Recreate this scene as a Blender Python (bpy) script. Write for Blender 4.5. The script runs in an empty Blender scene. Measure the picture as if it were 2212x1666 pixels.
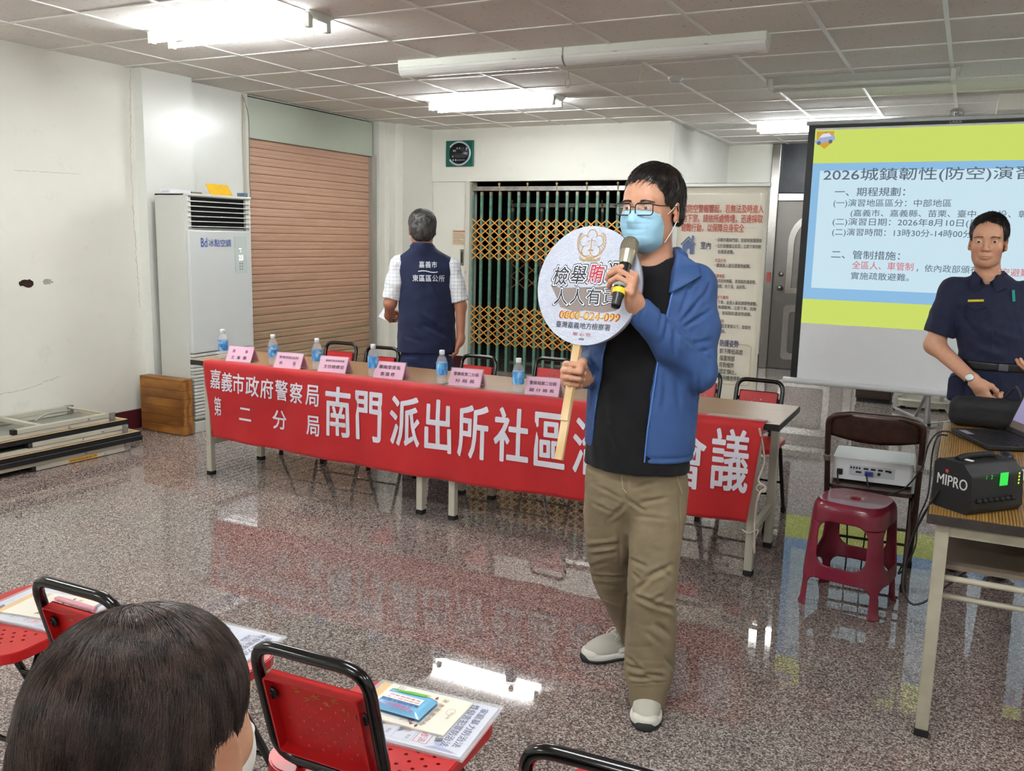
import bpy, bmesh, math, random
import numpy as np
from mathutils import Vector, Matrix, Euler
from mathutils.geometry import delaunay_2d_cdt
random.seed(7)
SC = bpy.context.scene
COL = SC.collection
R = math.radians

# ---------------------------------------------------------------- camera
cam = bpy.data.cameras.new('camera')
cam_o = bpy.data.objects.new('camera', cam)
COL.objects.link(cam_o)
_yaw, _pit, _rol = 0.468704, 0.164471, 0.0226311
_f = Vector((-math.sin(_yaw)*math.cos(_pit), math.cos(_yaw)*math.cos(_pit), -math.sin(_pit)))
_r = Vector((math.cos(_yaw), math.sin(_yaw), 0))
_u = _r.cross(_f)
_r2 = math.cos(_rol)*_r + math.sin(_rol)*_u
_u2 = -math.sin(_rol)*_r + math.cos(_rol)*_u
cam_o.matrix_world = Matrix(((_r2.x, _u2.x, -_f.x, 0), (_r2.y, _u2.y, -_f.y, 0), (_r2.z, _u2.z, -_f.z, 1.5), (0, 0, 0, 1)))
cam.sensor_fit = 'HORIZONTAL'
cam.sensor_width = 36.0
cam.lens = 36.0*1923.3/2212
cam.clip_start = 0.05
SC.camera = cam_o

# ---------------------------------------------------------------- world, exposure
SC.view_settings.view_transform = 'Standard'
SC.view_settings.look = 'None'
SC.view_settings.gamma = 1.0
SC.view_settings.use_curve_mapping = False
EXPO = 2.28
SC.view_settings.exposure = EXPO
SC.cycles.use_denoising = True
SC.cycles.adaptive_threshold = 0.02
SC.cycles.max_bounces = 7
SC.cycles.diffuse_bounces = 4
SC.cycles.glossy_bounces = 3
SC.cycles.transmission_bounces = 5
SC.cycles.caustics_reflective = False
SC.cycles.caustics_refractive = False
wd = bpy.data.worlds.new('night')
SC.world = wd
wd.use_nodes = True
wd.node_tree.nodes['Background'].inputs[0].default_value = (0.35, 0.4, 0.5, 1)
wd.node_tree.nodes['Background'].inputs[1].default_value = 0.02
TUBE = 20.0      # strength of the lit fluorescent tubes

# ---------------------------------------------------------------- small helpers
def s2l(c):
    if isinstance(c, str):
        c = c.lstrip('#'); c = [int(c[i:i+2], 16)/255 for i in (0, 2, 4)]
    return tuple(x/12.92 if x <= .04045 else ((x+.055)/1.055)**2.4 for x in c)

class NT:
    """tiny node-graph helper"""
    def __init__(s, name):
        s.m = bpy.data.materials.new(name); s.m.use_nodes = True
        s.t = s.m.node_tree; s.b = s.t.nodes['Principled BSDF']
    def n(s, typ, **kw):
        nd = s.t.nodes.new(typ)
        for k, v in kw.items():
            if k.startswith('i_'):
                key = k[2:]
                nd.inputs[int(key) if key.isdigit() else key.replace('_', ' ')].default_value = v
            else: setattr(nd, k, v)
        return nd
    def l(s, a, b): s.t.links.new(a, b)
    def coords(s, kind='Object', scale=(1, 1, 1), rot=(0, 0, 0)):
        tc = s.n('ShaderNodeTexCoord'); mp = s.n('ShaderNodeMapping')
        mp.inputs['Scale'].default_value = scale; mp.inputs['Rotation'].default_value = rot
        s.l(tc.outputs[kind], mp.inputs[0]); return mp.outputs[0]
    def ramp(s, fac, stops, interp='LINEAR'):
        r = s.n('ShaderNodeValToRGB'); r.color_ramp.interpolation = interp
        el = r.color_ramp.elements
        while len(el) < len(stops): el.new(0.5)
        for e, (p, c) in zip(el, stops):
            e.position = p; e.color = tuple(c)+(1,) if len(c) == 3 else c
        s.l(fac, r.inputs[0]); return r.outputs[0]
    def mix(s, fac, a, b, mode='MIX'):
        m = s.n('ShaderNodeMix', data_type='RGBA', blend_type=mode)
        for sock, v in ((m.inputs[0], fac), (m.inputs[6], a), (m.inputs[7], b)):
            if hasattr(v, 'is_linked') or hasattr(v, 'links'): s.l(v, sock)
            else: sock.default_value = v if not isinstance(v, tuple) or len(v) == 4 else tuple(v)+(1,)
        return m.outputs[2]
    def math(s, op, a, b=None):
        m = s.n('ShaderNodeMath', operation=op)
        for i, v in enumerate((a, b)):
            if v is None: continue
            if hasattr(v, 'links'): s.l(v, m.inputs[i])
            else: m.inputs[i].default_value = v
        return m.outputs[0]
    def bump(s, h, strength=.2, dist=.002):
        b = s.n('ShaderNodeBump'); b.inputs['Strength'].default_value = strength; b.inputs['Distance'].default_value = dist
        s.l(h, b.inputs['Height']); s.l(b.outputs[0], s.b.inputs['Normal'])

def mat(name, col, rough=.5, metal=0., spec=.5, noise=None, nscale=8., bump=None, bscale=200., emit=None, estr=1., alpha=None, coat=0., sheen=0., trans=0., ior=None):
    t = NT(name); b = t.b
    c = s2l(col) if isinstance(col, str) else col
    b.inputs['Base Color'].default_value = (*c, 1)
    b.inputs['Roughness'].default_value = rough
    b.inputs['Metallic'].default_value = metal
    b.inputs['Specular IOR Level'].default_value = spec
    b.inputs['Coat Weight'].default_value = coat
    b.inputs['Sheen Weight'].default_value = sheen
    b.inputs['Transmission Weight'].default_value = trans
    if ior: b.inputs['IOR'].default_value = ior
    if noise:
        co = t.coords(); nz = t.n('ShaderNodeTexNoise'); nz.inputs['Scale'].default_value = nscale; nz.inputs['Detail'].default_value = 4
        t.l(co, nz.inputs['Vector'])
        lo = tuple(x*(1-noise) for x in c); hi = tuple(min(1, x*(1+noise)) for x in c)
        t.l(t.ramp(nz.outputs[0], [(.3, lo), (.7, hi)]), b.inputs['Base Color'])
    if bump:
        co = t.coords(); nz = t.n('ShaderNodeTexNoise'); nz.inputs['Scale'].default_value = bscale; nz.inputs['Detail'].default_value = 3
        t.l(co, nz.inputs['Vector']); t.bump(nz.outputs[0], bump, .004)
    if emit is not None:
        e = s2l(emit) if isinstance(emit, str) else emit
        b.inputs['Emission Color'].default_value = (*e, 1); b.inputs['Emission Strength'].default_value = estr
    if alpha is not None: b.inputs['Alpha'].default_value = alpha
    return t.m

class MB:
    """collects shapes and links them as ONE mesh object"""
    def __init__(s): s.v = []; s.f = []; s.mi = []; s.sm = []; s.cur = 0
    def add(s, vs, fs, smooth=False):
        o = len(s.v); s.v.extend([tuple(v) for v in vs])
        for f in fs: s.f.append([i+o for i in f]); s.mi.append(s.cur); s.sm.append(smooth)
        return s
    def box(s, c, d, M=None):
        x, y, z = d[0]/2, d[1]/2, d[2]/2
        vs = [Vector(p) for p in ((-x,-y,-z),(x,-y,-z),(x,y,-z),(-x,y,-z),(-x,-y,z),(x,-y,z),(x,y,z),(-x,y,z))]
        if M is not None: vs = [M @ v for v in vs]
        vs = [v+Vector(c) for v in vs]
        return s.add(vs, [(0,3,2,1),(4,5,6,7),(0,1,5,4),(1,2,6,5),(2,3,7,6),(3,0,4,7)])
    def b2(s, a, b): # box from two corners
        return s.box([(a[i]+b[i])/2 for i in range(3)], [abs(a[i]-b[i]) for i in range(3)])
    def bar(s, a, b, w, h, up=(0,0,1)): # rectangular bar between two points
        a = Vector(a); b = Vector(b); d = (b-a); L = d.length; d.normalize(); up = Vector(up)
        x = d.cross(up)
        if x.length < 1e-4: x = d.cross(Vector((1,0,0)))
        x.normalize(); z = x.cross(d)
        M = Matrix((x, d, z)).transposed()
        return s.box((a+b)/2, (w, L, h), M)
    def tube(s, pts, r, seg=10, closed=False, cap=True, rr=None):
        pts = [Vector(p) for p in pts]; n = len(pts); rings = []; prev = None
        for i, p in enumerate(pts):
            if closed: t = pts[(i+1) % n]-pts[i-1]
            else: t = pts[min(i+1, n-1)]-pts[max(i-1, 0)]
            if t.length < 1e-9: t = Vector((0,0,1))
            t.normalize()
            if prev is None:
                a = Vector((0,0,1)) if abs(t.z) < .9 else Vector((1,0,0))
                x = t.cross(a).normalized()
            else:
                x = prev-t*prev.dot(t)
                x = x.normalized() if x.length > 1e-6 else t.orthogonal().normalized()
            prev = x; y = t.cross(x); ra = rr[i] if rr else r
            rings.append([p+x*ra*math.cos(2*math.pi*k/seg)+y*ra*math.sin(2*math.pi*k/seg) for k in range(seg)])
        vs = [v for rg in rings for v in rg]; fs = []
        for i in range(n if closed else n-1):
            j = (i+1) % n
            for k in range(seg):
                k2 = (k+1) % seg; fs.append((i*seg+k, i*seg+k2, j*seg+k2, j*seg+k))
        s.add(vs, fs, True)
        if cap and not closed:
            s.add(rings[0], [tuple(reversed(range(seg)))]); s.add(rings[-1], [tuple(range(seg))])
        return s
    def lathe(s, prof, c=(0,0,0), seg=24, M=None, smooth=True, cap=True):
        vs = []; fs = []; m = len(prof)
        for r_, z in prof:
            for k in range(seg):
                a = 2*math.pi*k/seg; v = Vector((r_*math.cos(a), r_*math.sin(a), z))
                if M is not None: v = M @ v
                vs.append(v+Vector(c))
        for i in range(m-1):
            for k in range(seg):
                k2 = (k+1) % seg; fs.append((i*seg+k, i*seg+k2, (i+1)*seg+k2, (i+1)*seg+k))
        s.add(vs, fs, smooth)
        if cap:
            s.add(vs[:seg], [tuple(reversed(range(seg)))]); s.add(vs[-seg:], [tuple(range(seg))])
        return s
    def prism(s, poly, depth, M=None, holes=()):
        """poly in xy, extruded 0..depth along z, then placed by 4x4 M; holes are polygons too"""
        pts = [Vector(p) for p in poly]; edges = [(i, (i+1) % len(poly)) for i in range(len(poly))]
        for h in holes:
            o = len(pts); pts += [Vector(p) for p in h]; edges += [(o+i, o+(i+1) % len(h)) for i in range(len(h))]
        v2, e2, f2, *_ = delaunay_2d_cdt(pts, edges, [], 1, 1e-6)
        def inside(p, pg):
            c = False; n = len(pg)
            for i in range(n):
                a, b = pg[i], pg[i-1]
                if (a[1] > p[1]) != (b[1] > p[1]) and p[0] < (b[0]-a[0])*(p[1]-a[1])/(b[1]-a[1])+a[0]: c = not c
            return c
        tri = []
        for f in f2:
            ce = sum((v2[i] for i in f), Vector((0, 0)))/len(f)
            if inside(ce, poly) and not any(inside(ce, h) for h in holes):
                a, b, c = (v2[i] for i in f[:3])
                if (b-a).cross(c-a) < 0: f = tuple(reversed(f))
                tri.append(tuple(f))
        n = len(v2)
        T = (lambda v: M @ v) if M is not None else (lambda v: v)
        vs = [T(Vector((p.x, p.y, depth))) for p in v2]+[T(Vector((p.x, p.y, 0))) for p in v2]
        s.add(vs, tri+[tuple(i+n for i in reversed(f)) for f in tri])
        def wall(pg, flip):
            m = len(pg); w = [T(Vector((p[0], p[1], 0))) for p in pg]+[T(Vector((p[0], p[1], depth))) for p in pg]
            ar = sum(pg[i-1][0]*pg[i][1]-pg[i][0]*pg[i-1][1] for i in range(m))
            fl = (ar < 0) != flip
            s.add(w, [((i+1) % m, i, m+i, m+(i+1) % m) if fl else (i, (i+1) % m, m+(i+1) % m, m+i) for i in range(m)])
        wall(poly, False)
        for h in holes: wall(h, True)
        return s
    def grid(s, fn, nu, nv, smooth=True):
        vs = [fn(i/nu, j/nv) for j in range(nv+1) for i in range(nu+1)]
        fs = [(j*(nu+1)+i, j*(nu+1)+i+1, (j+1)*(nu+1)+i+1, (j+1)*(nu+1)+i) for j in range(nv) for i in range(nu)]
        return s.add(vs, fs, smooth)
    def sphere(s, c, r, seg=16, M=None):
        prof = [(max(1e-5, math.sin(math.pi*i/(seg//2))), -math.cos(math.pi*i/(seg//2))) for i in range(seg//2+1)]
        rr = (r, r, r) if not hasattr(r, '__len__') else r
        S = Matrix.Diagonal(rr); S = S if M is None else M @ S
        return s.lathe(prof, c, seg, S, cap=False)
    def mesh(s, name, mats):
        me = bpy.data.meshes.new(name); me.from_pydata(s.v, [], s.f)
        for m in (mats if isinstance(mats, (list, tuple)) else [mats]): me.materials.append(m)
        me.polygons.foreach_set('material_index', s.mi); me.polygons.foreach_set('use_smooth', s.sm)
        me.update(); return me
    def build(s, name, mats, parent=None, bevel=0, bseg=2):
        o = bpy.data.objects.new(name, s.mesh(name, mats)); COL.objects.link(o)
        if parent is not None: o.parent = parent
        if bevel:
            b = o.modifiers.new('bevel', 'BEVEL'); b.width = bevel; b.segments = bseg; b.limit_method = 'ANGLE'; b.angle_limit = R(40); b.harden_normals = False
        return o

def tag(o, label=None, cat=None, group=None, kind=None):
    for k, v in (('label', label), ('category', cat), ('group', group), ('kind', kind)):
        if v: o[k] = v
    return o
def thing(name, label, cat, loc=(0,0,0), rz=0, group=None):
    o = bpy.data.objects.new(name, None); COL.objects.link(o); o.empty_display_size = .1
    o.location = loc; o.rotation_euler = (0, 0, rz)
    return tag(o, label, cat, group)
def structure(mb, name, m, **kw):
    return tag(mb.build(name, m, **kw), kind='structure')
def kids(o): return [c for c in bpy.data.objects if c.parent == o]
def dup(root, loc, rz=None, label=None, group=None):
    allo = {}
    for c in list(COL.objects):
        if c.parent is not None: allo.setdefault(c.parent, []).append(c)
    r = root.copy(); COL.objects.link(r); r.location = loc
    if rz is not None: r.rotation_euler = (0, 0, rz)
    if label: r['label'] = label
    if group: r['group'] = group
    for ch in allo.get(root, []):
        c = ch.copy(); COL.objects.link(c); c.parent = r
        for g in allo.get(ch, []):
            d = g.copy(); COL.objects.link(d); d.parent = c
    return r
def circ(cx, cy, r, n=10): return [(cx+r*math.cos(2*math.pi*i/n), cy+r*math.sin(2*math.pi*i/n)) for i in range(n)]
def rrect(x0, y0, x1, y1, r, n=5):
    out = []
    for cx, cy, a in ((x1-r, y1-r, 0), (x0+r, y1-r, 90), (x0+r, y0+r, 180), (x1-r, y0+r, 270)):
        out += [(cx+r*math.cos(R(a+90*i/n)), cy+r*math.sin(R(a+90*i/n))) for i in range(n+1)]
    return out
def fillet(pts, r, n=5, closed=False):
    """round the corners of a 3-D polyline"""
    pts = [Vector(p) for p in pts]; out = []; N = len(pts)
    for i, p in enumerate(pts):
        if not closed and i in (0, N-1): out.append(p); continue
        a = pts[i-1]-p; b = pts[(i+1) % N]-p; ra = min(r, a.length*.49, b.length*.49)
        A = p+a.normalized()*ra; B = p+b.normalized()*ra
        for k in range(n+1):
            t = k/n; out.append(A*(1-t)**2+p*2*t*(1-t)+B*t*t)
    return out
def smooth_path(pts, n=8):
    pts = [Vector(p) for p in pts]; out = []
    for i in range(len(pts)-1):
        p0 = pts[max(i-1, 0)]; p1 = pts[i]; p2 = pts[i+1]; p3 = pts[min(i+2, len(pts)-1)]
        for k in range(n):
            t = k/n
            out.append(.5*((2*p1)+(p2-p0)*t+(2*p0-5*p1+4*p2-p3)*t*t+(3*p1-p0-3*p2+p3)*t**3))
    out.append(pts[-1]); return out

# ---------------------------------------------------------------- writing
class Lettering:
    """lines of writing laid on a surface, collected into one mesh per colour"""
    def __init__(s, O, X, Y, surf=None):
        s.O = Vector(O); s.X = Vector(X).normalized(); s.Y = Vector(Y).normalized(); s.N = s.X.cross(s.Y); s.surf = surf; s.b = {}
    def pt(s, x, y, h):
        if s.surf: return s.surf(x, y, h)
        return s.O+s.X*x+s.Y*y+s.N*h
    def line(s, txt, cx, cy, w=None, h=None, m=None, bold=0., shear=0., anchor='c', lift=.0008, space=1.0, rot=0.):
        """centre (cx,cy), total width w and glyph height h in metres"""
        cu = bpy.data.curves.new('writing', 'FONT'); cu.body = txt; cu.size = 1; cu.shear = shear
        cu.space_character = space; cu.resolution_u = 3; cu.fill_mode = 'FRONT'
        ob = bpy.data.objects.new('writing', cu)
        me = ob.to_mesh()
        n = len(me.vertices)
        if n == 0: return
        co = np.empty(n*3); me.vertices.foreach_get('co', co); co = co.reshape(-1, 3)
        fs = [tuple(p.vertices) for p in me.polygons]
        mn = co.min(0); mx = co.max(0); d = np.maximum(mx-mn, 1e-6)
        if h is None: sx = sy = w/d[0]
        elif w is None: sy = h/d[1]; sx = sy
        else: sx = w/d[0]; sy = h/d[1]
        x = (co[:, 0]-(mn[0]+mx[0])/2)*sx; y = (co[:, 1]-(mn[1]+mx[1])/2)*sy
        if anchor == 'l': x = x+d[0]*sx/2
        if rot:
            c_, s_ = math.cos(rot), math.sin(rot); x, y = x*c_-y*s_, x*s_+y*c_
        # heavier strokes: the same sheet repeated a hair to each side
        g = sx*bold*.5 if h is None or w is None else min(sx, sy)*bold*.5; sh = [(0, 0)]
        big = max(d[1]*sy, 0) > .04
        if bold > .05: sh += [(g*math.cos(k*math.pi/6), g*math.sin(k*math.pi/6)) for k in range(12)]
        elif bold > 0 and big: sh += [(g*math.cos(k*math.pi/3), g*math.sin(k*math.pi/3)) for k in range(6)]
        elif bold > 0: sh += [(g, 0), (-g, 0)]
        for k, (ox, oy) in enumerate(sh):
            vs = [s.pt(cx+a+ox, cy+b_+oy, lift-k*.000004) for a, b_ in zip(x, y)]
            s.b.setdefault(m.name, (MB(), m))[0].add(vs, fs)
        ob.to_mesh_clear(); bpy.data.objects.remove(ob); bpy.data.curves.remove(cu)
    def poly(s, pts, m, lift=.0006, holes=()):
        mb = s.b.setdefault(m.name, (MB(), m))[0]; t = MB(); t.prism(pts, 0, None, holes)
        # keep the upper sheet only
        nf = [f for f in t.f if all(t.v[i][2] == 0 for i in f)]
        n = len(t.v); keep = t.f[:len(nf)]
        half = [f for f in t.f]
        k = len(half)
        up = [f for f in half if len(f) == 3]
        up = up[:len(up)//2]
        mb.add([s.pt(v[0], v[1], lift) for v in t.v], up)
    def stroke(s, pts, w, m, lift=.0007, closed=False):
        mb = s.b.setdefault(m.name, (MB(), m))[0]; P = [Vector(p) for p in pts]; N = len(P); L = []; Rr = []
        for i, p in enumerate(P):
            t = (P[(i+1) % N]-P[i-1]) if closed else (P[min(i+1, N-1)]-P[max(i-1, 0)])
            if t.length < 1e-9: t = Vector((1, 0))
            t.normalize(); nn = Vector((-t.y, t.x))*w/2; L.append(p+nn); Rr.append(p-nn)
        vs = [s.pt(v.x, v.y, lift) for v in L+Rr]
        mb.add(vs, [(N+i, N+(i+1) % N, (i+1) % N, i) for i in range(N if closed else N-1)])
    def rect(s, x0, y0, x1, y1, m, lift=.0005):
        mb = s.b.setdefault(m.name, (MB(), m))[0]
        mb.add([s.pt(x, y, lift) for x, y in ((x0, y0), (x1, y0), (x1, y1), (x0, y1))], [(0, 1, 2, 3)])
    def build(s, parent, name='lettering'):
        for mb, m in s.b.values(): mb.build(name, m, parent)
# ================================================================ ORGANIC SURFACES (signed distance fields, surface nets)
def V(*a): return np.array(a, float)
def rotz(a): c, s = math.cos(a), math.sin(a); return np.array([[c,-s,0],[s,c,0],[0,0,1.]])
def rotx(a): c, s = math.cos(a), math.sin(a); return np.array([[1,0,0],[0,c,-s],[0,s,c]])
def roty(a): c, s = math.cos(a), math.sin(a); return np.array([[c,0,s],[0,1,0],[-s,0,c]])
class SDF:
    """an ordered list of shapes, smoothly joined ('u'), cut away ('s') or kept ('i')"""
    def __init__(s): s.p = []; s.M = np.eye(3); s.t = np.zeros(3)
    def frame(s, M=None, t=None):
        s.M = np.eye(3) if M is None else np.array(M, float); s.t = np.zeros(3) if t is None else np.array(t, float); return s
    def X(s, p): return s.M @ np.array(p, float)+s.t
    def cone(s, a, b, ra, rb, k=.02, op='u'):
        a, b = s.X(a), s.X(b); ba = b-a; L2 = ba@ba+1e-12
        def f(P):
            d = P-a; t = np.clip((d@ba)/L2, 0, 1)
            return np.sqrt(((d-t[..., None]*ba)**2).sum(-1))-(ra+(rb-ra)*t)
        s.p.append((f, op, k, (a+b)/2, math.sqrt(L2)/2+max(ra, rb))); return s
    def chain(s, pts, rs, k=.02, op='u'):
        for i in range(len(pts)-1): s.cone(pts[i], pts[i+1], rs[i], rs[i+1], k, op)
        return s
    def ell(s, c, r, Rm=None, k=.02, op='u'):
        c = s.X(c); Q = s.M if Rm is None else s.M @ Rm; r = np.array(r, float)
        def f(P):
            d = (P-c)@Q; k0 = np.sqrt(((d/r)**2).sum(-1)); k1 = np.sqrt(((d/r**2)**2).sum(-1))
            return k0*(k0-1)/np.maximum(k1, 1e-9)
        s.p.append((f, op, k, c, r.max())); return s
    def box(s, c, h, rd=.005, Rm=None, k=.01, op='u'):
        c = s.X(c); Q = s.M if Rm is None else s.M @ Rm; h = np.array(h, float)-rd
        def f(P):
            q = np.abs((P-c)@Q)-h
            return np.sqrt((np.maximum(q, 0)**2).sum(-1))+np.minimum(q.max(-1), 0)-rd
        s.p.append((f, op, k, c, np.linalg.norm(h)+rd)); return s
    def loft(s, rows, k=.03, op='u', n=2.0, Rm=None, capr=.0):
        """rows: (z, cx, cy, rx, ry[, yaw]) upright tube of oval sections in the current frame"""
        rows = sorted(rows); Z = np.array([r[0] for r in rows]); A = np.array([list(r[1:5])+[r[5] if len(r) > 5 else 0.] for r in rows])
        zz = np.linspace(Z[0], Z[-1], 120); tab = np.stack([np.interp(zz, Z, A[:, i]) for i in range(5)], 1)
        w = np.hanning(13); w /= w.sum()
        tab = np.stack([np.convolve(np.pad(tab[:, i], 6, mode='reflect', reflect_type='odd'), w, 'valid') for i in range(5)], 1)
        M, t = s.M, s.t; z0, z1 = Z[0], Z[-1]
        def f(P):
            q = (P-t)@M; z = q[..., 2]; i = np.clip((z-z0)/(z1-z0), 0, 1)*119
            cx, cy, rx, ry, ya = [np.interp(i, np.arange(120), tab[:, j]) for j in range(5)]
            x, y = q[..., 0]-cx, q[..., 1]-cy
            if np.any(tab[:, 4]):
                c_, s_ = np.cos(ya), np.sin(ya); x, y = x*c_+y*s_, -x*s_+y*c_
            ax, ay = np.abs(x)/rx, np.abs(y)/ry
            k0 = (ax**n+ay**n+1e-12)**(1/n); k1 = np.sqrt((ax/rx)**2+(ay/ry)**2)+1e-9
            kk = np.sqrt(ax**2+ay**2)+1e-9
            d = kk*(k0-1)/k1*1.0
            dz = np.maximum(z0-z, z-z1)
            return np.where((d > 0) & (dz > 0), np.sqrt(np.maximum(d, 0)**2+np.maximum(dz, 0)**2), np.maximum(d, dz))
        c = s.X((A[:, 0].mean(), A[:, 1].mean(), (z0+z1)/2))
        rad = math.hypot((z1-z0)/2, max(np.abs(A[:, 0]-A[:, 0].mean()).max()+A[:, 2].max(), np.abs(A[:, 1]-A[:, 1].mean()).max()+A[:, 3].max()))
        s.p.append((f, op, k, c, rad)); return s
    def fn(s, f, c, rad, k=.01, op='u'):
        s.p.append((f, op, k, np.array(c, float), rad)); return s
    def plane(s, c, n, k=.006, op='i'):
        """keep the side the normal points away from"""
        c = s.X(c); n = s.M @ (np.array(n, float)/np.linalg.norm(n)); s.p.append((lambda P: (P-c)@n, op, k, c, 1e3)); return s
    def ev(s, P, idx=None, base=None):
        d = np.full(P.shape[:-1], 10.)
        for f, op, k, c, rad in s.p: d = s.comb(d, f(P), op, k)
        return d
    @staticmethod
    def comb(d, e, op, k):
        if op == 'u':
            h = np.clip(.5+.5*(d-e)/k, 0, 1); return d*(1-h)+e*h-k*h*(1-h)
        if op == 's': e = -e
        h = np.clip(.5-.5*(d-e)/k, 0, 1); return d*(1-h)+e*h+k*h*(1-h)
    def shell(s, th):
        """turn what was built so far into a hollow skin of thickness th"""
        s.p.append((None, 'shell', th, np.zeros(3), 1e3)); return s
    def mesh(s, vox):
        B = 8; bs = B*vox
        U = [(c-r_, c+r_) for f, op, k, c, r_ in s.p if op == 'u']
        lo = np.min([u[0] for u in U], 0)-2*vox; hi = np.max([u[1] for u in U], 0)+2*vox
        nb = np.ceil((hi-lo)/bs).astype(int)+1
        G = np.stack(np.meshgrid(*[np.arange(n) for n in nb], indexing='ij'), -1).reshape(-1, 3)
        C = lo+(G+.5)*bs; rad = bs*.87
        D = np.full(len(C), 10.); each = []
        for f, op, k, c, r_ in s.p:
            e = f(C); each.append(e); D = s.comb(D, e, op, k)
        keep = np.abs(D) < rad*1.7+vox
        G = G[keep]; C = C[keep]; D = D[keep]; each = [e[keep] for e in each]
        N = len(G); gi = np.arange(B+1); off = np.stack(np.meshgrid(gi, gi, gi, indexing='ij'), -1)*vox
        W = np.full((N, B+1, B+1, B+1), 10., np.float32); base = lo+G*bs
        for (f, op, k, c, r_), e in zip(s.p, each):
            if op == 'u': m = e < np.abs(D)+2.2*rad+k
            elif op == 's': m = e < 2.2*rad+k
            else: m = -e < 2.2*rad+k
            ix = np.nonzero(m)[0]
            for q in range(0, len(ix), 600):
                j = ix[q:q+600]; P = base[j][:, None, None, None, :]+off
                W[j] = s.comb(W[j], f(P), op, k)
        sg = W < 0
        # cells that straddle the surface
        c8 = [(i, j, k) for i in (0, 1) for j in (0, 1) for k in (0, 1)]
        cnt = sum(sg[:, i:B+i, j:B+j, k:B+k].astype(np.int8) for i, j, k in c8)
        act = (cnt > 0) & (cnt < 8)
        n, a, b, c_ = np.nonzero(act)
        acc = np.zeros((len(n), 3)); num = np.zeros(len(n))
        val = {o: W[n, a+o[0], b+o[1], c_+o[2]].astype(float) for o in c8}
        for o in c8:
            for ax in range(3):
                if o[ax]: continue
                o2 = list(o); o2[ax] = 1; o2 = tuple(o2); v0, v1 = val[o], val[o2]; m = (v0 < 0) != (v1 < 0)
                t = np.where(m, v0/np.where(m, v0-v1, 1), 0); p = np.zeros((len(n), 3)); p[:] = o; p[:, ax] = t
                acc += p*m[:, None]; num += m
        cell = G[n]*B+np.stack([a, b, c_], 1); vtx = lo+(cell+acc/num[:, None])*vox
        S = (nb*B+4).astype(np.int64)
        def key(q): return (q[:, 0].astype(np.int64)*S[1]+q[:, 1])*S[2]+q[:, 2]
        kk = key(cell); od = np.argsort(kk); ks = kk[od]
        faces = []
        for ax in range(3):
            i1, i2 = [i for i in range(3) if i != ax]
            sl0 = [slice(None)]+[slice(0, B)]*3; sl1 = list(sl0); sl1[ax+1] = slice(1, B+1)
            m = sg[tuple(sl0)] != sg[tuple(sl1)]
            n2, a2, b2, c2 = np.nonzero(m); pt = G[n2]*B+np.stack([a2, b2, c2], 1); ins = sg[n2, a2, b2, c2]
            quad = []
            for d1, d2 in ((0, 0), (1, 0), (1, 1), (0, 1)):
                q = pt.copy(); q[:, i1] -= d1; q[:, i2] -= d2; k_ = key(q)
                pos = np.clip(np.searchsorted(ks, k_), 0, len(ks)-1); ok = ks[pos] == k_
                quad.append(np.where(ok, od[pos], -1))
            Q = np.stack(quad, 1); good = (Q >= 0).all(1); Q = Q[good]; ins = ins[good]
            flip = ins if ax != 1 else ~ins
            Q[~flip] = Q[~flip][:, ::-1]; faces.append(Q)
        F = np.concatenate(faces)
        return vtx, F
def to_mesh(name, vtx, F, mats, cols=None, mi=None, smooth=True):
    me = bpy.data.meshes.new(name); me.vertices.add(len(vtx)); me.vertices.foreach_set('co', vtx.astype(np.float32).ravel())
    me.loops.add(F.size); me.loops.foreach_set('vertex_index', F.astype(np.int32).ravel()); me.polygons.add(len(F))
    me.polygons.foreach_set('loop_start', (np.arange(len(F))*F.shape[1]).astype(np.int32))
    for m in (mats if isinstance(mats, (list, tuple)) else [mats]): me.materials.append(m)
    me.polygons.foreach_set('use_smooth', np.full(len(F), smooth))
    if mi is not None: me.polygons.foreach_set('material_index', mi.astype(np.int32))
    me.update(calc_edges=True)
    if cols is not None:
        at = me.color_attributes.new('Col', 'FLOAT_COLOR', 'POINT'); c = np.ones((len(vtx), 4), np.float32); c[:, :3] = cols; at.data.foreach_set('color', c.ravel())
    return me
def relax(v, F, n=1, w=.5):
    for _ in range(n):
        a = np.zeros_like(v); c = np.zeros(len(v))
        for i in range(4):
            j = F[:, (i+1) % 4]; np.add.at(a, F[:, i], v[j]); np.add.at(c, F[:, i], 1); np.add.at(a, j, v[F[:, i]]); np.add.at(c, j, 1)
        v = v*(1-w)+w*a/np.maximum(c, 1)[:, None]
    return v
def vnormals(v, F):
    fn_ = np.cross(v[F[:, 2]]-v[F[:, 0]], v[F[:, 3]]-v[F[:, 1]]); n = np.zeros_like(v)
    for i in range(4): np.add.at(n, F[:, i], fn_)
    return n/np.maximum(np.linalg.norm(n, axis=1), 1e-12)[:, None]
def noise3(P, seed, freq, octaves=2):
    """cheap smooth value noise from summed sines with random directions"""
    r = np.random.RandomState(seed); o = np.zeros(len(P))
    for k in range(octaves):
        for _ in range(5):
            d = r.normal(size=3); d /= np.linalg.norm(d); o += np.sin(P@d*freq*2**k*r.uniform(.7, 1.4)+r.uniform(0, 6.28)+1.5*np.sin(P@r.normal(size=3)*freq*.6))*.5**k/3
    return o
def crumple(v, n, seed, freq, amp, aniso=(1, 1, 1)):
    """sharp irregular creases"""
    a = noise3(v*np.array(aniso), seed, freq, 1); b = noise3(v*np.array(aniso), seed+50, freq*1.9, 1)
    r = (1-np.clip(np.abs(a)*1.1, 0, 1))**3*.7+(1-np.clip(np.abs(b)*1.1, 0, 1))**3*.35
    return v-n*(amp*r)[:, None]
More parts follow.
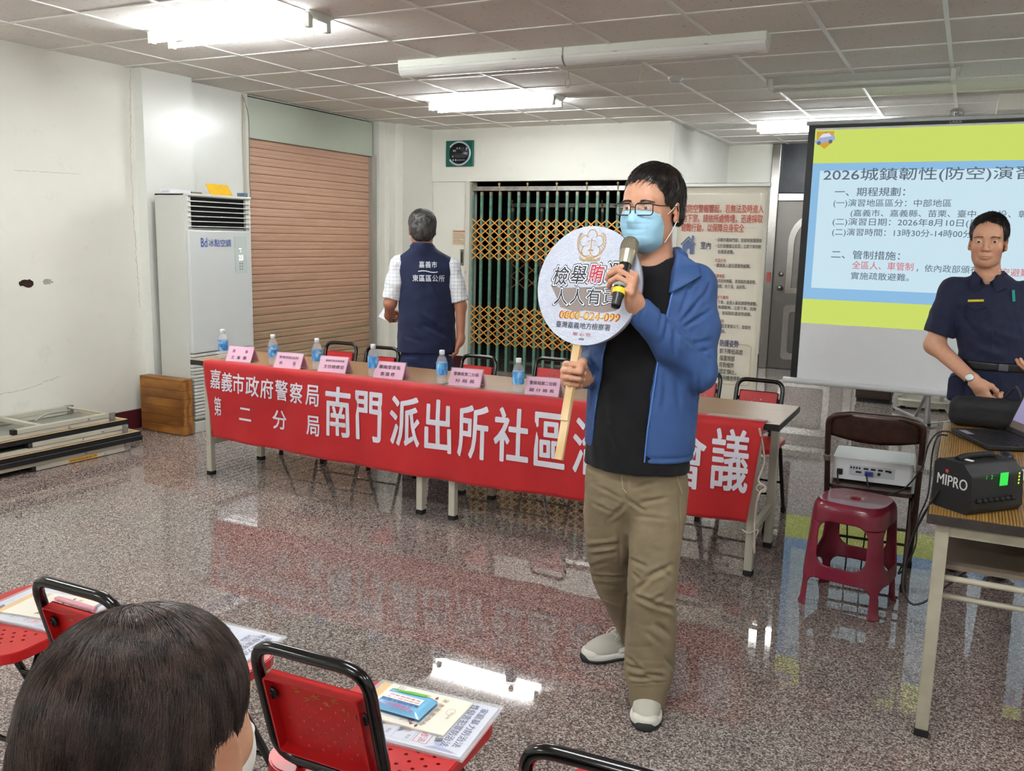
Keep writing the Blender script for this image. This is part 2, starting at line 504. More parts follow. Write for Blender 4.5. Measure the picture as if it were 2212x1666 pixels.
def folds(v, n, fl):
    """cloth folds: each is (a, b, width, height); positive is a ridge, negative a crease"""
    d = np.zeros(len(v))
    for a, b, w, h in fl:
        a, b = np.array(a, float), np.array(b, float); ba = b-a; q = v-a; t = np.clip(q@ba/(ba@ba), 0, 1)
        D = ((q-t[:, None]*ba)**2).sum(1)
        d += h*np.exp(-D/(w*w))*np.clip(4*np.minimum(t, 1-t)+.25, 0, 1)
    return v+n*d[:, None]
def surf_hit(S, o, d, tmax=4.5, n=700):
    """first place where a sight line o+t*d meets a surface"""
    t = np.linspace(1.5, tmax, n); D = S.ev(o+t[:, None]*d); i = np.argmax(D < 0)
    return o+d*t[i] if D.min() < 0 else None
def creases(v, n, S, lines, D):
    """sharp folds drawn along a surface: (a, b, width, depth) with a, b seen on the figure's upright plane"""
    o = np.array([0, -D, 1.5]); out = np.zeros(len(v))
    for a, b, w, h in lines:
        P = []
        for k in range(15):
            u = k/14; bow = .06*math.sin(math.pi*u)*np.hypot(b[0]-a[0], b[1]-a[1])
            x = a[0]+(b[0]-a[0])*u-(b[1]-a[1])*bow; z = a[1]+(b[1]-a[1])*u+(b[0]-a[0])*bow
            d = np.array([x, D, z-1.5]); d /= np.linalg.norm(d); q = surf_hit(S, o, d)
            if q is not None: P.append((q, math.sin(math.pi*min(1, max(0, u*.9+.05)))))
        if len(P) < 3: continue
        Q = np.array([p for p, _ in P]); A = np.array([s_ for _, s_ in P])
        m = np.nonzero(np.linalg.norm(v-Q.mean(0), axis=1) < np.linalg.norm(Q-Q.mean(0), axis=1).max()+.06)[0]
        dd = ((v[m][:, None]-Q[None])**2).sum(2); j = dd.argmin(1); dist = np.sqrt(dd[np.arange(len(m)), j])
        # distance to the polyline rather than to its points
        j2 = np.clip(np.where(j == 0, 1, j-1), 0, len(Q)-1)
        for jj in (j2, np.clip(j+1, 0, len(Q)-1)):
            ba = Q[jj]-Q[j]; L2 = (ba**2).sum(1)+1e-12; t = np.clip(((v[m]-Q[j])*ba).sum(1)/L2, 0, 1); dist = np.minimum(dist, np.linalg.norm(v[m]-Q[j]-ba*t[:, None], axis=1))
        prof = np.exp(-(dist/w)**2)-.55*np.exp(-((dist-2.1*w)/(1.3*w))**2)
        out[m] -= h*prof*A[j]
    return v+n*np.clip(out, -.011, .009)[:, None]
def organic(name, sdf, vox, mats, parent, disp=None, cols=None, smooth_n=1, kind=None):
    v, F = sdf.mesh(vox)
    if smooth_n: v = relax(v, F, smooth_n, .5)
    if disp: v = disp(v, vnormals(v, F))
    me = to_mesh(name, v, F, mats, None if cols is None else cols(v))
    o = bpy.data.objects.new(name, me); COL.objects.link(o)
    if parent is not None: o.parent = parent
    return o

# ---------------------------------------------------------------- heads and hands
def m_skin(name, rough=.45):
    t = NT(name); a = t.n('ShaderNodeVertexColor'); a.layer_name = 'Col'
    co = t.coords(); n = t.n('ShaderNodeTexNoise'); n.inputs['Scale'].default_value = 60; n.inputs['Detail'].default_value = 4; t.l(co, n.inputs[0])
    c = t.mix(t.ramp(n.outputs[0], [(.35, (0,0,0)), (.75, (.22,.22,.22))]), a.outputs[0], (*s2l('#a5674c'), 1))
    t.l(c, t.b.inputs['Base Color']); t.b.inputs['Roughness'].default_value = rough; t.b.inputs['Specular IOR Level'].default_value = .4
    t.b.inputs['Subsurface Weight'].default_value = 0
    n2 = t.n('ShaderNodeTexNoise'); n2.inputs['Scale'].default_value = 420; n2.inputs['Detail'].default_value = 2; t.l(co, n2.inputs[0]); t.bump(n2.outputs[0], .12, .001)
    return t.m
def head_sdf(S, neck=True, slim=1.0, jaw=1.0, slit=.0031, nk=.050, ear=1.0):
    """head in its own frame: eyes at z=0, face towards -y; frame set by caller"""
    S.ell((0, .014, .036), (.074*slim, .093, .084), k=.02)
    S.ell((0, -.018, -.036), (.0635*slim, .070, .080), k=.03)
    S.ell((0, -.055, .030), (.058*slim, .034, .05), k=.03)
    S.ell((0, -.060, -.094), (.027*jaw, .026, .020), k=.03)
    for q in (-1, 1):
        S.ell((q*.040*slim*jaw, -.018, -.074), (.021, .034, .030), k=.035)
        S.ell((q*.043*slim, -.058, -.028), (.021, .020, .020), k=.03)
        S.ell((q*.026, -.084, .019), (.024, .010, .007), k=.014)
    for q in (-1, 1): S.ell((q*.0315, -.096, -.001), (.021, .014, .0115), k=.012, op='s')
    S.cone((0, -.084, .008), (0, -.103, -.028), .0070, .0085, k=.012)
    S.ell((0, -.104, -.034), (.0105, .0105, .009), k=.008)
    for q in (-1, 1): S.ell((q*.0125, -.092, -.037), (.0078, .0105, .0075), k=.007)
    for q in (-1, 1): S.ell((q*.0062, -.101, -.0435), (.0032, .005, .003), k=.003, op='s')
    S.ell((0, -.084, -.062), (.026, .014, .014), k=.012)
    S.ell((0, -.0930, -.0640), (.0195, .0070, .0044), k=.005)
    S.ell((0, -.0915, -.0735), (.0170, .0075, .0052), k=.005)
    S.ell((0, -.1040, -.0682), (.021, .0095, .0013), k=.003, op='s')
    for q in (-1, 1):   # eyelids round the ball, opened by a slit
        S.ell((q*.0315, -.0755, -.0005), (.0142, .0142, .0132), k=.005)
        S.ell((q*.0315, -.0905, -.0012), (.0140, .012, slit), rotz(-q*.25) @ roty(q*.08), k=.0025, op='s')
    for q in (-1, 1):   # ears
        E = rotz(q*.38) @ rotx(-.12)
        o = (ear-1)*.022
        S.ell((q*(.0765*slim+o), .014, -.012), (.0075*ear, .018*ear, .0310*ear), E, k=.007)
        S.ell((q*(.0835*slim+o), .010, -.006), (.0055*ear, .0105*ear, .0190*ear), E, k=.004, op='s')
        S.ell((q*(.0775*slim+o*.6), .006, -.034*ear), (.006, .009, .010), k=.006)
        S.cone((q*.075*slim, .000, -.014), (q*.077*slim, .002, -.008), .004, .003, k=.005)
    if neck: S.cone((0, .012, -.06), (0, .026, -.165), nk, nk+.004, k=.025)
    return S
def face_cols(P, skin, lip, M, t, stub=None):
    """colours of the skin by place on the head (lips, cheeks, stubble)"""
    q = (P-t)@M; c = np.tile(np.array(s2l(skin)), (len(P), 1))
    def blend(w, col):
        nonlocal c; w = np.clip(w, 0, 1)[:, None]; c = c*(1-w)+w*np.array(s2l(col))
    near = np.exp(-((q[:, 1]+.07)/.06)**2)
    blend(.35*np.exp(-(((np.abs(q[:, 0])-.045)/.022)**2+((q[:, 2]+.035)/.022)**2))*near, '#b36a55')
    blend(.3*np.exp(-((q[:, 0]/.014)**2+((q[:, 2]+.034)/.012)**2))*near, '#b36a55')
    li = np.exp(-((q[:, 0]/.0185)**4+((q[:, 2]+.0685)/.0068)**4))*(q[:, 1] < -.083); blend(.6*li, lip)
    ear = np.exp(-(((np.abs(q[:, 0])-.08)/.012)**2+((q[:, 1]-.014)/.022)**2+((q[:, 2]+.012)/.033)**2)); blend(.4*ear, '#b8664f')
    if stub: blend(stub*np.exp(-(((q[:, 2]+.085)/.03)**2))*(q[:, 1] < .0), '#5d4a42')
    return c
M_EYEW = None
def m_eye():
    t = NT('eyeball'); co = t.coords('Object')
    sp = t.n('ShaderNodeSeparateXYZ'); t.l(co, sp.inputs[0])
    r = t.math('POWER', t.math('ADD', t.math('MULTIPLY', sp.outputs[0], sp.outputs[0]), t.math('MULTIPLY', sp.outputs[2], sp.outputs[2])), .5)
    t.l(t.ramp(t.math('MULTIPLY', r, 50.), [(0, (.004,.003,.003)), (.11, (.03,.014,.008)), (.30, (.70,.68,.66))], 'CONSTANT'), t.b.inputs['Base Color'])
    t.b.inputs['Roughness'].default_value = .08
    return t.m
def eyes(parent, M, t, look=0.):
    m = bpy.data.materials.get('eyeball') or m_eye()
    for q in (-1, 1):
        e = MB().sphere((0, 0, 0), .0126, 20).build('eye', m, parent)
        Q = np.array(M) @ rotz(look); p = np.array(M) @ np.array([q*.0315, -.0762, -.0005])+np.array(t)
        e.matrix_local = Matrix([[*Q[i], p[i]] for i in range(3)]+[[0, 0, 0, 1]])
def on_face(S, M, t, x, z, y0=-.14):
    """depth of the skin in front of (x, z) on a head"""
    ys = np.linspace(y0, 0, 281); P = np.stack([np.full_like(ys, x), ys, np.full_like(ys, z)], 1)@np.array(M).T+np.array(t)
    d = S.ev(P); i = np.argmax(d < 0); return ys[i]
def brows(parent, S, M, t, m, th=1.0, n=110):
    b = MB(); rnd = random.Random(1); M = np.array(M); t = np.array(t)
    for q in (-1, 1):
        yy = [on_face(S, M, t, q*(.012+.04*i/8), .0185) for i in range(9)]
        for i in range(n):
            u = rnd.random(); x = .013+.037*u; z = .0185+.005*math.sin(u*2.4)-.005*u+rnd.uniform(-.003, .003)*(1-u*.65)*th
            y = np.interp(x, [.012+.04*i/8 for i in range(9)], yy)-.0006
            a = np.array([q*x, y, z]); d = np.array([q*.007, .0022*(.5+u), .0022*(1-1.9*u)]); a = M@a+t; d = M@d
            b.tube([a, a+d*.5+M@np.array([0, -.0006, 0]), a+d], .00035, 4, rr=[.0006, .0005, .0002])
    return b.build('eyebrows', m, parent)
def hand_frame(axis, fing, left, oblique=False):
    """s = thumb side along the grip axis, d = wrist to knuckles, n = palm side"""
    s = np.array(axis, float); s /= np.linalg.norm(s); d = np.array(fing, float); d /= np.linalg.norm(d)
    if oblique: s = s-d*(d@s); s /= np.linalg.norm(s)
    else: d = d-s*(d@s); d /= np.linalg.norm(d)
    n = np.cross(d, s) if left else np.cross(s, d)
    return np.stack([d, s, n], 1)
def hand_sdf(S, M, t, curl, thumb, sc=1.0, spread=.0, k0=.0035):
    """curl: per finger (mcp, pip, dip) in degrees; thumb: list of 4 points in hand space (d, s, n)"""
    S.frame(np.array(M)*1.0, t)
    z = sc
    S.ell((.050*z, .000, .001), (.046*z, .039*z, .0125*z), k=.012); S.ell((.082*z, .004*z, .000), (.020*z, .036*z, .0115*z), k=.012)
    S.ell((.035*z, .020*z, .010*z), (.032*z, .016*z, .014*z), k=.012); S.ell((.040*z, -.024*z, .006*z), (.034*z, .014*z, .013*z), k=.012)
    S.cone((-.02*z, 0, 0), (.02*z, 0, 0), .024*z, .026*z, k=.02)
    base = [(.090, .0285), (.095, .0095), (.090, -.0095), (.080, -.0275)]; L = [(.043, .026, .021), (.047, .029, .022), (.043, .027, .022), (.034, .020, .019)]; Rr = [.0098, .0100, .0094, .0082]
    for i in range(4):
        p = np.array([base[i][0], base[i][1], -.001])*z; ang = 0; sp = R(spread*(1.5-i)); r_ = Rr[i]*z
        S.ell(p+np.array([-.004, 0, -.004])*z, np.array([.011, .0095, .0085])*z, k=.008)
        for j in range(3):
            ang += R(curl[i][j]); l_ = L[i][j]*z
            q = p+l_*np.array([math.cos(ang)*math.cos(sp), math.sin(sp)*math.cos(ang), math.sin(ang)])
            S.cone(p, q, r_*(1-.07*j), r_*(1-.07*(j+1)), k=.0025 if j else k0); p = q
    tp = [np.array(a, float)*z for a in thumb]
    S.chain(tp, [.0150*z, .0118*z, .0108*z, .0088*z], k=.010)
    S.frame()
def finger_tips(M, t, curl, thumb=None, sc=1.0):
    """centre, direction and outward side of each nail"""
    out = []; base = [(.090, .0285), (.095, .0095), (.090, -.0095), (.080, -.0275)]; L = [(.043, .026, .021), (.047, .029, .022), (.043, .027, .022), (.034, .020, .019)]; Rr = [.0098, .0100, .0094, .0082]
    M = np.array(M)
    for i in range(4):
        p = np.array([base[i][0], base[i][1], -.001])*sc; ang = 0
        for j in range(3):
            ang += R(curl[i][j]); p = p+L[i][j]*sc*np.array([math.cos(ang), 0, math.sin(ang)])
        d = np.array([math.cos(ang), 0, math.sin(ang)]); o = np.array([math.sin(ang), 0, -math.cos(ang)]); p = p+d*.001+o*Rr[i]*sc*.74
        out.append((M@p+t, M@d, M@np.array([0, 1, 0]), M@o, Rr[i]*sc))
    return out
def nails(parent, tips, m):
    b = MB()
    for c, d, s_, o, r_ in tips:
        Mx = Matrix(np.stack([d, s_, o], 1).tolist())
        b.sphere(Vector(c), (r_*.75, r_*.68, r_*.22), 12, Mx)
    return b.build('fingernails', m, parent)
def strands(b, p, n, flow, L, r, sdf, seg=5, jit=.25, seed=0, lift=.004, clear=None, clump=.22):
    """hair: thin tapered tubes combed along a flow over the cap's surface, never far from it"""
    rnd = np.random.RandomState(seed); N = len(p); q = np.array(p, float); out = [q.copy()]
    l_ = (np.array([L(x) for x in p]) if callable(L) else np.full(N, L))*rnd.uniform(.6, 1.25, N)
    tgt = rnd.uniform(.0, 1, N)*lift; jd = rnd.normal(size=(N, 3))*jit+np.stack([noise3(q, seed+7+i, 75, 2) for i in range(3)], 1)*clump; g = n.copy(); e = 5e-4
    for k in range(seg):
        d = flow(q)+jd; d -= g*(d*g).sum(1)[:, None]; d /= np.linalg.norm(d, axis=1)[:, None]+1e-9
        q = q+d*(l_/seg)[:, None]; s0 = sdf.ev(q)
        g = np.stack([sdf.ev(q+np.eye(3)[i]*e)-s0 for i in range(3)], 1)/e; g /= np.linalg.norm(g, axis=1)[:, None]+1e-9
        off = np.clip(s0-tgt*(k+1)/seg, -.01, .012); far = s0 > .03
        q = q-g*np.where(far, 0, off)[:, None]; out.append(q.copy())
    P = np.stack(out, 1)
    if clear is not None: P = P[~clear(P).any(1)]; N = len(P)
    T = np.gradient(P, axis=1); T /= np.linalg.norm(T, axis=2)[:, :, None]+1e-9
    A = np.cross(T, np.array([.31, .17, .93])); A /= np.linalg.norm(A, axis=2)[:, :, None]+1e-9; B = np.cross(T, A)
    rr = r*(1-.85*np.arange(seg+1)/seg)[None, :, None]
    ring = np.stack([P+rr*(A*math.cos(t)+B*math.sin(t)) for t in (0, 2.094, 4.189)], 2)      # N, seg+1, 3, xyz
    o = len(b.v); b.v.extend(map(tuple, ring.reshape(-1, 3)))
    i, k, c = np.meshgrid(np.arange(N), np.arange(seg), np.arange(3), indexing='ij'); c2 = (c+1) % 3
    ix = lambda i, k, c: o+(i*(seg+1)+k)*3+c
    F = np.stack([ix(i, k, c), ix(i, k, c2), ix(i, k+1, c2), ix(i, k+1, c)], -1).reshape(-1, 4).tolist()
    b.f.extend(F); b.mi.extend([0]*len(F)); b.sm.extend([True]*len(F))
# ================================================================ MATERIALS OF THE ROOM
def m_wall(name, col, gloss=.45):
    t = NT(name); co = t.coords()
    n = t.n('ShaderNodeTexNoise'); n.inputs['Scale'].default_value = 1.3; n.inputs['Detail'].default_value = 5; t.l(co, n.inputs[0])
    c = s2l(col)
    base = t.ramp(n.outputs[0], [(.3, tuple(x*.93 for x in c)), (.65, c)])
    n2 = t.n('ShaderNodeTexNoise'); n2.inputs['Scale'].default_value = 5; n2.inputs['Detail'].default_value = 8; n2.inputs['Roughness'].default_value = .7; t.l(co, n2.inputs[0])
    f = t.ramp(n2.outputs[0], [(.60, (0,0,0)), (.80, (.35,.35,.35))])
    base = t.mix(f, base, (*s2l('#b5afa2'), 1))
    t.l(base, t.b.inputs['Base Color']); t.b.inputs['Roughness'].default_value = gloss
    n3 = t.n('ShaderNodeTexNoise'); n3.inputs['Scale'].default_value = 25; n3.inputs['Detail'].default_value = 3; t.l(co, n3.inputs[0])
    t.bump(n3.outputs[0], .06, .01)
    return t.m
M_WALL = m_wall('cream_wall_paint', '#e6e5db')
M_WALLG = m_wall('gloss_wall_paint', '#e3e4de', .25)
M_BASE = mat('maroon_skirting', '#4d1c22', .35)

def m_floor():
    t = NT('granite_floor'); co = t.coords()
    def vor(scale, seed=0):
        v = t.n('ShaderNodeTexVoronoi'); v.inputs['Scale'].default_value = scale
        mp = t.n('ShaderNodeMapping'); mp.inputs['Location'].default_value = (seed*3.1, seed*1.7, 0)
        t.l(co, mp.inputs[0]); t.l(mp.outputs[0], v.inputs['Vector']); sp = t.n('ShaderNodeSeparateColor'); t.l(v.outputs['Color'], sp.inputs[0]); return sp
    v1 = vor(230); v2 = vor(140, 2)
    big = t.n('ShaderNodeTexNoise'); big.inputs['Scale'].default_value = .9; big.inputs['Detail'].default_value = 2; t.l(co, big.inputs[0])
    grey = t.ramp(v1.outputs[0], [(0, s2l('#59514e')), (.22, s2l('#736a66')), (.45, s2l('#877d78')), (.62, s2l('#9d938c')), (.8, s2l('#b9b0a8')), (1, s2l('#665e59'))], 'CONSTANT')
    pink = t.ramp(v1.outputs[0], [(0, s2l('#564a47')), (.22, s2l('#75645f')), (.45, s2l('#8c756f')), (.62, s2l('#9e8881')), (.8, s2l('#b9aba4')), (1, s2l('#665751'))], 'CONSTANT')
    pf = t.ramp(big.outputs[0], [(.42, (0,0,0)), (.6, (1,1,1))])
    c = t.mix(pf, grey, pink)
    dk = t.ramp(v2.outputs[1], [(0, (1,1,1)), (.12, (0,0,0))], 'CONSTANT')
    c = t.mix(t.math('MULTIPLY', dk, .75), c, (*s2l('#453b38'), 1))
    # tile joints
    br = t.n('ShaderNodeTexBrick'); br.offset = 0; br.squash = 1
    br.inputs['Scale'].default_value = 1; br.inputs['Brick Width'].default_value = .605; br.inputs['Row Height'].default_value = .605; br.inputs['Mortar Size'].default_value = .0012; br.inputs['Mortar Smooth'].default_value = .1
    t.l(co, br.inputs['Vector'])
    c = t.mix(t.math('MULTIPLY', br.outputs['Fac'], .6), c, (*s2l('#5b524c'), 1))
    t.l(c, t.b.inputs['Base Color'])
    sm = t.n('ShaderNodeTexNoise'); sm.inputs['Scale'].default_value = 2.2; sm.inputs['Detail'].default_value = 5; t.l(co, sm.inputs[0])
    t.l(t.ramp(sm.outputs[0], [(.3, (.008,)*3), (.8, (.03,)*3)]), t.b.inputs['Roughness'])
    t.b.inputs['IOR'].default_value = 1.48
    return t.m
M_FLOOR = m_floor()

def m_tile():
    t = NT('mineral_ceiling_tile'); co = t.coords()
    n = t.n('ShaderNodeTexNoise'); n.inputs['Scale'].default_value = 75; n.inputs['Detail'].default_value = 3; n.inputs['Roughness'].default_value = .6
    mp = t.n('ShaderNodeMapping'); mp.inputs['Scale'].default_value = (1, .45, 1); t.l(co, mp.inputs[0]); t.l(mp.outputs[0], n.inputs[0])
    n2 = t.n('ShaderNodeTexNoise'); n2.inputs['Scale'].default_value = .8; n2.inputs['Detail'].default_value = 5; t.l(co, n2.inputs[0])
    base = t.ramp(n2.outputs[0], [(.3, s2l('#e4e0da')), (.7, s2l('#eeebe6'))])
    pits = t.ramp(n.outputs[0], [(.31, (1,1,1)), (.37, (0,0,0))])
    c = t.mix(t.math('MULTIPLY', pits, .6), base, (*s2l('#8d857d'), 1))
    t.l(c, t.b.inputs['Base Color']); t.b.inputs['Roughness'].default_value = .9; t.bump(n.outputs[0], .25, .003)
    return t.m
M_TILE = m_tile()
M_TBAR = mat('white_ceiling_rail', '#efeeea', .35)
M_TBARD = mat('dark_gap', '#1a1817', .9)

# ================================================================ ROOM SHELL
ZC = 2.66
XL = -5.57           # left wall
structure(MB().b2((-6.6, -3.6, -.1), (4.4, 14.5, 0)), 'floor', M_FLOOR)
cl = structure(MB().b2((-6.6, -3.6, ZC), (4.4, 12.0, ZC+.08)), 'ceiling', M_TILE)
g = MB()
x = -.226-.605*9
while x < 4.3:
    g.b2((x-.011, -3.5, ZC-.006), (x+.011, 11.05, ZC+.004)); x += .605
y = 4.70-.605*13
while y < 11.0:
    g.b2((-5.66, y-.011, ZC-.005), (4.3, y+.011, ZC+.004)); y += .605
structure(g, 'trim_1', M_TBAR)
# left wall with its pilaster, then the recess with the shutter
w = MB(); w.b2((XL-.25, -3.6, 0), (XL, 4.76, ZC)); structure(w, 'wall_left', M_WALL)
structure(MB().b2((-5.82, 4.76, 0), (-5.475, 5.232, ZC)), 'wall_left_pilaster', M_WALLG)
structure(MB().b2((-5.9, 5.232, 0), (-5.62, 5.985, ZC)), 'wall_left_alcove', M_WALLG)
structure(MB().b2((-5.9, 7.87, 0), (-5.6, 7.98, ZC)).b2((-5.9, 7.98, 0), (-5.55, 8.10, ZC)).b2((-5.9, 8.10, 0), (-5.46, 8.70, ZC)), 'wall_left_corner', M_WALL)
structure(MB().b2((-5.62, 4.3, 0), (-5.555, 4.765, .145)).b2((XL-.01, -3.6, 0), (-5.555, 4.3, .145)), 'baseboard_left', M_BASE)
structure(MB().b2((-5.62, 7.99, 0), (-5.535, 8.09, .16)).b2((-5.6, 8.09, 0), (-5.445, 8.70, .16)), 'baseboard_corner', M_BASE)
# back wall: header, side panel, then the return wall and the far wall
GX0, GX1 = -4.965, -3.02
b = MB(); b.b2((-5.9, 8.69, 2.10), (-2.73, 8.82, ZC)); b.b2((-5.9, 8.71, 0), (-5.02, 8.84, 2.10)); b.b2((GX1, 8.70, 0), (-2.73, 8.82, 2.10))
structure(b, 'wall_back', M_WALL)
structure(MB().b2((-5.9, 8.69, 0), (-5.02, 8.72, .16)), 'baseboard_back', M_BASE)
structure(MB().b2((-5.02, 8.675, 0), (-4.965, 8.84, 2.10)), 'trim_2', mat('pale_jamb_paint', '#cfcdc2', .4))
structure(MB().b2((-2.86, 8.82, 0), (-2.73, 11.15, ZC)), 'wall_return', M_WALLG)
structure(MB().b2((-2.86, 11.05, 0), (-2.19, 11.2, ZC)).b2((-1.2, 11.05, 0), (.4, 11.2, ZC)), 'wall_far', M_WALL)
structure(MB().b2((-2.72, 11.03, 0), (-2.19, 11.06, .16)), 'baseboard_far', M_BASE)
structure(MB().b2((.07, 7.93, 2.54), (.75, 11.1, ZC)), 'ceiling_bulkhead', M_WALL)
structure(MB().b2((4.2, -3.6, 0), (4.4, 11.2, ZC)), 'wall_right', M_WALL)
structure(MB().b2((-5.8, -3.8, 0), (4.4, -3.6, ZC)), 'wall_near', M_WALL)
structure(MB().b2((.7, 11.05, 0), (4.4, 11.2, ZC)), 'wall_far_right', M_WALL)

# dark passage beyond the folding gate
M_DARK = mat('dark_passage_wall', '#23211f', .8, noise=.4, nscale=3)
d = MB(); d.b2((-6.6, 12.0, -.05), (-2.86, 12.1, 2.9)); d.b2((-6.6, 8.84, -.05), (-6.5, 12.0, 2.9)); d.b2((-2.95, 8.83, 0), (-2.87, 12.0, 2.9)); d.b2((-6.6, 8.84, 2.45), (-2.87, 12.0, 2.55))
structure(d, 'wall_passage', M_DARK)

# hair cracks in the plaster
crack = MB()
def crack_line(pts, wid, n=26, amp=.007):
    rnd = random.Random(len(pts)*7+int(pts[0][2]*100))
    P = []
    for i in range(len(pts)-1):
        a = Vector(pts[i]); c2 = Vector(pts[i+1])
        for k in range(n):
            q = a.lerp(c2, k/n); P.append(q+Vector((0, rnd.uniform(-amp, amp), rnd.uniform(-amp, amp)*.6)))
    for i in range(len(P)-1):
        a, c2 = P[i], P[i+1]; dd = (c2-a); nn = Vector((0, -dd.z, dd.y)).normalized()*wid*rnd.uniform(.3, 1)
        crack.add([a-nn, a+nn, c2+nn, c2-nn], [(0, 1, 2, 3)])
crack_line([(XL+.0015, 4.745, 2.65), (XL+.0015, 4.71, 2.0), (XL+.0015, 4.72, 1.3), (XL+.0015, 4.735, .9)], .0019)
crack_line([(XL+.0015, 3.2, .41), (XL+.0015, 3.75, .42), (XL+.0015, 4.05, .48)], .0016, 22, .008)
crack_line([(XL+.0015, 3.8, 1.86), (XL+.0015, 4.3, 1.87)], .0012, 20, .003)
structure(crack, 'wall_left_cracks', mat('plaster_crack', '#9a9589', .9))

# broken hole in the plaster and scuffs on the left wall
h = MB(); rnd = random.Random(3)
pts = [(.055*math.cos(a)*rnd.uniform(.75, 1.2), .03*math.sin(a)*rnd.uniform(.6, 1.1)) for a in [i*2*math.pi/18 for i in range(18)]]
MX = Matrix(((0,0,1,XL+.001), (1,0,0,3.83), (0,1,0,1.13), (0,0,0,1)))
h.prism(pts, .002, MX)
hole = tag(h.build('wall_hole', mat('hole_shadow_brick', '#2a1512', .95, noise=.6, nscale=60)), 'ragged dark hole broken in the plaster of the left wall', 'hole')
sp = MB(); pts = [(.035*math.cos(a)*rnd.uniform(.6, 1.2), .022*math.sin(a)*rnd.uniform(.6, 1.2)) for a in [i*2*math.pi/16 for i in range(16)]]
sp.prism(pts, .0015, Matrix(((0,0,1,XL+.001), (1,0,0,3.985), (0,1,0,1.135), (0,0,0,1))))
tag(sp.build('filler_patch', mat('grey_filler', '#a6a29a', .9, noise=.3, nscale=80)), 'small grey filler patch right of the hole in the left wall', 'patch')

# ================================================================ ROLLER SHUTTER
M_SHUT = (lambda: None)()
def m_shutter():
    t = NT('tan_shutter_paint'); co = t.coords()
    n = t.n('ShaderNodeTexNoise'); n.inputs['Scale'].default_value = 2.5; n.inputs['Detail'].default_value = 8; n.inputs['Roughness'].default_value = .75
    mp = t.n('ShaderNodeMapping'); mp.inputs['Scale'].default_value = (1, .5, 3); t.l(co, mp.inputs[0]); t.l(mp.outputs[0], n.inputs[0])
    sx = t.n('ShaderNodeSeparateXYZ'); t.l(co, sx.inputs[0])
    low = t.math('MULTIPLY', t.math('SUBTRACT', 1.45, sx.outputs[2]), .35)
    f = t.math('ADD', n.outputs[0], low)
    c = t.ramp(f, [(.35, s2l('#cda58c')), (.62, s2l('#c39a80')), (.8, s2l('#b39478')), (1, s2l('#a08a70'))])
    t.l(c, t.b.inputs['Base Color']); t.b.inputs['Roughness'].default_value = .5
    return t.m
sh = MB(); z = 2.30; prof = []
while z > 0.02:
    prof += [(.000, z), (.011, z-.003), (.014, z-.018), (.013, z-.034), (.0105, z-.036), (.013, z-.038), (.014, z-.054), (.012, z-.0695), (.000, z-.072)]; z -= .0735
n = len(prof)
vs = [(-5.69+a, 5.985, zz) for a, zz in prof]+[(-5.69+a, 7.87, zz) for a, zz in prof]
sh.add(vs, [(i, i+1, n+i+1, n+i) for i in range(n-1)])
sh.b2((-5.74, 5.98, 0), (-5.695, 7.87, 2.3))
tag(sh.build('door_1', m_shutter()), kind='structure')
structure(MB().b2((-5.72, 5.985, 2.30), (-5.635, 7.80, 2.64)), 'door_1_shutter_box', mat('pale_green_sheet', '#b9c2b3', .4), bevel=.004)
M_ALU = mat('dull_aluminium', '#b9b9b4', .35, metal=.7)
structure(MB().b2((-5.70, 7.79, 0), (-5.63, 7.87, 2.31)).b2((-5.70, 5.975, 0), (-5.64, 6.0, 2.31)), 'door_1_rails', M_ALU)
# conduit and cable beside the shutter
tag(MB().tube([(-5.60, 5.93, 2.62), (-5.60, 5.93, 1.80)], .009, 8).build('conduit_pipe', mat('cream_plastic_pipe', '#d8cfb4', .5)), 'thin cream conduit pipe running down the wall left of the shutter', 'pipe')
tag(MB().tube(smooth_path([(-5.60, 5.90, 2.64), (-5.59, 5.955, 2.5), (-5.59, 5.965, 2.3), (-5.59, 5.955, 2.0), (-5.59, 5.96, 1.8)]), .004, 6).build('wall_cable', mat('grey_cable', '#8e8c84', .6)), 'loose grey cable hanging down beside the roller shutter', 'cable')
fl = MB(); fl.tube([(-5.57, 5.275, 2.62), (-5.575, 5.262, 2.3), (-5.58, 5.25, 2.14)], .02, 10, rr=[.03, .02, .008])
tag(fl.build('foil_duct', mat('crinkled_foil', '#b7b7b5', .35, metal=.8, bump=1, bscale=60)), 'crinkled silver foil wrapped pipe at the ceiling above the air conditioner', 'duct')
tag(MB().b2((-5.615, 5.236, 1.77), (-5.58, 5.262, 2.15)).build('pipe_trunking', mat('grey_trunking', '#b5b5b0', .4)), 'grey upright trunking on the wall behind the air conditioner', 'pipe')

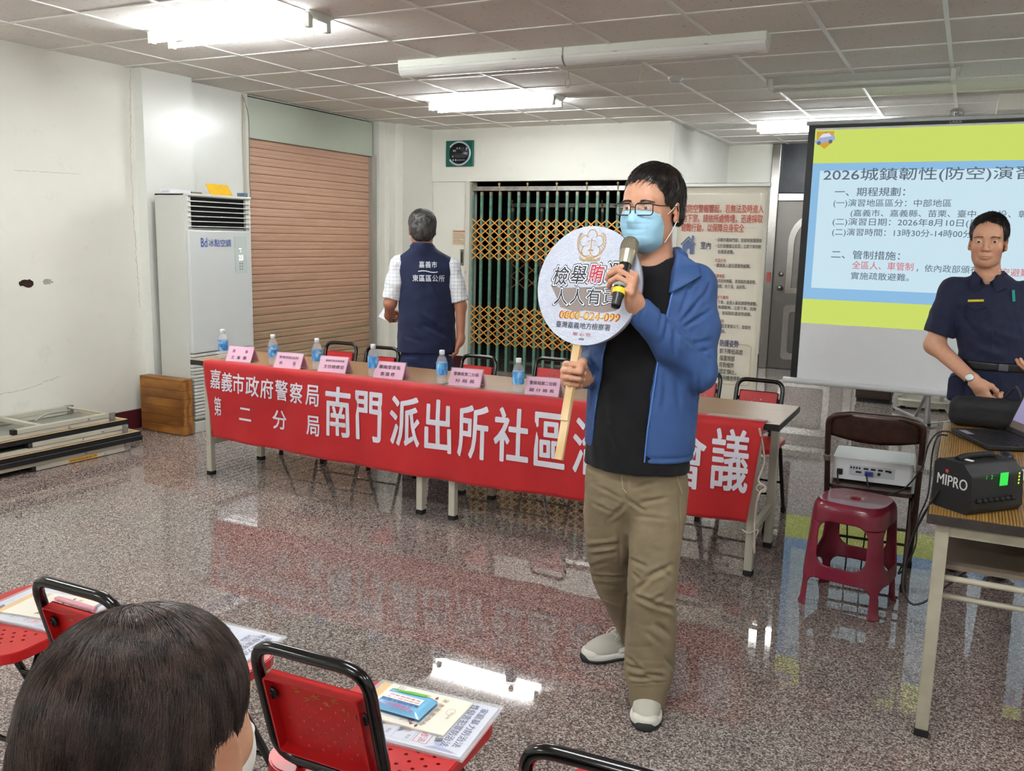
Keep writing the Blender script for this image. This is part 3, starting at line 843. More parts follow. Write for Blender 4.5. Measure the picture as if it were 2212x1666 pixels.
# ================================================================ FOLDING LATTICE GATE
M_GREEN = mat('green_gate_paint', '#5f8a77', .45, noise=.25, nscale=20)
M_ORANGE = mat('orange_lattice_paint', '#d6953f', .5, noise=.15, nscale=15)
M_STEEL = mat('worn_steel', '#a9a7a2', .35, metal=.75, noise=.3, nscale=12)
M_RUST = mat('bare_steel_tip', '#a39a88', .5, metal=.5)
def make_gate(name, label, x0, x1, y, zt, pitch, mats, zlat):
    gt = thing(name, label, 'gate', ((x0+x1)/2, y, 0))
    cx = (x0+x1)/2; N = int(round((x1-x0)/pitch)); pitch = (x1-x0)/N
    MB().b2((x0-cx, -.025, zt), (x1-cx, .025, zt+.045)).build('top_rail', mats[2], gt)
    MB().b2((x0-cx, -.02, 0.0), (x1-cx, .02, .02)).build('floor_rail', mats[2], gt)
    for i in range(N+1):
        x = x0-cx+i*pitch
        tall = i % 3 == 0
        u = MB(); u.b2((x-.014, -.012, .02), (x+.014, .012, zt-.015)); p = u.build('bar', mats[0], gt)
        MB().b2((x-.0142, -.0125, zt-.05), (x+.0142, .0125, zt-.012)).build('bar_tip', M_RUST, p)
        if tall: MB().tube([(x, 0, zt-.02), (x, -.03, zt+.02), (x, -.03, zt+.07)], .008, 6).sphere((x, -.03, zt+.07), .016, 8).build('roller', mat('gate_roller', '#b4a47c', .4, metal=.5) if 'gate_roller' not in bpy.data.materials else bpy.data.materials['gate_roller'], p)
    for za, zb, rows in zlat:
        l = MB(); hh = (zb-za)/rows
        for i in range(N):
            xa = x0-cx+i*pitch
            for k in range(rows):
                z0 = za+k*hh
                l.bar((xa, -.015, z0), (xa+pitch, -.015, z0+hh), .013, .003, (0, 1, 0))
                l.bar((xa, -.019, z0+hh), (xa+pitch, -.019, z0), .013, .003, (0, 1, 0))
        l.build('lattice', mats[1], gt)
    return gt
make_gate('folding_gate', 'green folding metal gate with orange lattice bands in the back wall', GX0+.005, GX1-.01, 8.74, 2.0, .114, (M_GREEN, M_ORANGE, M_STEEL), [(1.255, 1.70, 5), (.313, .745, 5)])
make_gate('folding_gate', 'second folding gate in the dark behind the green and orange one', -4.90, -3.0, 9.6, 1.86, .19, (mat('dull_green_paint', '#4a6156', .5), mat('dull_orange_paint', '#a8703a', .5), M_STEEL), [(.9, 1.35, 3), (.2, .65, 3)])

# panel at the left of the gate: notice and flush pull
nt = thing('notice_sheet', 'yellowed paper notice with fine print taped left of the gate', 'notice', (-5.113, 8.707, 1.488))
MB().b2((-.09, -.001, -.085), (.09, .0005, .085)).build('paper', mat('aged_paper', '#dccbb2', .7), nt)
M_INK = mat('grey_brown_ink', '#8a6a55', .8)
L = Lettering((0, -.0012, 0), (1, 0, 0), (0, 0, 1)); rnd = random.Random(5)
L.rect(-.075, .064, .075, .074, mat('red_brown_ink', '#a65a45', .8))
for i in range(11): L.rect(-.075, .048-i*.0115, -.075+rnd.uniform(.09, .15), .0515-i*.0115, M_INK)
L.build(nt, 'print')
hd = thing('gate_lock_plate', 'slim steel lock plate with curved handle on the panel by the gate', 'lock', (-5.07, 8.705, 1.28))
MB().b2((-.022, -.004, -.10), (.022, 0, .08)).build('plate', mat('lock_plate_steel', '#8c8a7e', .4, metal=.6), hd)
MB().b2((-.008, -.006, -.07), (.008, -.003, .05)).build('slot', mat('slot_black', '#141414', .6), hd)
MB().tube(smooth_path([(.055, 0, -.12), (.065, -.03, -.17), (.055, 0, -.23)]), .005, 6).build('handle', M_STEEL, hd)

# round green board on the header wall
ck = thing('wall_board', 'square green wall board with round black face and pale ring', 'wall board', (-5.098, 8.689, 2.397), 0)
bd = MB(); bd.b2((-.172, -.025, -.138), (.172, 0, .138)); bd.build('board', mat('green_board', '#0f5c4e', .3), ck, bevel=.003)
M_BLK = mat('matt_black', '#121314', .4)
MB().lathe([(.001, 0), (.122, 0), (.122, .006), (.001, .006)], (0, 0, 0), 40, Matrix(((1,0,0),(0,0,-1),(0,1,0)))).build('dial', mat('black_dial', '#15171b', .3), ck).location = (0, -.025, 0)
rg = MB(); a0, a1 = -148, 150; P = [(.137*math.cos(R(a)), -.03, .122*math.sin(R(a))) for a in range(a0, a1, 6)]
rg.tube(P, .011, 8); rg.build('ring', mat('pale_ring', '#aeb9c0', .35), ck)
L = Lettering((0, -.0318, 0), (1, 0, 0), (0, 0, 1)); M_DW = mat('dull_white_print', '#9fa6ab', .5); rnd = random.Random(9)
for yy, xs in ((.055, (-.03, .0)), (.03, (-.075, -.055)), (-.03, (-.085,)), (-.07, (-.08, -.05))):
    for xx in xs: L.rect(xx, yy-.009, xx+.014, yy+.009, M_DW)
L.rect(.085, .03, .105, .062, M_DW); L.rect(.09, .036, .1, .044, mat('black_dial', '#15171b', .3)); L.rect(.02, .02, .07, .065, mat('dim_print', '#2c3036', .5)); L.rect(-.05, -.045, .08, -.01, bpy.data.materials['dim_print']); L.rect(-.03, -.078, .08, -.064, mat('grey_print', '#5a6065', .5))
L.build(ck, 'display_marks')

# ================================================================ FAR DOOR
M_CHROME = mat('stainless_door', '#6d6a66', .3, metal=.9, bump=.35, bscale=22)
M_CHROME2 = mat('stainless_frame', '#9a9792', .22, metal=.95, bump=.2, bscale=14)
fr = MB(); fr.b2((-2.20, 11.0, 0), (-2.10, 11.12, ZC)); fr.b2((-1.2, 11.0, 0), (-1.1, 11.12, ZC)); fr.b2((-2.10, 11.0, 2.0), (-1.2, 11.1, 2.09))
dr = structure(fr, 'door_2_frame', M_CHROME2, bevel=.006)
lf = thing('door_2', None, None, (-1.65, 11.06, 0)); lf['kind'] = 'structure'
leaf = MB(); leaf.b2((-.45, -.02, .01), (.45, .02, 2.0)); leaf.build('door_leaf', M_CHROME, lf)
for z0, z1 in ((.12, .78), (.92, 1.86)):
    pn = MB()
    if z1 > 1.5:
        arch = [(-.30, z0), (.30, z0)]+[(.30*math.cos(R(a)), z1-.34+.34*math.sin(R(a))) for a in range(0, 181, 12)]
        arch2 = [(x*.78, (y_-z0-.45)*.86+z0+.45) for x, y_ in arch]
    else:
        arch = rrect(-.30, z0, .30, z1, .05); arch2 = rrect(-.23, z0+.08, .23, z1-.08, .04)
    T = Matrix(((1,0,0,0), (0,0,-1,-.02), (0,1,0,0), (0,0,0,1)))
    pn.prism(arch, .016, T, [arch2]); pn.build('raised_panel', M_CHROME2, lf, bevel=.004)
MB().lathe([(.001,0),(.032,0),(.03,.02),(.012,.03),(.012,.05),(.03,.06),(.03,.085),(.001,.09)], (-.36, -.02, .98), 20, Matrix(((1,0,0),(0,0,-1),(0,1,0)))).build('door_knob', M_CHROME2, lf)
MB().lathe([(.001,0),(.03,0),(.028,.015),(.001,.018)], (-.36, -.02, 1.14), 20, Matrix(((1,0,0),(0,0,-1),(0,1,0)))).build('lock_cylinder', M_CHROME2, lf)
MB().b2((-.45, -.01, 2.1), (.45, .01, ZC)).build('transom_panel', mat('dark_transom_glass', '#2f333a', .35, noise=.25, nscale=5), lf)
tag(MB().b2((-2.165, 10.985, 1.05), (-2.125, 11.0, 1.16)).build('sticker', mat('red_green_sticker', '#b4473a', .5)), 'small red sticker on the steel door frame beside the banner', 'sticker')

# ================================================================ CEILING LIGHTS
M_FIXT = mat('white_enamel_fixture', '#d3d5cc', .35)
M_TUBE_ON = mat('lit_fluorescent_tube', '#ffffff', .4, emit=(0.93, 0.97, 1.0), estr=TUBE)
M_TUBE_OFF = mat('unlit_fluorescent_tube', '#d9dcd6', .25)
def make_light(name, label, loc, on, rz=0, L=1.24, group=None):
    t = thing(name, label, 'ceiling light', loc, rz, group)
    body = MB(); pr = [(-.11, 0), (.11, 0), (.075, -.02), (.035, -.045), (-.035, -.045), (-.075, -.02)]
    T = Matrix(((0,0,1,-L/2), (1,0,0,0), (0,1,0,0), (0,0,0,1)))
    body.prism(pr, L, T); body.build('fixture_body', M_FIXT, t, bevel=.002)
    for s_ in (-1, 1):
        tb = MB(); tb.tube([(-L/2+.04, s_*.075, -.062), (L/2-.04, s_*.075, -.062)], .0145, 10); tb.build('tube', M_TUBE_ON if on else M_TUBE_OFF, t)
        for e in (-1, 1):
            MB().b2((e*(L/2-.035)-.016, s_*.075-.018, -.082), (e*(L/2-.035)+.016, s_*.075+.018, -.01)).build('lamp_holder', M_FIXT, t, bevel=.003)
    return t
make_light('ceiling_light', 'lit twin tube light above the left of the room nearest the cream wall', (-3.83, 4.0, ZC), True)
l2 = make_light('ceiling_light', 'lit twin tube light in front of the folding gate wall', (-3.74, 6.93, ZC), True)
l3 = make_light('ceiling_light', 'lit twin tube light partly hidden behind the top of the projection screen', (-1.40, 9.25, ZC), True)
make_light('ceiling_light', 'unlit twin tube light in front of the projection screen', (-.80, 6.78, ZC), False)
for (lx, ly) in ((-3.9, 1.1), (-.8, 1.1), (2.3, 1.1), (2.3, 4.0), (-.8, -1.8), (-3.9, -1.8), (2.3, -1.8)):
    dup(l2, (lx, ly, ZC), 0, 'lit twin tube light over the audience side of the room', 'lights over the audience')
for k, (xa, xb, lab) in enumerate(((-3.56, -2.35, 'left half of the long white covered light, unlit'), (-2.345, -1.12, 'right half of the long white covered light, unlit'))):
    t = thing('batten_light', lab, 'ceiling light', ((xa+xb)/2, 5.28, ZC)); Lh = (xb-xa)/2
    MB().b2((-Lh, -.06, -.05), (Lh, .06, 0)).build('housing', M_FIXT, t, bevel=.004)
    cv = MB(); n_ = 10
    P = [(.062*math.cos(R(180+180*i/n_)), -.05+.055*math.sin(R(180+180*i/n_))) for i in range(n_+1)]
    T = Matrix(((0,0,1,-Lh+.004), (1,0,0,0), (0,1,0,0), (0,0,0,1)))
    cv.prism(P, 2*Lh-.008, T); cv.build('cover', mat('frosted_cover', '#d6d6d2', .2, coat=.3), t)
    for q in (-1, 1): MB().b2((q*Lh*.45-.012, -.065, -.052), (q*Lh*.45+.012, -.058, -.046)).build('clip', M_STEEL, t)
for k, (px, py, lab) in enumerate(((-2.62, 5.93, 'cream cable tie loop hanging from the ceiling rail, left of two'), (-2.07, 5.91, 'cream cable tie loop hanging from the ceiling rail, right of two'))):
    c = MB(); c.tube([(px, py, ZC), (px+.003, py, ZC-.05)], .005, 6); c.tube([(px+.02*math.sin(R(a)), py, ZC-.085+.035*math.cos(R(a))) for a in range(0, 360, 24)], .003, 6, closed=True)
    tag(c.build('cable_tie', mat('cream_nylon', '#e4dcb8', .5) if k == 0 else bpy.data.materials['cream_nylon']), lab, 'cable tie', 'ceiling cable ties')
sd = thing('smoke_detector', 'round white smoke detector on the ceiling', 'smoke detector', (-2.0, 6.42, ZC))
MB().lathe([(.055, 0), (.055, -.012), (.05, -.022), (.04, -.03), (.036, -.045), (.02, -.05), (.001, -.05)], (0, 0, 0), 24).build('body', mat('white_plastic', '#dedfdc', .35), sd)
MB().lathe([(.0385, -.032), (.0385, -.04)], (0, 0, 0), 12, cap=False).build('vent_band', mat('grey_vent', '#77797a', .5), sd)
# ================================================================ FURNITURE MATERIALS
M_LAM = None
def m_wood(name, c1, c2, scale=(1, 12, 12), rough=.35, rings=6., dist=6., axis='Y'):
    t = NT(name); co = t.coords('Object', scale)
    n = t.n('ShaderNodeTexNoise'); n.inputs['Scale'].default_value = 2.5; n.inputs['Detail'].default_value = 6; n.inputs['Roughness'].default_value = .65; t.l(co, n.inputs[0])
    w = t.n('ShaderNodeTexWave'); w.wave_type = 'BANDS'; w.bands_direction = axis; w.inputs['Scale'].default_value = rings*.12; w.inputs['Distortion'].default_value = dist; w.inputs['Detail'].default_value = 4; t.l(co, w.inputs[0])
    f = t.math('ADD', t.math('MULTIPLY', n.outputs[0], .55), t.math('MULTIPLY', w.outputs[1], .45))
    t.l(t.ramp(f, [(.25, s2l(c1)), (.75, s2l(c2))]), t.b.inputs['Base Color']); t.b.inputs['Roughness'].default_value = rough
    return t.m
M_TOP = m_wood('brown_laminate', '#8e6a49', '#a27c57')
M_TOP2 = m_wood('golden_woodgrain_laminate', '#5c3f1a', '#b58d49', (34, 2.5, 34), .35, 9, 5., 'X')
M_EDGE = mat('black_plastic_edge', '#17181a', .4)
M_LEG = mat('beige_powder_coat', '#b9b5a6', .4)
M_RUBBER = mat('black_rubber', '#0e0e0f', .7)
M_RED = mat('red_plastic', '#b5191b', .3, noise=.08, nscale=5)
M_BTUBE = mat('black_gloss_tube', '#030304', .18, coat=.3)
M_PAPER = mat('white_paper', '#e9eaee', .6)
M_NAVY = mat('navy_ink', '#2b3170', .6)
M_BLKINK = mat('black_ink', '#1d1a1c', .6)

# ================================================================ HEAD TABLE (two tables end to end)
TZ = .72
def make_table(name, label, x0, x1, y0, y1, top, edge, legc, group=None, legx=.10):
    cx, cy = (x0+x1)/2, (y0+y1)/2; t = thing(name, label, 'table', (cx, cy, 0), 0, group)
    X, Y = (x1-x0)/2, (y1-y0)/2
    MB().b2((-X+.004, -Y+.004, TZ-.026), (X-.004, Y-.004, TZ)).build('table_top', top, t)
    e = MB(); T = Matrix.Translation((0, 0, TZ-.03)); e.prism([(-X,-Y),(X,-Y),(X,Y),(-X,Y)], .029, T, [[(-X+.005,-Y+.005),(X-.005,-Y+.005),(X-.005,Y-.005),(-X+.005,Y-.005)]])
    e.build('edge_band', edge, t)
    for sx in (-1, 1):
        lx = sx*(X-legx)
        for sy in (-1, 1):
            l = MB(); l.b2((lx-.019, sy*(Y-.045)-.019, .02), (lx+.019, sy*(Y-.045)+.019, TZ-.03)); p = l.build('leg', legc, t, bevel=.003)
            MB().b2((lx-.021, sy*(Y-.045)-.021, 0), (lx+.021, sy*(Y-.045)+.021, .025)).build('foot_cap', M_RUBBER, p, bevel=.003)
        MB().b2((lx-.012, -Y+.06, .19), (lx+.012, Y-.06, .225)).build('leg_crossbar', legc, t)
        MB().b2((lx-.012, -Y+.06, TZ-.075), (lx+.012, Y-.06, TZ-.03)).build('leg_crossbar', legc, t)
        MB().tube(fillet([(lx, -.03, TZ-.22), (lx-sx*.10, -.03, TZ-.09), (lx-sx*.22, -.03, TZ-.05)], .04), .007, 8).build('folding_brace', M_STEEL, t)
    for sy in (-1, 1):
        MB().b2((-X+legx, sy*(Y-.045)-.012, TZ-.07), (X-legx, sy*(Y-.045)+.012, TZ-.03)).build('apron_rail', legc, t)
    return t
make_table('folding_table', 'left of two brown topped folding tables under the red banner', -4.20, -2.452, 3.925, 4.455, M_TOP, M_EDGE, M_LEG)
make_table('folding_table', 'right of two brown topped folding tables, its bare end by the chairs', -2.448, -.675, 3.925, 4.455, M_TOP, M_EDGE, M_LEG)

# ================================================================ RED BANNER
def m_banner():
    t = NT('red_banner_cloth'); co = t.coords()
    n = t.n('ShaderNodeTexNoise'); n.inputs['Scale'].default_value = 4; n.inputs['Detail'].default_value = 4; t.l(co, n.inputs[0])
    t.l(t.ramp(n.outputs[0], [(.3, s2l('#c11c22')), (.7, s2l('#d2262b'))]), t.b.inputs['Base Color']); t.b.inputs['Roughness'].default_value = .6
    t.b.inputs['Sheen Weight'].default_value = .15
    # thin cloth: a little light comes through
    tr = t.n('ShaderNodeBsdfTranslucent'); tr.inputs[0].default_value = (*s2l('#d2262b'), 1)
    mx = t.n('ShaderNodeMixShader'); mx.inputs[0].default_value = .15
    out = t.t.nodes['Material Output']; t.l(t.b.outputs[0], mx.inputs[1]); t.l(tr.outputs[0], mx.inputs[2]); t.l(mx.outputs[0], out.inputs[0])
    return t.m
BX0, BX1 = -4.09, -.735
def ban(x, z, h=0.):
    """point of the banner front at world x and height z; the cloth hangs just in front of the table edge"""
    u = (x-BX0)/(BX1-BX0); drop = max(0, .71-z)
    wav = .010*math.sin(u*38+1)*min(1, drop*3)+.006*math.sin(u*71+drop*6)*min(1, drop*4)+.012*math.sin(u*9.5)*drop
    y = 3.912-.012*min(1, drop*8)+wav*.8
    return Vector((x, y-h, z))
def ban_edge(u, v):
    x = BX0+(BX1-BX0)*u
    xl = .075*(1-u)*0
    zb = .262-.035*math.sin(math.pi*min(1, u*1.02))
    x = x+(.075*v if u < .02 else 0)*(1-u/.02 if u < .02 else 0)-(.05*v*max(0, (u-.97)/.03))
    if v < .08: # over the table edge
        return Vector((x, 3.985-.07*(v/.08), TZ+.004))
    vv = (v-.08)/.92
    return ban(x, TZ+.003+(zb-TZ)*vv)
bn = thing('banner', 'long red cloth banner with white writing hanging along the head table', 'banner', (0, 0, 0))
m = MB(); m.grid(ban_edge, 160, 28); o = m.build('cloth', m_banner(), bn)
so = o.modifiers.new('thickness', 'SOLIDIFY'); so.thickness = .0015; so.offset = 1
M_WHT = mat('white_cut_letters', '#dcdbe6', .6)
L = Lettering((0,0,0), (1,0,0), (0,0,1), surf=lambda x, y, h: ban(x, y, h+.003))
for ch, x, z, w, h in (('嘉',-3.974,.623,.083,.113),('義',-3.878,.613,.085,.112),('市',-3.788,.612,.086,.117),('政',-3.680,.606,.100,.116),('府',-3.571,.603,.091,.115),('警',-3.463,.603,.090,.116),('察',-3.351,.600,.093,.115),('局',-3.234,.596,.09,.117),
        ('第',-3.957,.458,.060,.114),('二',-3.737,.434,.095,.073),('分',-3.485,.426,.104,.110),('局',-3.231,.423,.09,.113)):
    L.line(ch, x, z, w, h, M_WHT, bold=.035)
for ch, x, z, w, h in (('南',-3.056,.522,.165,.275),('門',-2.849,.519,.172,.268),('派',-2.607,.519,.180,.265),('出',-2.404,.517,.150,.275),('所',-2.192,.513,.180,.272),('社',-1.971,.520,.185,.272),('區',-1.761,.520,.160,.267),('治',-1.546,.517,.170,.270),('安',-1.30,.52,.175,.27),('會',-1.075,.526,.18,.275),('議',-.875,.540,.16,.28)):
    L.line(ch, x, z, w, h, M_WHT, bold=.045)
L.build(bn)
# ties hanging at the right end of the banner, tape
rb = MB(); M_RIB = mat('pale_cotton_tape', '#c9bcae', .8)
rb.tube(smooth_path([(-.755, 3.90, .70), (-.735, 3.95, .55), (-.75, 3.93, .46), (-.72, 3.94, .43), (-.74, 3.92, .40), (-.755, 3.935, .30), (-.745, 3.93, .12)]), .005, 6)
rb.tube([(-.735+.022*math.cos(R(a)), 3.93, .425+.018*math.sin(R(a))) for a in range(0, 360, 30)], .004, 5, closed=True)
rb.tube(smooth_path([(-.81, 3.945, .215), (-.775, 3.93, .21), (-.74, 3.95, .225), (-.755, 3.93, .16), (-.745, 3.94, .13)]), .0045, 6)
tag(rb.build('cloth_tie', M_RIB), 'pale cloth tie knotted at the right end of the red banner', 'ribbon')
tag(MB().tube(smooth_path([(-4.12, 3.93, .28), (-4.118, 3.945, .23), (-4.09, 3.945, .215), (-4.09, 3.99, .21), (-4.13, 3.99, .205), (-4.13, 3.946, .20), (-4.09, 3.946, .195)]), .004, 6).build('cloth_tie', M_RIB), 'pale cloth tie wrapped round the table leg at the banner left end', 'ribbon')
M_TAPE = mat('clear_tape', '#e6e2dc', .08, alpha=.28)
tp = MB()
for xa, xb in ((-2.35, -2.22), (-2.05, -1.88), (-1.0, -.72)): tp.b2((xa, 3.94, TZ+.0062), (xb, 4.0, TZ+.0068))
tag(tp.build('tape_strip', M_TAPE), 'strip of clear shiny tape holding the banner to the table top', 'tape')

# ================================================================ NAME CARDS AND BOTTLES
M_PINK = mat('pink_card', '#e8a9c8', .55)
M_ACR = mat('clear_acrylic', '#eef2f4', .05, alpha=.25)
def make_card(label, x, y, lines, rz=0., tilt=True, w=.175):
    t = thing('name_card', label, 'name card', (x, y, TZ), rz, 'pink name cards on the head table')
    h, d = .088, .045
    MB().add([(-w/2, -d, .002), (w/2, -d, .002), (w/2, 0, h), (-w/2, 0, h), (-w/2, d, .002), (w/2, d, .002)], [(0,1,2,3), (3,2,5,4)]).build('card', M_PINK, t).modifiers.new('thickness', 'SOLIDIFY').thickness = .0008
    a = MB(); W = w/2+.006; a.add([(-W, -d-.003, .0), (W, -d-.003, .0), (W, 0, h+.004), (-W, 0, h+.004), (-W, d+.003, 0), (W, d+.003, 0)], [(0,1,2,3), (3,2,5,4)])
    a.build('acrylic_stand', M_ACR, t)
    L = Lettering((0, -d/2, h/2), (1, 0, 0), (0, d, h))
    for s_, cx, cy, ww, hh in lines: L.line(s_, cx, cy, ww, hh, M_BLKINK, bold=.015, lift=.0045)
    L.build(t)
    return t
def atpx(px, py, z):
    """where a sight line meets a horizontal plane (used once to read positions off the photograph)"""
    d = _r2*((px-1106)/1923.3)-_u2*((py-833)/1923.3)+_f; k = (z-1.5)/d.z
    return Vector((d.x*k, d.y*k, z))
cards = [((512, 782), [('貴', -.045, .018, None, .020), ('賓', .045, .018, None, .020), ('王  美  惠', 0, -.022, .11, .022)], 'pink folded name card at the left end of the head table'),
 ((617, 797), [('警察局防治科', .0, .020, .13, .016), ('科', -.045, -.015, None, .020), ('長', .045, -.015, None, .020)], 'pink name card second from the left on the head table'),
 ((713, 806), [('嘉義市政府檢察署', .01, .024, .12, .013), ('主任檢察官', .01, -.012, .13, .022)], 'pink name card third from the left on the head table'),
 ((835, 819), [('華南里里長', .0, .018, .13, .022), ('蔡 國 標', -.005, -.022, .085, .022)], 'pink name card in clear stand behind the fourth bottle from the left'),
 ((1000, 835), [('警察局第二分局', .0, .018, .14, .020), ('分 局 長', 0, -.02, .11, .020)], 'pink name card with glossy front nearest the table joint'),
 ((1166, 856), [('警察局第二分局', .0, .018, .14, .020), ('副 分 局 長', 0, -.02, .13, .018)], 'rightmost pink name card on the head table')]
for (px, py), ln, lab in cards:
    p = atpx(px, py, TZ); make_card(lab, p.x, p.y+.045, ln, R(8))
def m_pet():
    t = NT('clear_bottle_plastic'); t.b.inputs['Base Color'].default_value = (.95, .97, 1, 1); t.b.inputs['Roughness'].default_value = .05
    t.b.inputs['Alpha'].default_value = .22; t.b.inputs['Coat Weight'].default_value = 1
    return t.m
def m_blabel():
    t = NT('blue_bottle_label'); co = t.coords('Object', (60, 60, 30)); n = t.n('ShaderNodeTexNoise'); n.inputs['Scale'].default_value = .7; n.inputs['Detail'].default_value = 3; t.l(co, n.inputs[0])
    t.l(t.ramp(n.outputs[0], [(.35, s2l('#2f7fd0')), (.5, s2l('#5aa6e2')), (.65, s2l('#a9d3f0'))]), t.b.inputs['Base Color']); t.b.inputs['Roughness'].default_value = .3
    return t.m
M_PET = m_pet(); M_BL = m_blabel(); M_CAP = mat('white_cap', '#e9ebee', .4)
bt = thing('water_bottle', 'small water bottle with blue label at the left end of the head table', 'bottle', (0,0,0), 0, 'water bottles on the head table')
prof = [(.001,.004),(.022,.002),(.029,.008),(.0295,.03),(.027,.036),(.0295,.044),(.0295,.11),(.028,.125),(.022,.142),(.0125,.155),(.0125,.168)]
MB().lathe(prof, seg=18).build('bottle_body', M_PET, bt)
MB().lathe([(.001,.01),(.0265,.01),(.0265,.10),(.001,.101)], seg=14).build('water', mat('still_water', '#dfeaf2', .02, alpha=.12), bt)
MB().lathe([(.0302,.052),(.0305,.055),(.0305,.113),(.0302,.116)], seg=24, cap=False).build('label_band', M_BL, bt)
MB().lathe([(.001,.158),(.0145,.158),(.0145,.180),(.012,.183),(.001,.183)], seg=16).build('cap', M_CAP, bt)
L = Lettering((0,0,0), (1,0,0), (0,0,1), surf=lambda x, y, h: Vector((.0312*math.sin(x/.031), -.0312*math.cos(x/.031), y)))
L.line('真好', .006, .086, .032, .02, mat('dark_blue_print', '#153a8a', .4), bold=.03); L.build(bt)
bts = [(480, 776), (588, 790), (683, 800), (809, 816), (952, 831), (1123, 853)]
blab = ['small water bottle with blue label at the left end of the head table', 'small water bottle with blue label between the first and second name cards', 'small water bottle with blue label left of the third name card', 'small water bottle with blue label beside the fourth name card', 'small water bottle with blue label left of the glossy name card by the table joint', 'rightmost small water bottle with blue label on the head table']
for i, ((px, py), lb) in enumerate(zip(bts, blab)):
    p = atpx(px, py-1, TZ); loc = (p.x-(.016 if i in (3, 5) else 0), p.y+.01, TZ)
    if i == 0: bt.location = loc
    else: dup(bt, loc, R(37*i), lb)

# ================================================================ RED CHAIRS
M_GOLD = mat('worn_gold_print', '#b58a2c', .4, metal=.3)
M_BRACK = mat('black_bracket', '#0d0d0f', .4)
def panel_holes(w, h, n, r):
    hs = []
    k = n//2
    for i in range(-k, k+1):
        for j in range(-k, k+1):
            x, y = i*w/n, j*h/n
            if (i+j) % 2 == 0 and math.hypot(x/(w*.48), y/(h*.48)) < 1: hs.append(circ(x, y, r, 8))
    return hs
def make_chair(name, label, group):
    t = thing(name, label, 'chair', (0,0,0), 0, group)
    # back hoop: a closed rounded loop leaning backwards; the chair looks along +y
    zb, zt, yb, yt, w = .47, .735, -.175, -.245, .128
    hoop = fillet([(-w, yb, zb), (w, yb, zb), (w, yt, zt), (-w, yt, zt)], .055, 6, closed=True)
    MB().tube(hoop, .0125, 12, closed=True).build('back_frame', M_BTUBE, t)
    # moulded back panel, hollow towards the rear
    up = Vector((0, yt-yb, zt-zb)).normalized(); nx = Vector((1, 0, 0)); nn = nx.cross(up)   # nn looks to the rear
    cpt = Vector((0, (yb+yt)/2-.001, .585))
    T = Matrix(((nx.x, up.x, nn.x, cpt.x), (nx.y, up.y, nn.y, cpt.y), (nx.z, up.z, nn.z, cpt.z), (0,0,0,1)))
    W, H = .108, .092
    hs = []
    for i in range(-5, 6):
        for j in range(-6, 4):
            x, y = i*.0165, j*.0155-.002
            if (i+j) % 2 == 0 and math.hypot(x/.088, (y+.02)/.072) < 1: hs.append(circ(x, y, .0036, 8))
    pn = MB(); T2 = T @ Matrix.Translation((0, 0, -.014)); pn.prism(rrect(-W, -H, W, H, .008), .004, T2, hs)
    T3 = T @ Matrix.Translation((0, 0, -.014))
    pn.prism(rrect(-W, -H, W, H, .008), .026, T3, [rrect(-W+.004, -H+.004, W-.004, H-.004, .006)])
    bp = pn.build('backrest', M_RED, t)
    L = Lettering(T @ Vector((0, 0, -.0095)), nx, up); 
    L.N = nn
    rnd = random.Random(4)
    for k in range(6):
        cx, cy = -.05+k*.022, .058-(k % 2)*.016
        for q in range(4):
            a = rnd.choice((0, math.pi/2, .5)); l_ = rnd.uniform(.004, .007); dx, dy = math.cos(a)*l_, math.sin(a)*l_; ox, oy = rnd.uniform(-.006, .006), rnd.uniform(-.006, .006)
            L.stroke([(cx+ox-dx, cy+oy-dy), (cx+ox+dx, cy+oy+dy)], .0016, M_GOLD)
    L.build(bp, 'worn_gold_marks')
    for s_ in (-1, 1):
        br = MB(); q = cpt+nx*s_*.105+up*.045+nn*(-.004); br.lathe([(.001,0),(.014,0),(.014,.006),(.001,.006)], q, 12, Matrix((nx, up, nn)).transposed()); br.lathe([(.001,.006),(.006,.006),(.005,.009),(.001,.009)], q, 10, Matrix((nx, up, nn)).transposed())
        br.build('bracket', M_BRACK, t)
    # seat: perforated plate with a turned-down rim
    def seat_outline(k):
        return rrect(-.185+k, -.19+k, .185-k, .215-k, .075-k*.5, 6)
    hs = []
    for i in range(-8, 9):
        for j in range(-9, 10):
            x, y = i*.019, j*.019+.012
            if (i+j) % 2 == 0 and (abs(x) > .07 or abs(y-.012) > .07 or (i % 2 == 0)) and math.hypot(x/.16, (y-.012)/.175) < 1.0: hs.append(circ(x, y, .0048, 6))
    st = MB(); st.prism(seat_outline(.003), .005, Matrix.Translation((0, 0, .437)), hs)
    st.prism(seat_outline(0), .024, Matrix.Translation((0, 0, .416)), [seat_outline(.005)])
    st.build('seat', M_RED, t)
    for s_ in (-1, 1):
        kx = s_*.17
        MB().tube(fillet([(s_*.10, .02, .418), (kx, .02, .418), (kx, .06, .36), (kx+s_*.012, .225, .012)], .03), .011, 10).build('leg', M_BTUBE, t)
        MB().tube(fillet([(s_*.10, -.06, .418), (kx, -.06, .418), (kx, -.09, .36), (kx+s_*.012, -.215, .012)], .03), .011, 10).build('leg', M_BTUBE, t)
        for yy in (.225, -.215): MB().tube([(kx+s_*.012, yy, 0), (kx+s_*.012, yy-math.copysign(.006, yy), .03)], .0145, 10).build('rubber_foot', M_RUBBER, t)
        MB().tube(fillet([(s_*.09, yb, zb), (s_*.09, -.13, .415), (s_*.09, .10, .412)], .03), .010, 8).build('back_support', M_BTUBE, t)
    MB().tube([(-.17, .135, .19), (.17, .135, .19)], .007, 8).build('stretcher', M_BTUBE, t)
    MB().tube([(-.17, -.14, .19), (.17, -.14, .19)], .007, 8).build('stretcher', M_BTUBE, t)
    return t
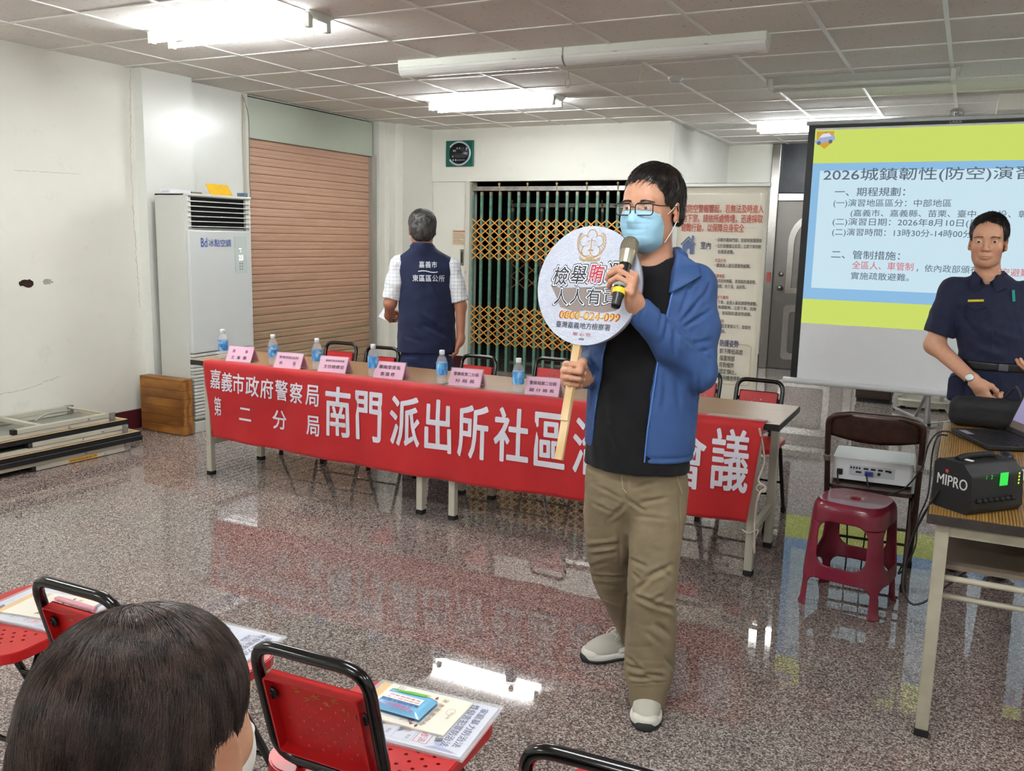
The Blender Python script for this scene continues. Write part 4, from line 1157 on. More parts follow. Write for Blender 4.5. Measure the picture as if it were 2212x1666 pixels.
ch0 = make_chair('red_chair', 'red plastic and black tube chair in the front row with blue packet on it', 'red chairs of the audience row')
ch0.location = (-1.02, 1.44, 0); ch0.rotation_euler = (0, 0, R(2))
dup(ch0, (-1.655, 1.44, 0), R(1), 'red chair of the front row half hidden by the dark haired head', 'red chairs of the audience row')
dup(ch0, (-2.235, 1.44, 0), R(4), 'leftmost red chair of the front row, its seat cut by the frame edge', 'red chairs of the audience row')
dup(ch0, (-.425, 1.385, 0), R(3), 'red chair of the front row at the lower frame edge near the beige shoes', 'red chairs of the audience row')
hl = [(741, 745, 'leftmost red chair behind the head table, before the shutter'), (830, 755, 'second red chair from the left behind the head table'), (1033, 774, 'red chair behind the table right of the man in the navy vest'), (1195, 780, 'red chair behind the table left of the wooden handled sign'), (1510, 806, 'red chair behind the table half hidden by the blue jacket'), (1640, 826, 'rightmost red chair behind the head table')]
for px, py, lab in hl:
    p = atpx(px, py, .725); dup(ch0, (p.x-.003, p.y-.235, 0), R(180+(3 if px < 900 else -2)), lab, 'red chairs behind the head table')

# ================================================================ PAPERS ON THE CHAIRS
SZ = .442
M_SLEEVE = mat('clear_sleeve', '#f2f4f8', .06, alpha=.22)
M_FLY = mat('pale_blue_white_flyer', '#dfe3f0', .5)
M_CREAM = mat('cream_card', '#e6e1d3', .6)
M_TAN = mat('tan_card', '#d9b98a', .6)
M_BROWN = mat('red_brown_print', '#8a4a3a', .6); M_OCHRE = mat('ochre_print', '#b39a72', .6); M_REDP = mat('red_print', '#c8382f', .6); M_GREYP = mat('grey_print_ink', '#6a6a78', .6); M_LILAC = mat('lilac_print', '#b4b9e0', .6); M_PEACH = mat('peach_print', '#d9a693', .6)
def make_folder(label, loc, rz, group):
    """flyer in a clear sleeve; local +x is the top of the writing, lines run towards -y"""
    t = thing('document_folder', label, 'folder', loc, rz, group)
    MB().b2((-.148, -.105, .001), (.148, .105, .004)).build('flyer', M_FLY, t)
    MB().b2((-.158, -.116, .0), (.158, .116, .0008)).b2((-.158, -.116, .0048), (.158, .116, .0054)).build('plastic_sleeve', M_SLEEVE, t)
    L = Lettering((0, 0, .0042), (0, -1, 0), (1, 0, 0))
    L.line('家庭暴力防治法', -.005, .124, .165, .019, M_NAVY, bold=.045); L.line('性侵害犯罪防治法', -.005, .099, .180, .019, M_NAVY, bold=.045)
    L.line('家庭暴力防治官宣導', -.02, .066, .12, .010, M_NAVY, bold=.02)
    for k in range(2): L.line('第六條第一項及第二條第二項', -.02, .084-k*.008, .13, .005, M_GREYP)
    L.poly(circ(.045, .06, .012, 14), M_LILAC); L.poly(circ(.075, .085, .010, 14), M_LILAC); L.poly(circ(-.06, .07, .008, 12), M_LILAC)
    L.stroke([(.045, .030), (.09, .030), (.09, .062), (.045, .062)], .0016, M_REDP, closed=True); L.line('修法', .068, .046, .038, .018, M_REDP, bold=.03, rot=.15)
    L.poly([(.060, .070), (.075, .074), (.070, .090), (.055, .086)], M_GREYP); L.stroke([(.058, .075), (.04, .052)], .003, M_GREYP)
    L.stroke([(-.095, -.135), (.095, -.135), (.095, .025), (-.095, .025)], .0008, M_GREYP, closed=True); L.stroke([(-.095, -.02), (.095, -.02)], .0008, M_GREYP); L.stroke([(-.095, -.075), (.095, -.075)], .0008, M_GREYP); L.stroke([(.0, .025), (.0, -.135)], .0008, M_GREYP)
    for px_, py_ in ((.045, -.048), (.05, .002), (.045, -.105), (-.05, -.048), (-.05, .002)):
        L.poly(circ(px_, py_, .012, 10), M_PEACH); L.poly([(px_-.02, py_-.02), (px_+.02, py_-.02), (px_+.008, py_-.004), (px_-.008, py_-.004)], M_GREYP)
        L.line('防治', px_+.03, py_+.012, .016, .008, M_BLKINK)
    L.poly([(.085, .09), (.1, .14), (.1, .06)], M_LILAC)
    L.build(t, 'print'); return t
def make_booklet(label, loc, rz, group):
    t = thing('booklet', label, 'booklet', loc, rz, group)
    MB().b2((-.105, -.075, 0), (.105, .075, .004)).build('cover', M_CREAM, t); MB().b2((-.128, -.074, .0002), (-.1045, .074, .003)).build('flap', M_TAN, t)
    L = Lettering((0, 0, .0043), (0, -1, 0), (1, 0, 0))
    for k, c_ in enumerate('家事服務中心'): L.line(c_, -.052+k*.021, .046-k*.0004, .014, .014, M_OCHRE, bold=.03)
    L.line('司法院', 0, .082, .03, .007, M_OCHRE); L.stroke([(-.015+.014*math.cos(R(a)), .078+.01*math.sin(R(a))) for a in range(0, 360, 40)], .001, M_OCHRE, closed=True)
    for k in range(3): L.line('諮詢專線', -.058+k*.0, -.06+k*.007-.02, .024, .004, M_GREYP)
    # fox, foliage
    L.poly([(.025, .0), (.055, .006), (.062, .016), (.048, .022), (.030, .014)], M_BROWN); L.poly([(.058, .012), (.068, .020), (.060, .026)], M_BROWN)
    for fx in (.028, .036, .048, .054): L.stroke([(fx, .004), (fx+.003, -.012)], .003, M_BROWN)
    L.stroke([(.024, .008), (.012, .0), (.010, -.012)], .005, M_BROWN)
    for px_, py_, m_ in ((-.04, .02, M_OCHRE), (-.03, .032, M_OCHRE), (-.02, .012, M_BROWN), (.0, .03, M_BROWN), (.01, .022, M_OCHRE), (.066, .034, M_BROWN), (-.055, .022, M_BROWN)):
        L.poly([(px_-.008, py_), (px_, py_-.004), (px_+.008, py_+.001), (px_, py_+.004)], m_)
    L.build(t, 'print'); return t
def make_packet(label, loc, rz, group):
    t = thing('tissue_packet', label, 'packet', loc, rz, group)
    pk = MB()
    def f(u, v):
        x = (u-.5)*.125; y = (v-.5)*.085; e = min(1, 8*min(u, 1-u, v, 1-v)+.05)
        return Vector((x, y, .004+.016*e**.5))
    pk.grid(f, 16, 12); pk.grid(lambda u, v: Vector(((u-.5)*.125, (.5-v)*.085, .0)), 2, 2)
    pk.build('wrapped_body', mat('sky_blue_packet', '#7fbfe4', .2, coat=.6), t)
    MB().b2((-.07, -.05, .0005), (.07, .05, .0012)).build('clear_wrapper', M_SLEEVE, t)
    L = Lettering((0, 0, .0212), (-1, 0, 0), (0, -1, 0)); M_GRN = mat('bright_green_print', '#5fae2d', .4); M_WHP = mat('white_print', '#f0f3f5', .5); M_MAG = mat('magenta_print', '#c9337f', .5)
    L.poly([(-.05, -.036), (.0, -.034), (.035, -.026), (.04, -.020), (0, -.022), (-.035, -.026)], M_GRN)
    L.rect(-.045, -.012, .05, .012, M_WHP); L.line('家事服務專線', 0, -.004, .08, .007, M_REDP); L.line('諮詢時間上午', 0, .006, .085, .006, M_REDP)
    L.line('家庭問題多煩惱', 0, .019, .095, .010, M_NAVY, bold=.03); L.line('家事服務中心', .0, .031, .07, .009, M_MAG, bold=.02)
    L.line('臺灣嘉義地方法院', .0, .040, .09, .008, M_MAG, bold=.02)
    L.build(t, 'print'); return t
gF, gB = 'folders on the red chairs', 'booklets on the red chairs'
p = [atpx(833, 1477, SZ), atpx(1078, 1529, SZ), atpx(1010, 1648, SZ)]
make_folder('clear folder of flyers with navy title on the middle front chair', (-.995, 1.545, SZ), R(6), gF)
make_booklet('cream booklet with fox drawing under the blue packet', (-1.015, 1.567, SZ+.0056), R(4), gB)
make_packet('blue wrapped tissue packet lying on the cream booklet', (-1.040, 1.555, SZ+.0100), R(2), None)
make_folder('clear folder on the chair behind the dark haired head', (-1.665, 1.585, SZ), R(4), gF)
make_folder('clear folder on the leftmost front chair', (-2.22, 1.52, SZ), R(8), gF)
make_booklet('cream booklet on the leftmost front chair', (-2.20, 1.53, SZ+.0056), R(12), gB)
pk = MB(); pk.tube([(-.075, 0, .009), (.075, 0, .009)], .007, 8); pk.b2((-.09, -.006, .003), (-.075, .006, .012))
tag(pk.build('pen', mat('pink_pen_barrel', '#d391a3', .3)), 'pink pen lying on the booklet of the leftmost front chair', 'pen').location = (-2.14, 1.56, SZ+.008)
make_folder('clear folder on the front chair at the lower frame edge', (-.355, 1.52, SZ), R(14), gF)
make_packet('blue tissue packet on the front chair at the lower frame edge', (-.40, 1.47, SZ+.0056), R(14), None)

# ================================================================ AIR CONDITIONER
M_AC = mat('pale_grey_enamel', '#c7c8c2', .3, coat=.2)
M_ACF = mat('light_grey_plastic', '#c9cccb', .25, coat=.3)
ac = thing('air_conditioner', 'tall pale grey floor standing air conditioner beside the shutter', 'air conditioner', (-5.215, 5.057, 0))
hx, hy, hz = .165, .312, 1.765
cab = MB(); cab.b2((-hx, -hy, .0), (hx-.03, hy, hz)); cab.b2((-hx, -hy, 0), (hx, hy, .085)); cab.b2((-hx, -hy, hz-.02), (hx+.012, hy+.012, hz))
cab.build('cabinet', M_AC, ac, bevel=.006)
MB().b2((hx-.03, -hy+.035, 1.52), (hx-.028, hy-.035, hz-.025)).build('outlet_cavity', mat('outlet_black', '#050505', .9), ac)
MB().b2((hx-.03, -hy, 1.50), (hx-.004, -hy+.035, hz-.02)).build('outlet_cheek', M_AC, ac); MB().b2((hx-.03, hy-.035, 1.50), (hx-.004, hy, hz-.02)).build('outlet_cheek', M_AC, ac)
for i in range(6): MB().b2((hx-.028, -hy+.006, 1.528+i*.036), (hx+.010, hy+.004, 1.534+i*.036)).build('outlet_louver', mat('louver_white', '#dadbd6', .3) if i == 0 else bpy.data.materials['louver_white'], ac)
fp = MB(); fp.b2((hx-.03, -hy, .60), (hx+.004, hy+.004, 1.505)); fp.build('front_panel', M_ACF, ac, bevel=.01, bseg=3)
for i in range(19): MB().b2((hx-.03, -hy+.004, .105+i*.026), (hx+.002, hy, .126+i*.026)).build('intake_louver', M_AC, ac, bevel=.003)
cp = MB(); cp.b2((hx+.004, .135, 1.18), (hx+.006, .262, 1.46)); cp.build('control_panel', mat('pale_green_control', '#bcc8c4', .2), ac)
L = Lettering((hx+.0062, 0, 0), (0, 1, 0), (0, 0, 1)); M_LED = mat('warm_white_led', '#fff4c8', .4, emit='#fff2b8', estr=3.0/2**EXPO); M_BLUE = mat('blue_logo_print', '#2f4f9e', .4)
L.line('23', .20, 1.30, .045, .04, M_LED, bold=.02); L.rect(.182, 1.365, .206, 1.372, M_LED); L.rect(.196, 1.345, .204, 1.354, M_LED)
for i in range(3):
    for j in range(2): L.rect(.184+j*.024, 1.262-i*.022, .194+j*.024, 1.250-i*.022, M_GREYP)
L.stroke([(.14, 1.19), (.256, 1.19), (.256, 1.455), (.14, 1.455)], .001, M_GREYP, closed=True)
L.line('Bd', -.172, 1.415, .062, .065, M_BLUE, bold=.01); L.line('冰點空調', -.015, 1.412, .225, .055, M_BLUE, bold=.012)
L.build(ac, 'panel_print')
yb_ = MB(); yb_.prism([(-.115, 0), (.115, 0), (.105, .10), (-.12, .10)], .004, Matrix(((0,0,-1,.0), (1,0,0,0), (0,1,0,0), (0,0,0,1))))
yo = tag(yb_.build('yellow_card', mat('yellow_card_stock', '#f0b90c', .6, noise=.1, nscale=20)), 'bright yellow card leaning on top of the air conditioner', 'card'); yo.location = (-5.16, 5.20, hz); yo.rotation_euler = (0, R(-28), 0)
pb = thing('document_box', 'low white box with blue marks on top of the air conditioner', 'box', (-5.30, 4.83, hz))
MB().b2((-.06, -.05, 0), (.05, .14, .03)).build('carton', M_PAPER, pb); 
L = Lettering((-.0, -.0505, 0), (1, 0, 0), (0, 0, 1))
L.line('>>><<<', 0, .015, .07, .01, M_BLUE); L.build(pb)
tag(MB().b2((-5.345, 4.99, hz), (-5.26, 5.09, hz+.022)).build('folded_bag', mat('brown_paper_bag', '#8d8064', .8)), 'small brown folded bag on top of the air conditioner', 'bag')
tag(MB().b2((-5.13, 5.325, hz), (-5.06, 5.365, hz+.03)).build('cable_box', mat('blue_grey_plastic', '#56728a', .5)), 'small blue grey plug box at the top right of the air conditioner', 'plug box')

# wooden box
M_BOXW = m_wood('stained_pine', '#7a4a1f', '#a8702f', (3, 10, 10), .4, 5, 8.)
wb = thing('wooden_box', 'stained wooden plank box standing beside the air conditioner', 'box', (-5.265, 4.678, 0))
for k in range(6):
    z0 = .004+k*.0665
    MB().b2((-.222, -.047, z0), (.200, -.033, z0+.065)).b2((.200, -.047, z0), (.222, .047, z0+.065)).b2((-.222, -.033, z0), (-.208, .047, z0+.065)).build('plank', M_BOXW, wb, bevel=.002)
MB().b2((-.222, -.047, .403), (.222, .047, .418)).build('lid', M_BOXW, wb, bevel=.002)

# ================================================================ STACK OF FOLDED TABLES ON THE FLOOR
M_UNDER = mat('grey_table_underside', '#8a897f', .5, noise=.1, nscale=8)
M_PLY = mat('raw_ply_edge', '#c7a578', .7)
def folded_table(label, loc, rz, flip, sticker=False):
    t = thing('folded_table', label, 'folded table', loc, rz, 'folded tables stacked on the floor'); X, Y = .255, .9
    z0, z1 = (.0, .03) if not flip else (.062, .092)
    za, zf = (.034, .061) if not flip else (.034, .004)
    MB().b2((-X+.004, -Y+.004, z0+.003), (X-.004, Y-.004, z1)).build('table_top', M_UNDER, t)
    rm = MB(); rm.prism([(-X+.001,-Y+.001),(X-.001,-Y+.001),(X-.001,Y-.001),(-X+.001,Y-.001)], .0015, Matrix.Translation((0,0,z1 if not flip else z0-.0002)), [[(-X+.018,-Y+.03),(X-.018,-Y+.03),(X-.018,Y-.03),(-X+.018,Y-.03)]]); rm.build('bare_rim', M_PLY, t)
    e = MB(); e.prism([(-X,-Y),(X,-Y),(X,Y),(-X,Y)], .029, Matrix.Translation((0,0,z0)), [[(-X+.005,-Y+.005),(X-.005,-Y+.005),(X-.005,Y-.005),(-X+.005,Y-.005)]]); e.build('edge_band', M_EDGE, t)
    for s_ in (-1, 1):
        lx = s_*(X-.035)
        MB().b2((lx-.014, -Y+.10, za), (lx+.014, Y-.10, za+.026)).build('apron_rail', M_LEG, t)
        for q in (-1, 1):
            l = MB(); l.b2((lx-.017, q*.13, zf), (lx+.017, q*(Y-.11), zf+.029)); p = l.build('leg', M_LEG, t, bevel=.002)
            MB().b2((lx-.018, q*.105, zf-.0005), (lx+.018, q*.132, zf+.0295)).build('foot_cap', M_RUBBER, p)
            MB().b2((lx-.02, q*(Y-.13), min(za, zf)), (lx+.02, q*(Y-.085), max(za+.026, zf+.03))).build('hinge_plate', M_STEEL, t)
        if s_ > 0:
            for yy, zz in ((.48, za+.013), (.62, zf+.014), (.80, zf+.014)): MB().lathe([(.001, 0), (.008, 0), (.006, .004), (.001, .004)], (X-.018 if zz > zf+.013 and zz < zf+.02 else X-.021, yy, zz), 10, Matrix(((0,0,1),(1,0,0),(0,1,0)))).build('bolt', M_STEEL, t)
    for q in (-1, 1):
        MB().b2((-X+.04, q*.29, zf+.003), (X-.04, q*.325, zf+.026)).build('leg_crossbar', M_LEG, t)
        MB().tube([(-X+.04, q*(Y-.12), zf+.018), (X-.04, q*(Y-.12), zf+.018)], .009, 8).build('leg_crossbar', M_LEG, t)
        MB().tube(fillet([(-.10, q*.46, za+.012), (-.10, q*.53, zf+.02 if not flip else za), (-.10, q*.72, zf+.02 if not flip else za)], .02), .006, 8).build('folding_brace', M_STEEL, t)
    if sticker:
        s_ = MB().b2((X-.0178, .35, .008), (X-.0172, .56, .030)).build('warning_sticker', mat('yellow_sticker', '#d9b13a', .5), t)
        L = Lettering((X-.0168, 0, 0), (0, 1, 0), (0, 0, 1)); L.line('愛惜使用請勿破壞公物', .455, .019, .195, .015, mat('dark_red_print', '#8c1f16', .5), bold=.03); L.build(t, 'sticker_print')
    return t
folded_table('folded table at the bottom of the stack, with yellow sticker on its rail', (-5.29, 3.33, 0.0), R(-2.5), True, True)
folded_table('folded table in the middle of the stack by the cream wall', (-5.295, 3.32, .094), R(-2.5), False)
folded_table('folded table on top of the stack, its pale legs showing', (-5.315, 3.24, .188), R(-2.0), False)

# ================================================================ ROLL-UP BANNER STAND
RY = 6.10
ru = thing('banner_stand', 'cream roll-up banner stand with red and blue safety advice writing', 'banner stand', (-1.53, RY, 0))
M_VINYL = mat('cream_vinyl', '#e2dccb', .18, coat=.6, bump=.25, bscale=5)
sh_ = MB(); sh_.grid(lambda u, v: Vector((-.305+.61*u, .012*math.sin(v*9+u*2)*.3, .07+1.81*v)), 10, 30); sv = sh_.build('printed_sheet', M_VINYL, ru); sv.modifiers.new('thickness', 'SOLIDIFY').thickness = .001
MB().b2((-.315, -.018, 1.868), (.315, .018, 1.895)).build('top_rail', M_ALU, ru, bevel=.004)
MB().b2((-.33, -.06, .0), (.33, .06, .075)).build('base_case', M_ALU, ru, bevel=.01)
MB().tube([(0, .05, .05), (0, .03, 1.87)], .008, 8).build('support_pole', M_ALU, ru)
L = Lettering((0,0,0), (1,0,0), (0,0,1), surf=lambda x, y, h: Vector((x+1.53-1.53, -.0065-h, y)))
M_RU_RED = mat('orange_red_print', '#c9523c', .5); M_RU_BLUE = mat('slate_blue_print', '#5b6f9e', .5); M_RU_NAVY = mat('deep_blue_print', '#2f3f6e', .5); M_RU_BLK = mat('dark_text_print', '#3a3a3c', .5); M_RU_R2 = mat('red_heading_print', '#b8413a', .5)
def rp(px, py):
    d = _r2*((px-1106)/1923.3)-_u2*((py-833)/1923.3)+_f; k = RY/d.y
    return d.x*k+1.53, 1.5+d.z*k
def rline(txt, x0, x1, y, hpx, m, bold=.02):
    a = rp(x0, y); b = rp(x1, y+(x1-x0)*.004); L.line(txt, (a[0]+b[0])/2, (a[1]+b[1])/2, b[0]-a[0], hpx*.00338, m, bold)
rline('當防空警報響起，若無法及時進入', 1476, 1650, 451, 17, M_RU_RED, .03); rline('地下室，請依所處情境，迅速採取', 1474, 1648, 472, 17, M_RU_RED, .03); rline('避難行動，以保障自身安全', 1472, 1608, 492, 17, M_RU_RED, .03)
hx_, hz_ = rp(1487, 530); q = .00335
L.poly([(hx_-12*q, hz_-18*q), (hx_-3*q, hz_-18*q), (hx_-3*q, hz_-7*q), (hx_+4*q, hz_-7*q), (hx_+4*q, hz_-18*q), (hx_+12*q, hz_-18*q), (hx_+12*q, hz_), (hx_, hz_+12*q), (hx_-12*q, hz_)], M_RU_BLUE)
L.stroke([(hx_-15*q, hz_+1*q), (hx_, hz_+17*q), (hx_+15*q, hz_+1*q)], 3*q, M_RU_BLUE); L.rect(hx_+7*q, hz_+10*q, hx_+11*q, hz_+20*q, M_RU_BLUE)
rline('室內', 1514, 1536, 530, 15, M_RU_NAVY, .03)
for tx, x0, x1, y, hp, mm in (('・遠離外牆與門窗，並就地保護頭部', 1546, 1646, 519, 8, M_RU_BLK), ('・位於高樓層之民眾，立即下移到較', 1546, 1645, 532, 8, M_RU_BLK), ('低樓層避難。', 1551, 1586, 544, 8, M_RU_BLK), ('市區戶外', 1545, 1569, 563, 8, M_RU_R2), ('・儘速進入最近建築物避難。', 1544, 1622, 574, 8, M_RU_BLK), ('空曠地區', 1542, 1566, 596, 8, M_RU_R2), ('・立即就地掩蔽，並採取防護姿勢。', 1541, 1634, 608, 8, M_RU_BLK), ('橋墩、地下道、涵洞等。', 1547, 1612, 619, 8, M_RU_BLK), ('行車安全下車時', 1530, 1574, 642, 8, M_RU_R2), ('・儘速下車，並進入最近建築物避難。', 1534, 1636, 654, 8, M_RU_BLK), ('・附近無建築物，立即下車，找掩', 1534, 1634, 665, 8, M_RU_BLK), ('蔽物，並採取防護姿勢避難。', 1540, 1624, 677, 8, M_RU_BLK), ('無法下車時', 1530, 1564, 693, 8, M_RU_R2), ('・身體壓低至車窗以下，並就地', 1536, 1622, 705, 8, M_RU_BLK), ('保護頭部。', 1540, 1568, 715, 8, M_RU_BLK)):
    rline(tx, x0, x1, y, hp, mm, .018)
rline('防護姿勢', 1556, 1596, 742, 14, M_RU_NAVY, .03)
for k, (tx, x1) in enumerate((('1、趴下降低高度', 1605), ('2、保護頭部', 1587), ('3、背對爆炸', 1586), ('4、穩定靜止，', 1591), ('等待機會移動', 1599))):
    rline(tx, 1544-k*1.2 if k < 4 else 1554, x1, 759+k*14.5, 11, M_RU_BLK, .02)
a = rp(1541, 740); b2_ = rp(1618, 834)
L.stroke([(p_[0], p_[1]) for p_ in rrect(a[0]-.01, b2_[1], b2_[0], a[1], .03)], .003, M_OCHRE, closed=True)
L.build(ru)

# ================================================================ PROJECTION SCREEN
SY = 7.85
ps = thing('projection_screen', 'large tripod projection screen showing a blue and yellow slide', 'projection screen', (-.205, SY, 0))
sx0, sx1, sz0, sz1 = -1.083, 1.083, .36, 2.475
MB().b2((sx0, -.004, sz0), (sx1, .004, sz1)).build('screen_fabric', mat('white_screen_fabric', '#eceef2', .8), ps)
bk = MB(); bw = .052
bk.b2((sx0-.002, -.0055, sz0), (sx0+bw, -.0042, sz1)); bk.b2((sx1-bw, -.0055, sz0), (sx1+.002, -.0042, sz1)); bk.b2((sx0, -.0056, sz1-.035), (sx1, -.0043, sz1))
bk.build('black_border', M_BLK, ps)
MB().tube([(sx0-.06, -.01, sz0-.015), (sx1+.06, -.01, sz0-.015)], .027, 14).build('bottom_bar', mat('white_bar', '#d5d7d9', .3), ps)
MB().b2((sx0-.02, -.02, sz1-.012), (sx1+.02, .02, sz1+.022)).build('top_bar', mat('grey_metal_bar', '#9a9c9d', .3, metal=.5), ps, bevel=.005)
hk = MB(); hk.tube([(.045*math.cos(R(a)), 0, sz1+.045+.03*math.sin(R(a))) for a in range(0, 360, 24)], .008, 8, closed=True); hk.tube([(0, .03, .08), (0, .03, sz1+.05)], .016, 12); hk.sphere((0, 0, sz1+.05), .018, 10)
hk.build('post', mat('silver_post', '#a9abad', .3, metal=.6), ps)
M_PLEG = mat('pale_tripod_leg', '#b4b6b8', .35, metal=.4)
for pa, pb in (((0, .03, .36), (.02, .37, .02)), ((.02, .37, .022), (-.30, 1.02, .022)), ((.02, .37, .022), (.30, .72, .022)), ((-.10, .62, .03), (-.02, .06, .30))):
    MB().bar(pa, pb, .024, .014).build('leg', M_PLEG, ps)
for fx, fy in ((.02, .37), (-.30, 1.02), (.30, .72)): MB().sphere((fx, fy, .014), .016, 10).build('foot', M_RUBBER, ps)
L = Lettering((0, -.0058, 0), (1, 0, 0), (0, 0, 1)); L.line('CASOS', .0, sz1-.018, .085, .02, mat('silver_logo', '#c9c9c9', .4), bold=.02); L.build(ps, 'logo')
# the slide: light thrown on the fabric by the projector
EM = 1.0/2**EXPO
def em(n, c, k=1.): return mat(n, '#000000', .8, emit=c, estr=k*EM)
E_YEL = em('slide_yellow', '#cfe06a', .95); E_BLUE = em('slide_blue', '#8fbfe6', .95); E_PALE = em('slide_pale', '#c8e2ee', 1.0); E_TXT = em('slide_grey_text', '#5f6d7b', .95); E_RED = em('slide_red_text', '#d7737a', .95); E_ORG = em('slide_orange', '#d8a83c', .9); E_LIL = em('slide_lilac', '#a9b3d6', .9)
SOFF = .205
L = Lettering((0, -.0044, 0), (1, 0, 0), (0, 0, 1))
u0, u1, w0, w1 = -1.245+SOFF, 1.02, .842, 2.425
L.rect(u0, w0, u1, w1, E_YEL, .0002); L.rect(u0, w0+.205, u1, w1-.265, E_BLUE, .0005); L.rect(u0+.07, w0+.30, u1-.06, w1-.325, E_PALE, .0008)
def sp_(px, py):
    d = _r2*((px-1106)/1923.3)-_u2*((py-833)/1923.3)+_f; k = SY/d.y
    return d.x*k+SOFF, 1.5+d.z*k
def sline(txt, x0, x1, y, hpx, m, bold=.012, y1=None):
    a = sp_(x0, y); b = sp_(x1, y1 if y1 else y); L.line(txt, (a[0]+b[0])/2, (a[1]+b[1])/2, b[0]-a[0], hpx*.00402, m, bold, lift=.0012)
sline('2026城鎮韌性(防空)演習管制', 1780, 2330, 369, 28, E_TXT, .015, 386)
sline('一、期程規劃：', 1804, 1955, 412, 17, E_TXT, .015, 417); sline('(一)演習地區區分：中部地區', 1801, 2055, 437, 17, E_TXT, .008, 443)
sline('(嘉義市、嘉義縣、苗栗、臺中、南投、彰化)', 1838, 2250, 458, 16, E_TXT, .008, 468); sline('(二)演習日期：2026年8月10日(星期一)', 1799, 2170, 478, 17, E_TXT, .008, 486)
sline('(二)演習時間：13時30分-14時00分', 1798, 2100, 501, 17, E_TXT, .008, 508); sline('二、管制措施：', 1796, 1944, 550, 17, E_TXT, .015, 552)
sline('全區人、車管制', 1841, 1973, 572, 16, E_RED, .012, 577); sline('，依內政部頒布之', 1980, 2135, 579, 15, E_TXT, .008, 584); sline('防空避難', 2140, 2225, 587, 15, E_RED, .01, 590); sline('實施疏散避難。', 1838, 1964, 596, 15, E_TXT, .008, 599)
bx_, bz_ = sp_(1782, 303)
L.poly([(bx_-.07, bz_+.07), (bx_+.07, bz_+.07), (bx_+.06, bz_-.02), (bx_, bz_-.07), (bx_-.06, bz_-.02)], E_ORG, .0011)
L.poly([(bx_-.05, bz_+.018), (bx_-.02, bz_+.05), (bx_+.03, bz_+.055), (bx_+.05, bz_+.03)], em('slide_white', '#dfe4ee', .95), .0016); L.poly(circ(bx_-.045, bz_-.022, .016, 10), E_TXT, .0017); L.poly(circ(bx_+.045, bz_-.012, .016, 10), E_TXT, .0017); L.rect(bx_-.005, bz_+.055, bx_+.02, bz_+.063, E_RED, .0018)
L.poly([(bx_-.085, bz_-.01), (bx_-.04, bz_+.02), (bx_+.0, bz_+.045), (bx_+.04, bz_+.05), (bx_+.075, bz_+.03), (bx_+.08, bz_), (bx_+.0, bz_-.02), (bx_-.06, bz_-.03)], E_LIL, .0014)
L.build(ps, 'projected_slide')

lsd = thing('low_stand', 'pale low stand on the floor behind the projection screen', 'stand', (-.28, 9.15, 0), R(4))
MB().prism(rrect(-.22, -.16, .22, .16, .05), .05, Matrix.Translation((0, 0, .03))).build('base_plate', M_LEG, lsd, bevel=.006)
for sx_ in (-1, 1): MB().b2((sx_*.16-.015, -.02, .08), (sx_*.16+.015, .02, .62)).build('upright', M_LEG, lsd)
MB().b2((-.2, -.13, .62), (.2, .13, .645)).build('shelf', M_LEG, lsd, bevel=.004)
for sx_ in (-1, 1):
    for sy_ in (-1, 1): MB().lathe([(.001, 0), (.02, 0), (.02, .03), (.001, .03)], (sx_*.17, sy_*.11, 0), 10).build('foot', M_RUBBER, lsd)
lcb = thing('low_cabinet', 'dark brown low cabinet half hidden behind the projection screen', 'cabinet', (-.72, 9.35, 0))
M_DBR = mat('dark_brown_board', '#3a2a22', .5)
MB().b2((-.16, -.2, .04), (.16, .2, .7)).build('carcass', M_DBR, lcb, bevel=.004); MB().b2((-.15, -.212, .06), (.15, -.2, .68)).build('door', M_DBR, lcb, bevel=.003); MB().b2((-.15, -.18, 0), (.15, .18, .04)).build('plinth', M_RUBBER, lcb)

# ================================================================ RIGHT TABLE AND WHAT STANDS ON IT
rt = make_table('folding_table', 'old woodgrain folding table at the right frame edge', -.045, .455, 2.835, 4.42, M_TOP2, mat('worn_dark_edge', '#2a2320', .5, noise=.4, nscale=40), mat('aged_beige_paint', '#a39d8b', .45, noise=.12, nscale=15), None, .045)
sh2 = MB().b2((-.22, -.70, TZ-.19), (.22, .60, TZ-.175)).build('under_shelf', mat('dull_brown_board', '#6f6355', .5), rt)
for zz, yy in ((TZ-.215, -.71), (TZ-.29, -.66)): MB().tube([(-.21, yy, zz), (.21, yy, zz)], .010, 8).build('shelf_rail', mat('shelf_rail_paint', '#b0aa98', .4) if zz > TZ-.25 else bpy.data.materials['shelf_rail_paint'], rt)

amp = thing('portable_amplifier', 'black portable amplifier with green display on the woodgrain table', 'amplifier', (.095, 2.985, TZ), R(-10))
amp.rotation_euler = (0, 0, R(0))
M_AMP = mat('black_textured_plastic', '#101114', .55, bump=.3, bscale=300)
A0 = Vector((-.135, -.03, 0)); A1 = Vector((-.033, -.114, 0)); A2 = Vector((.106, .044, 0))
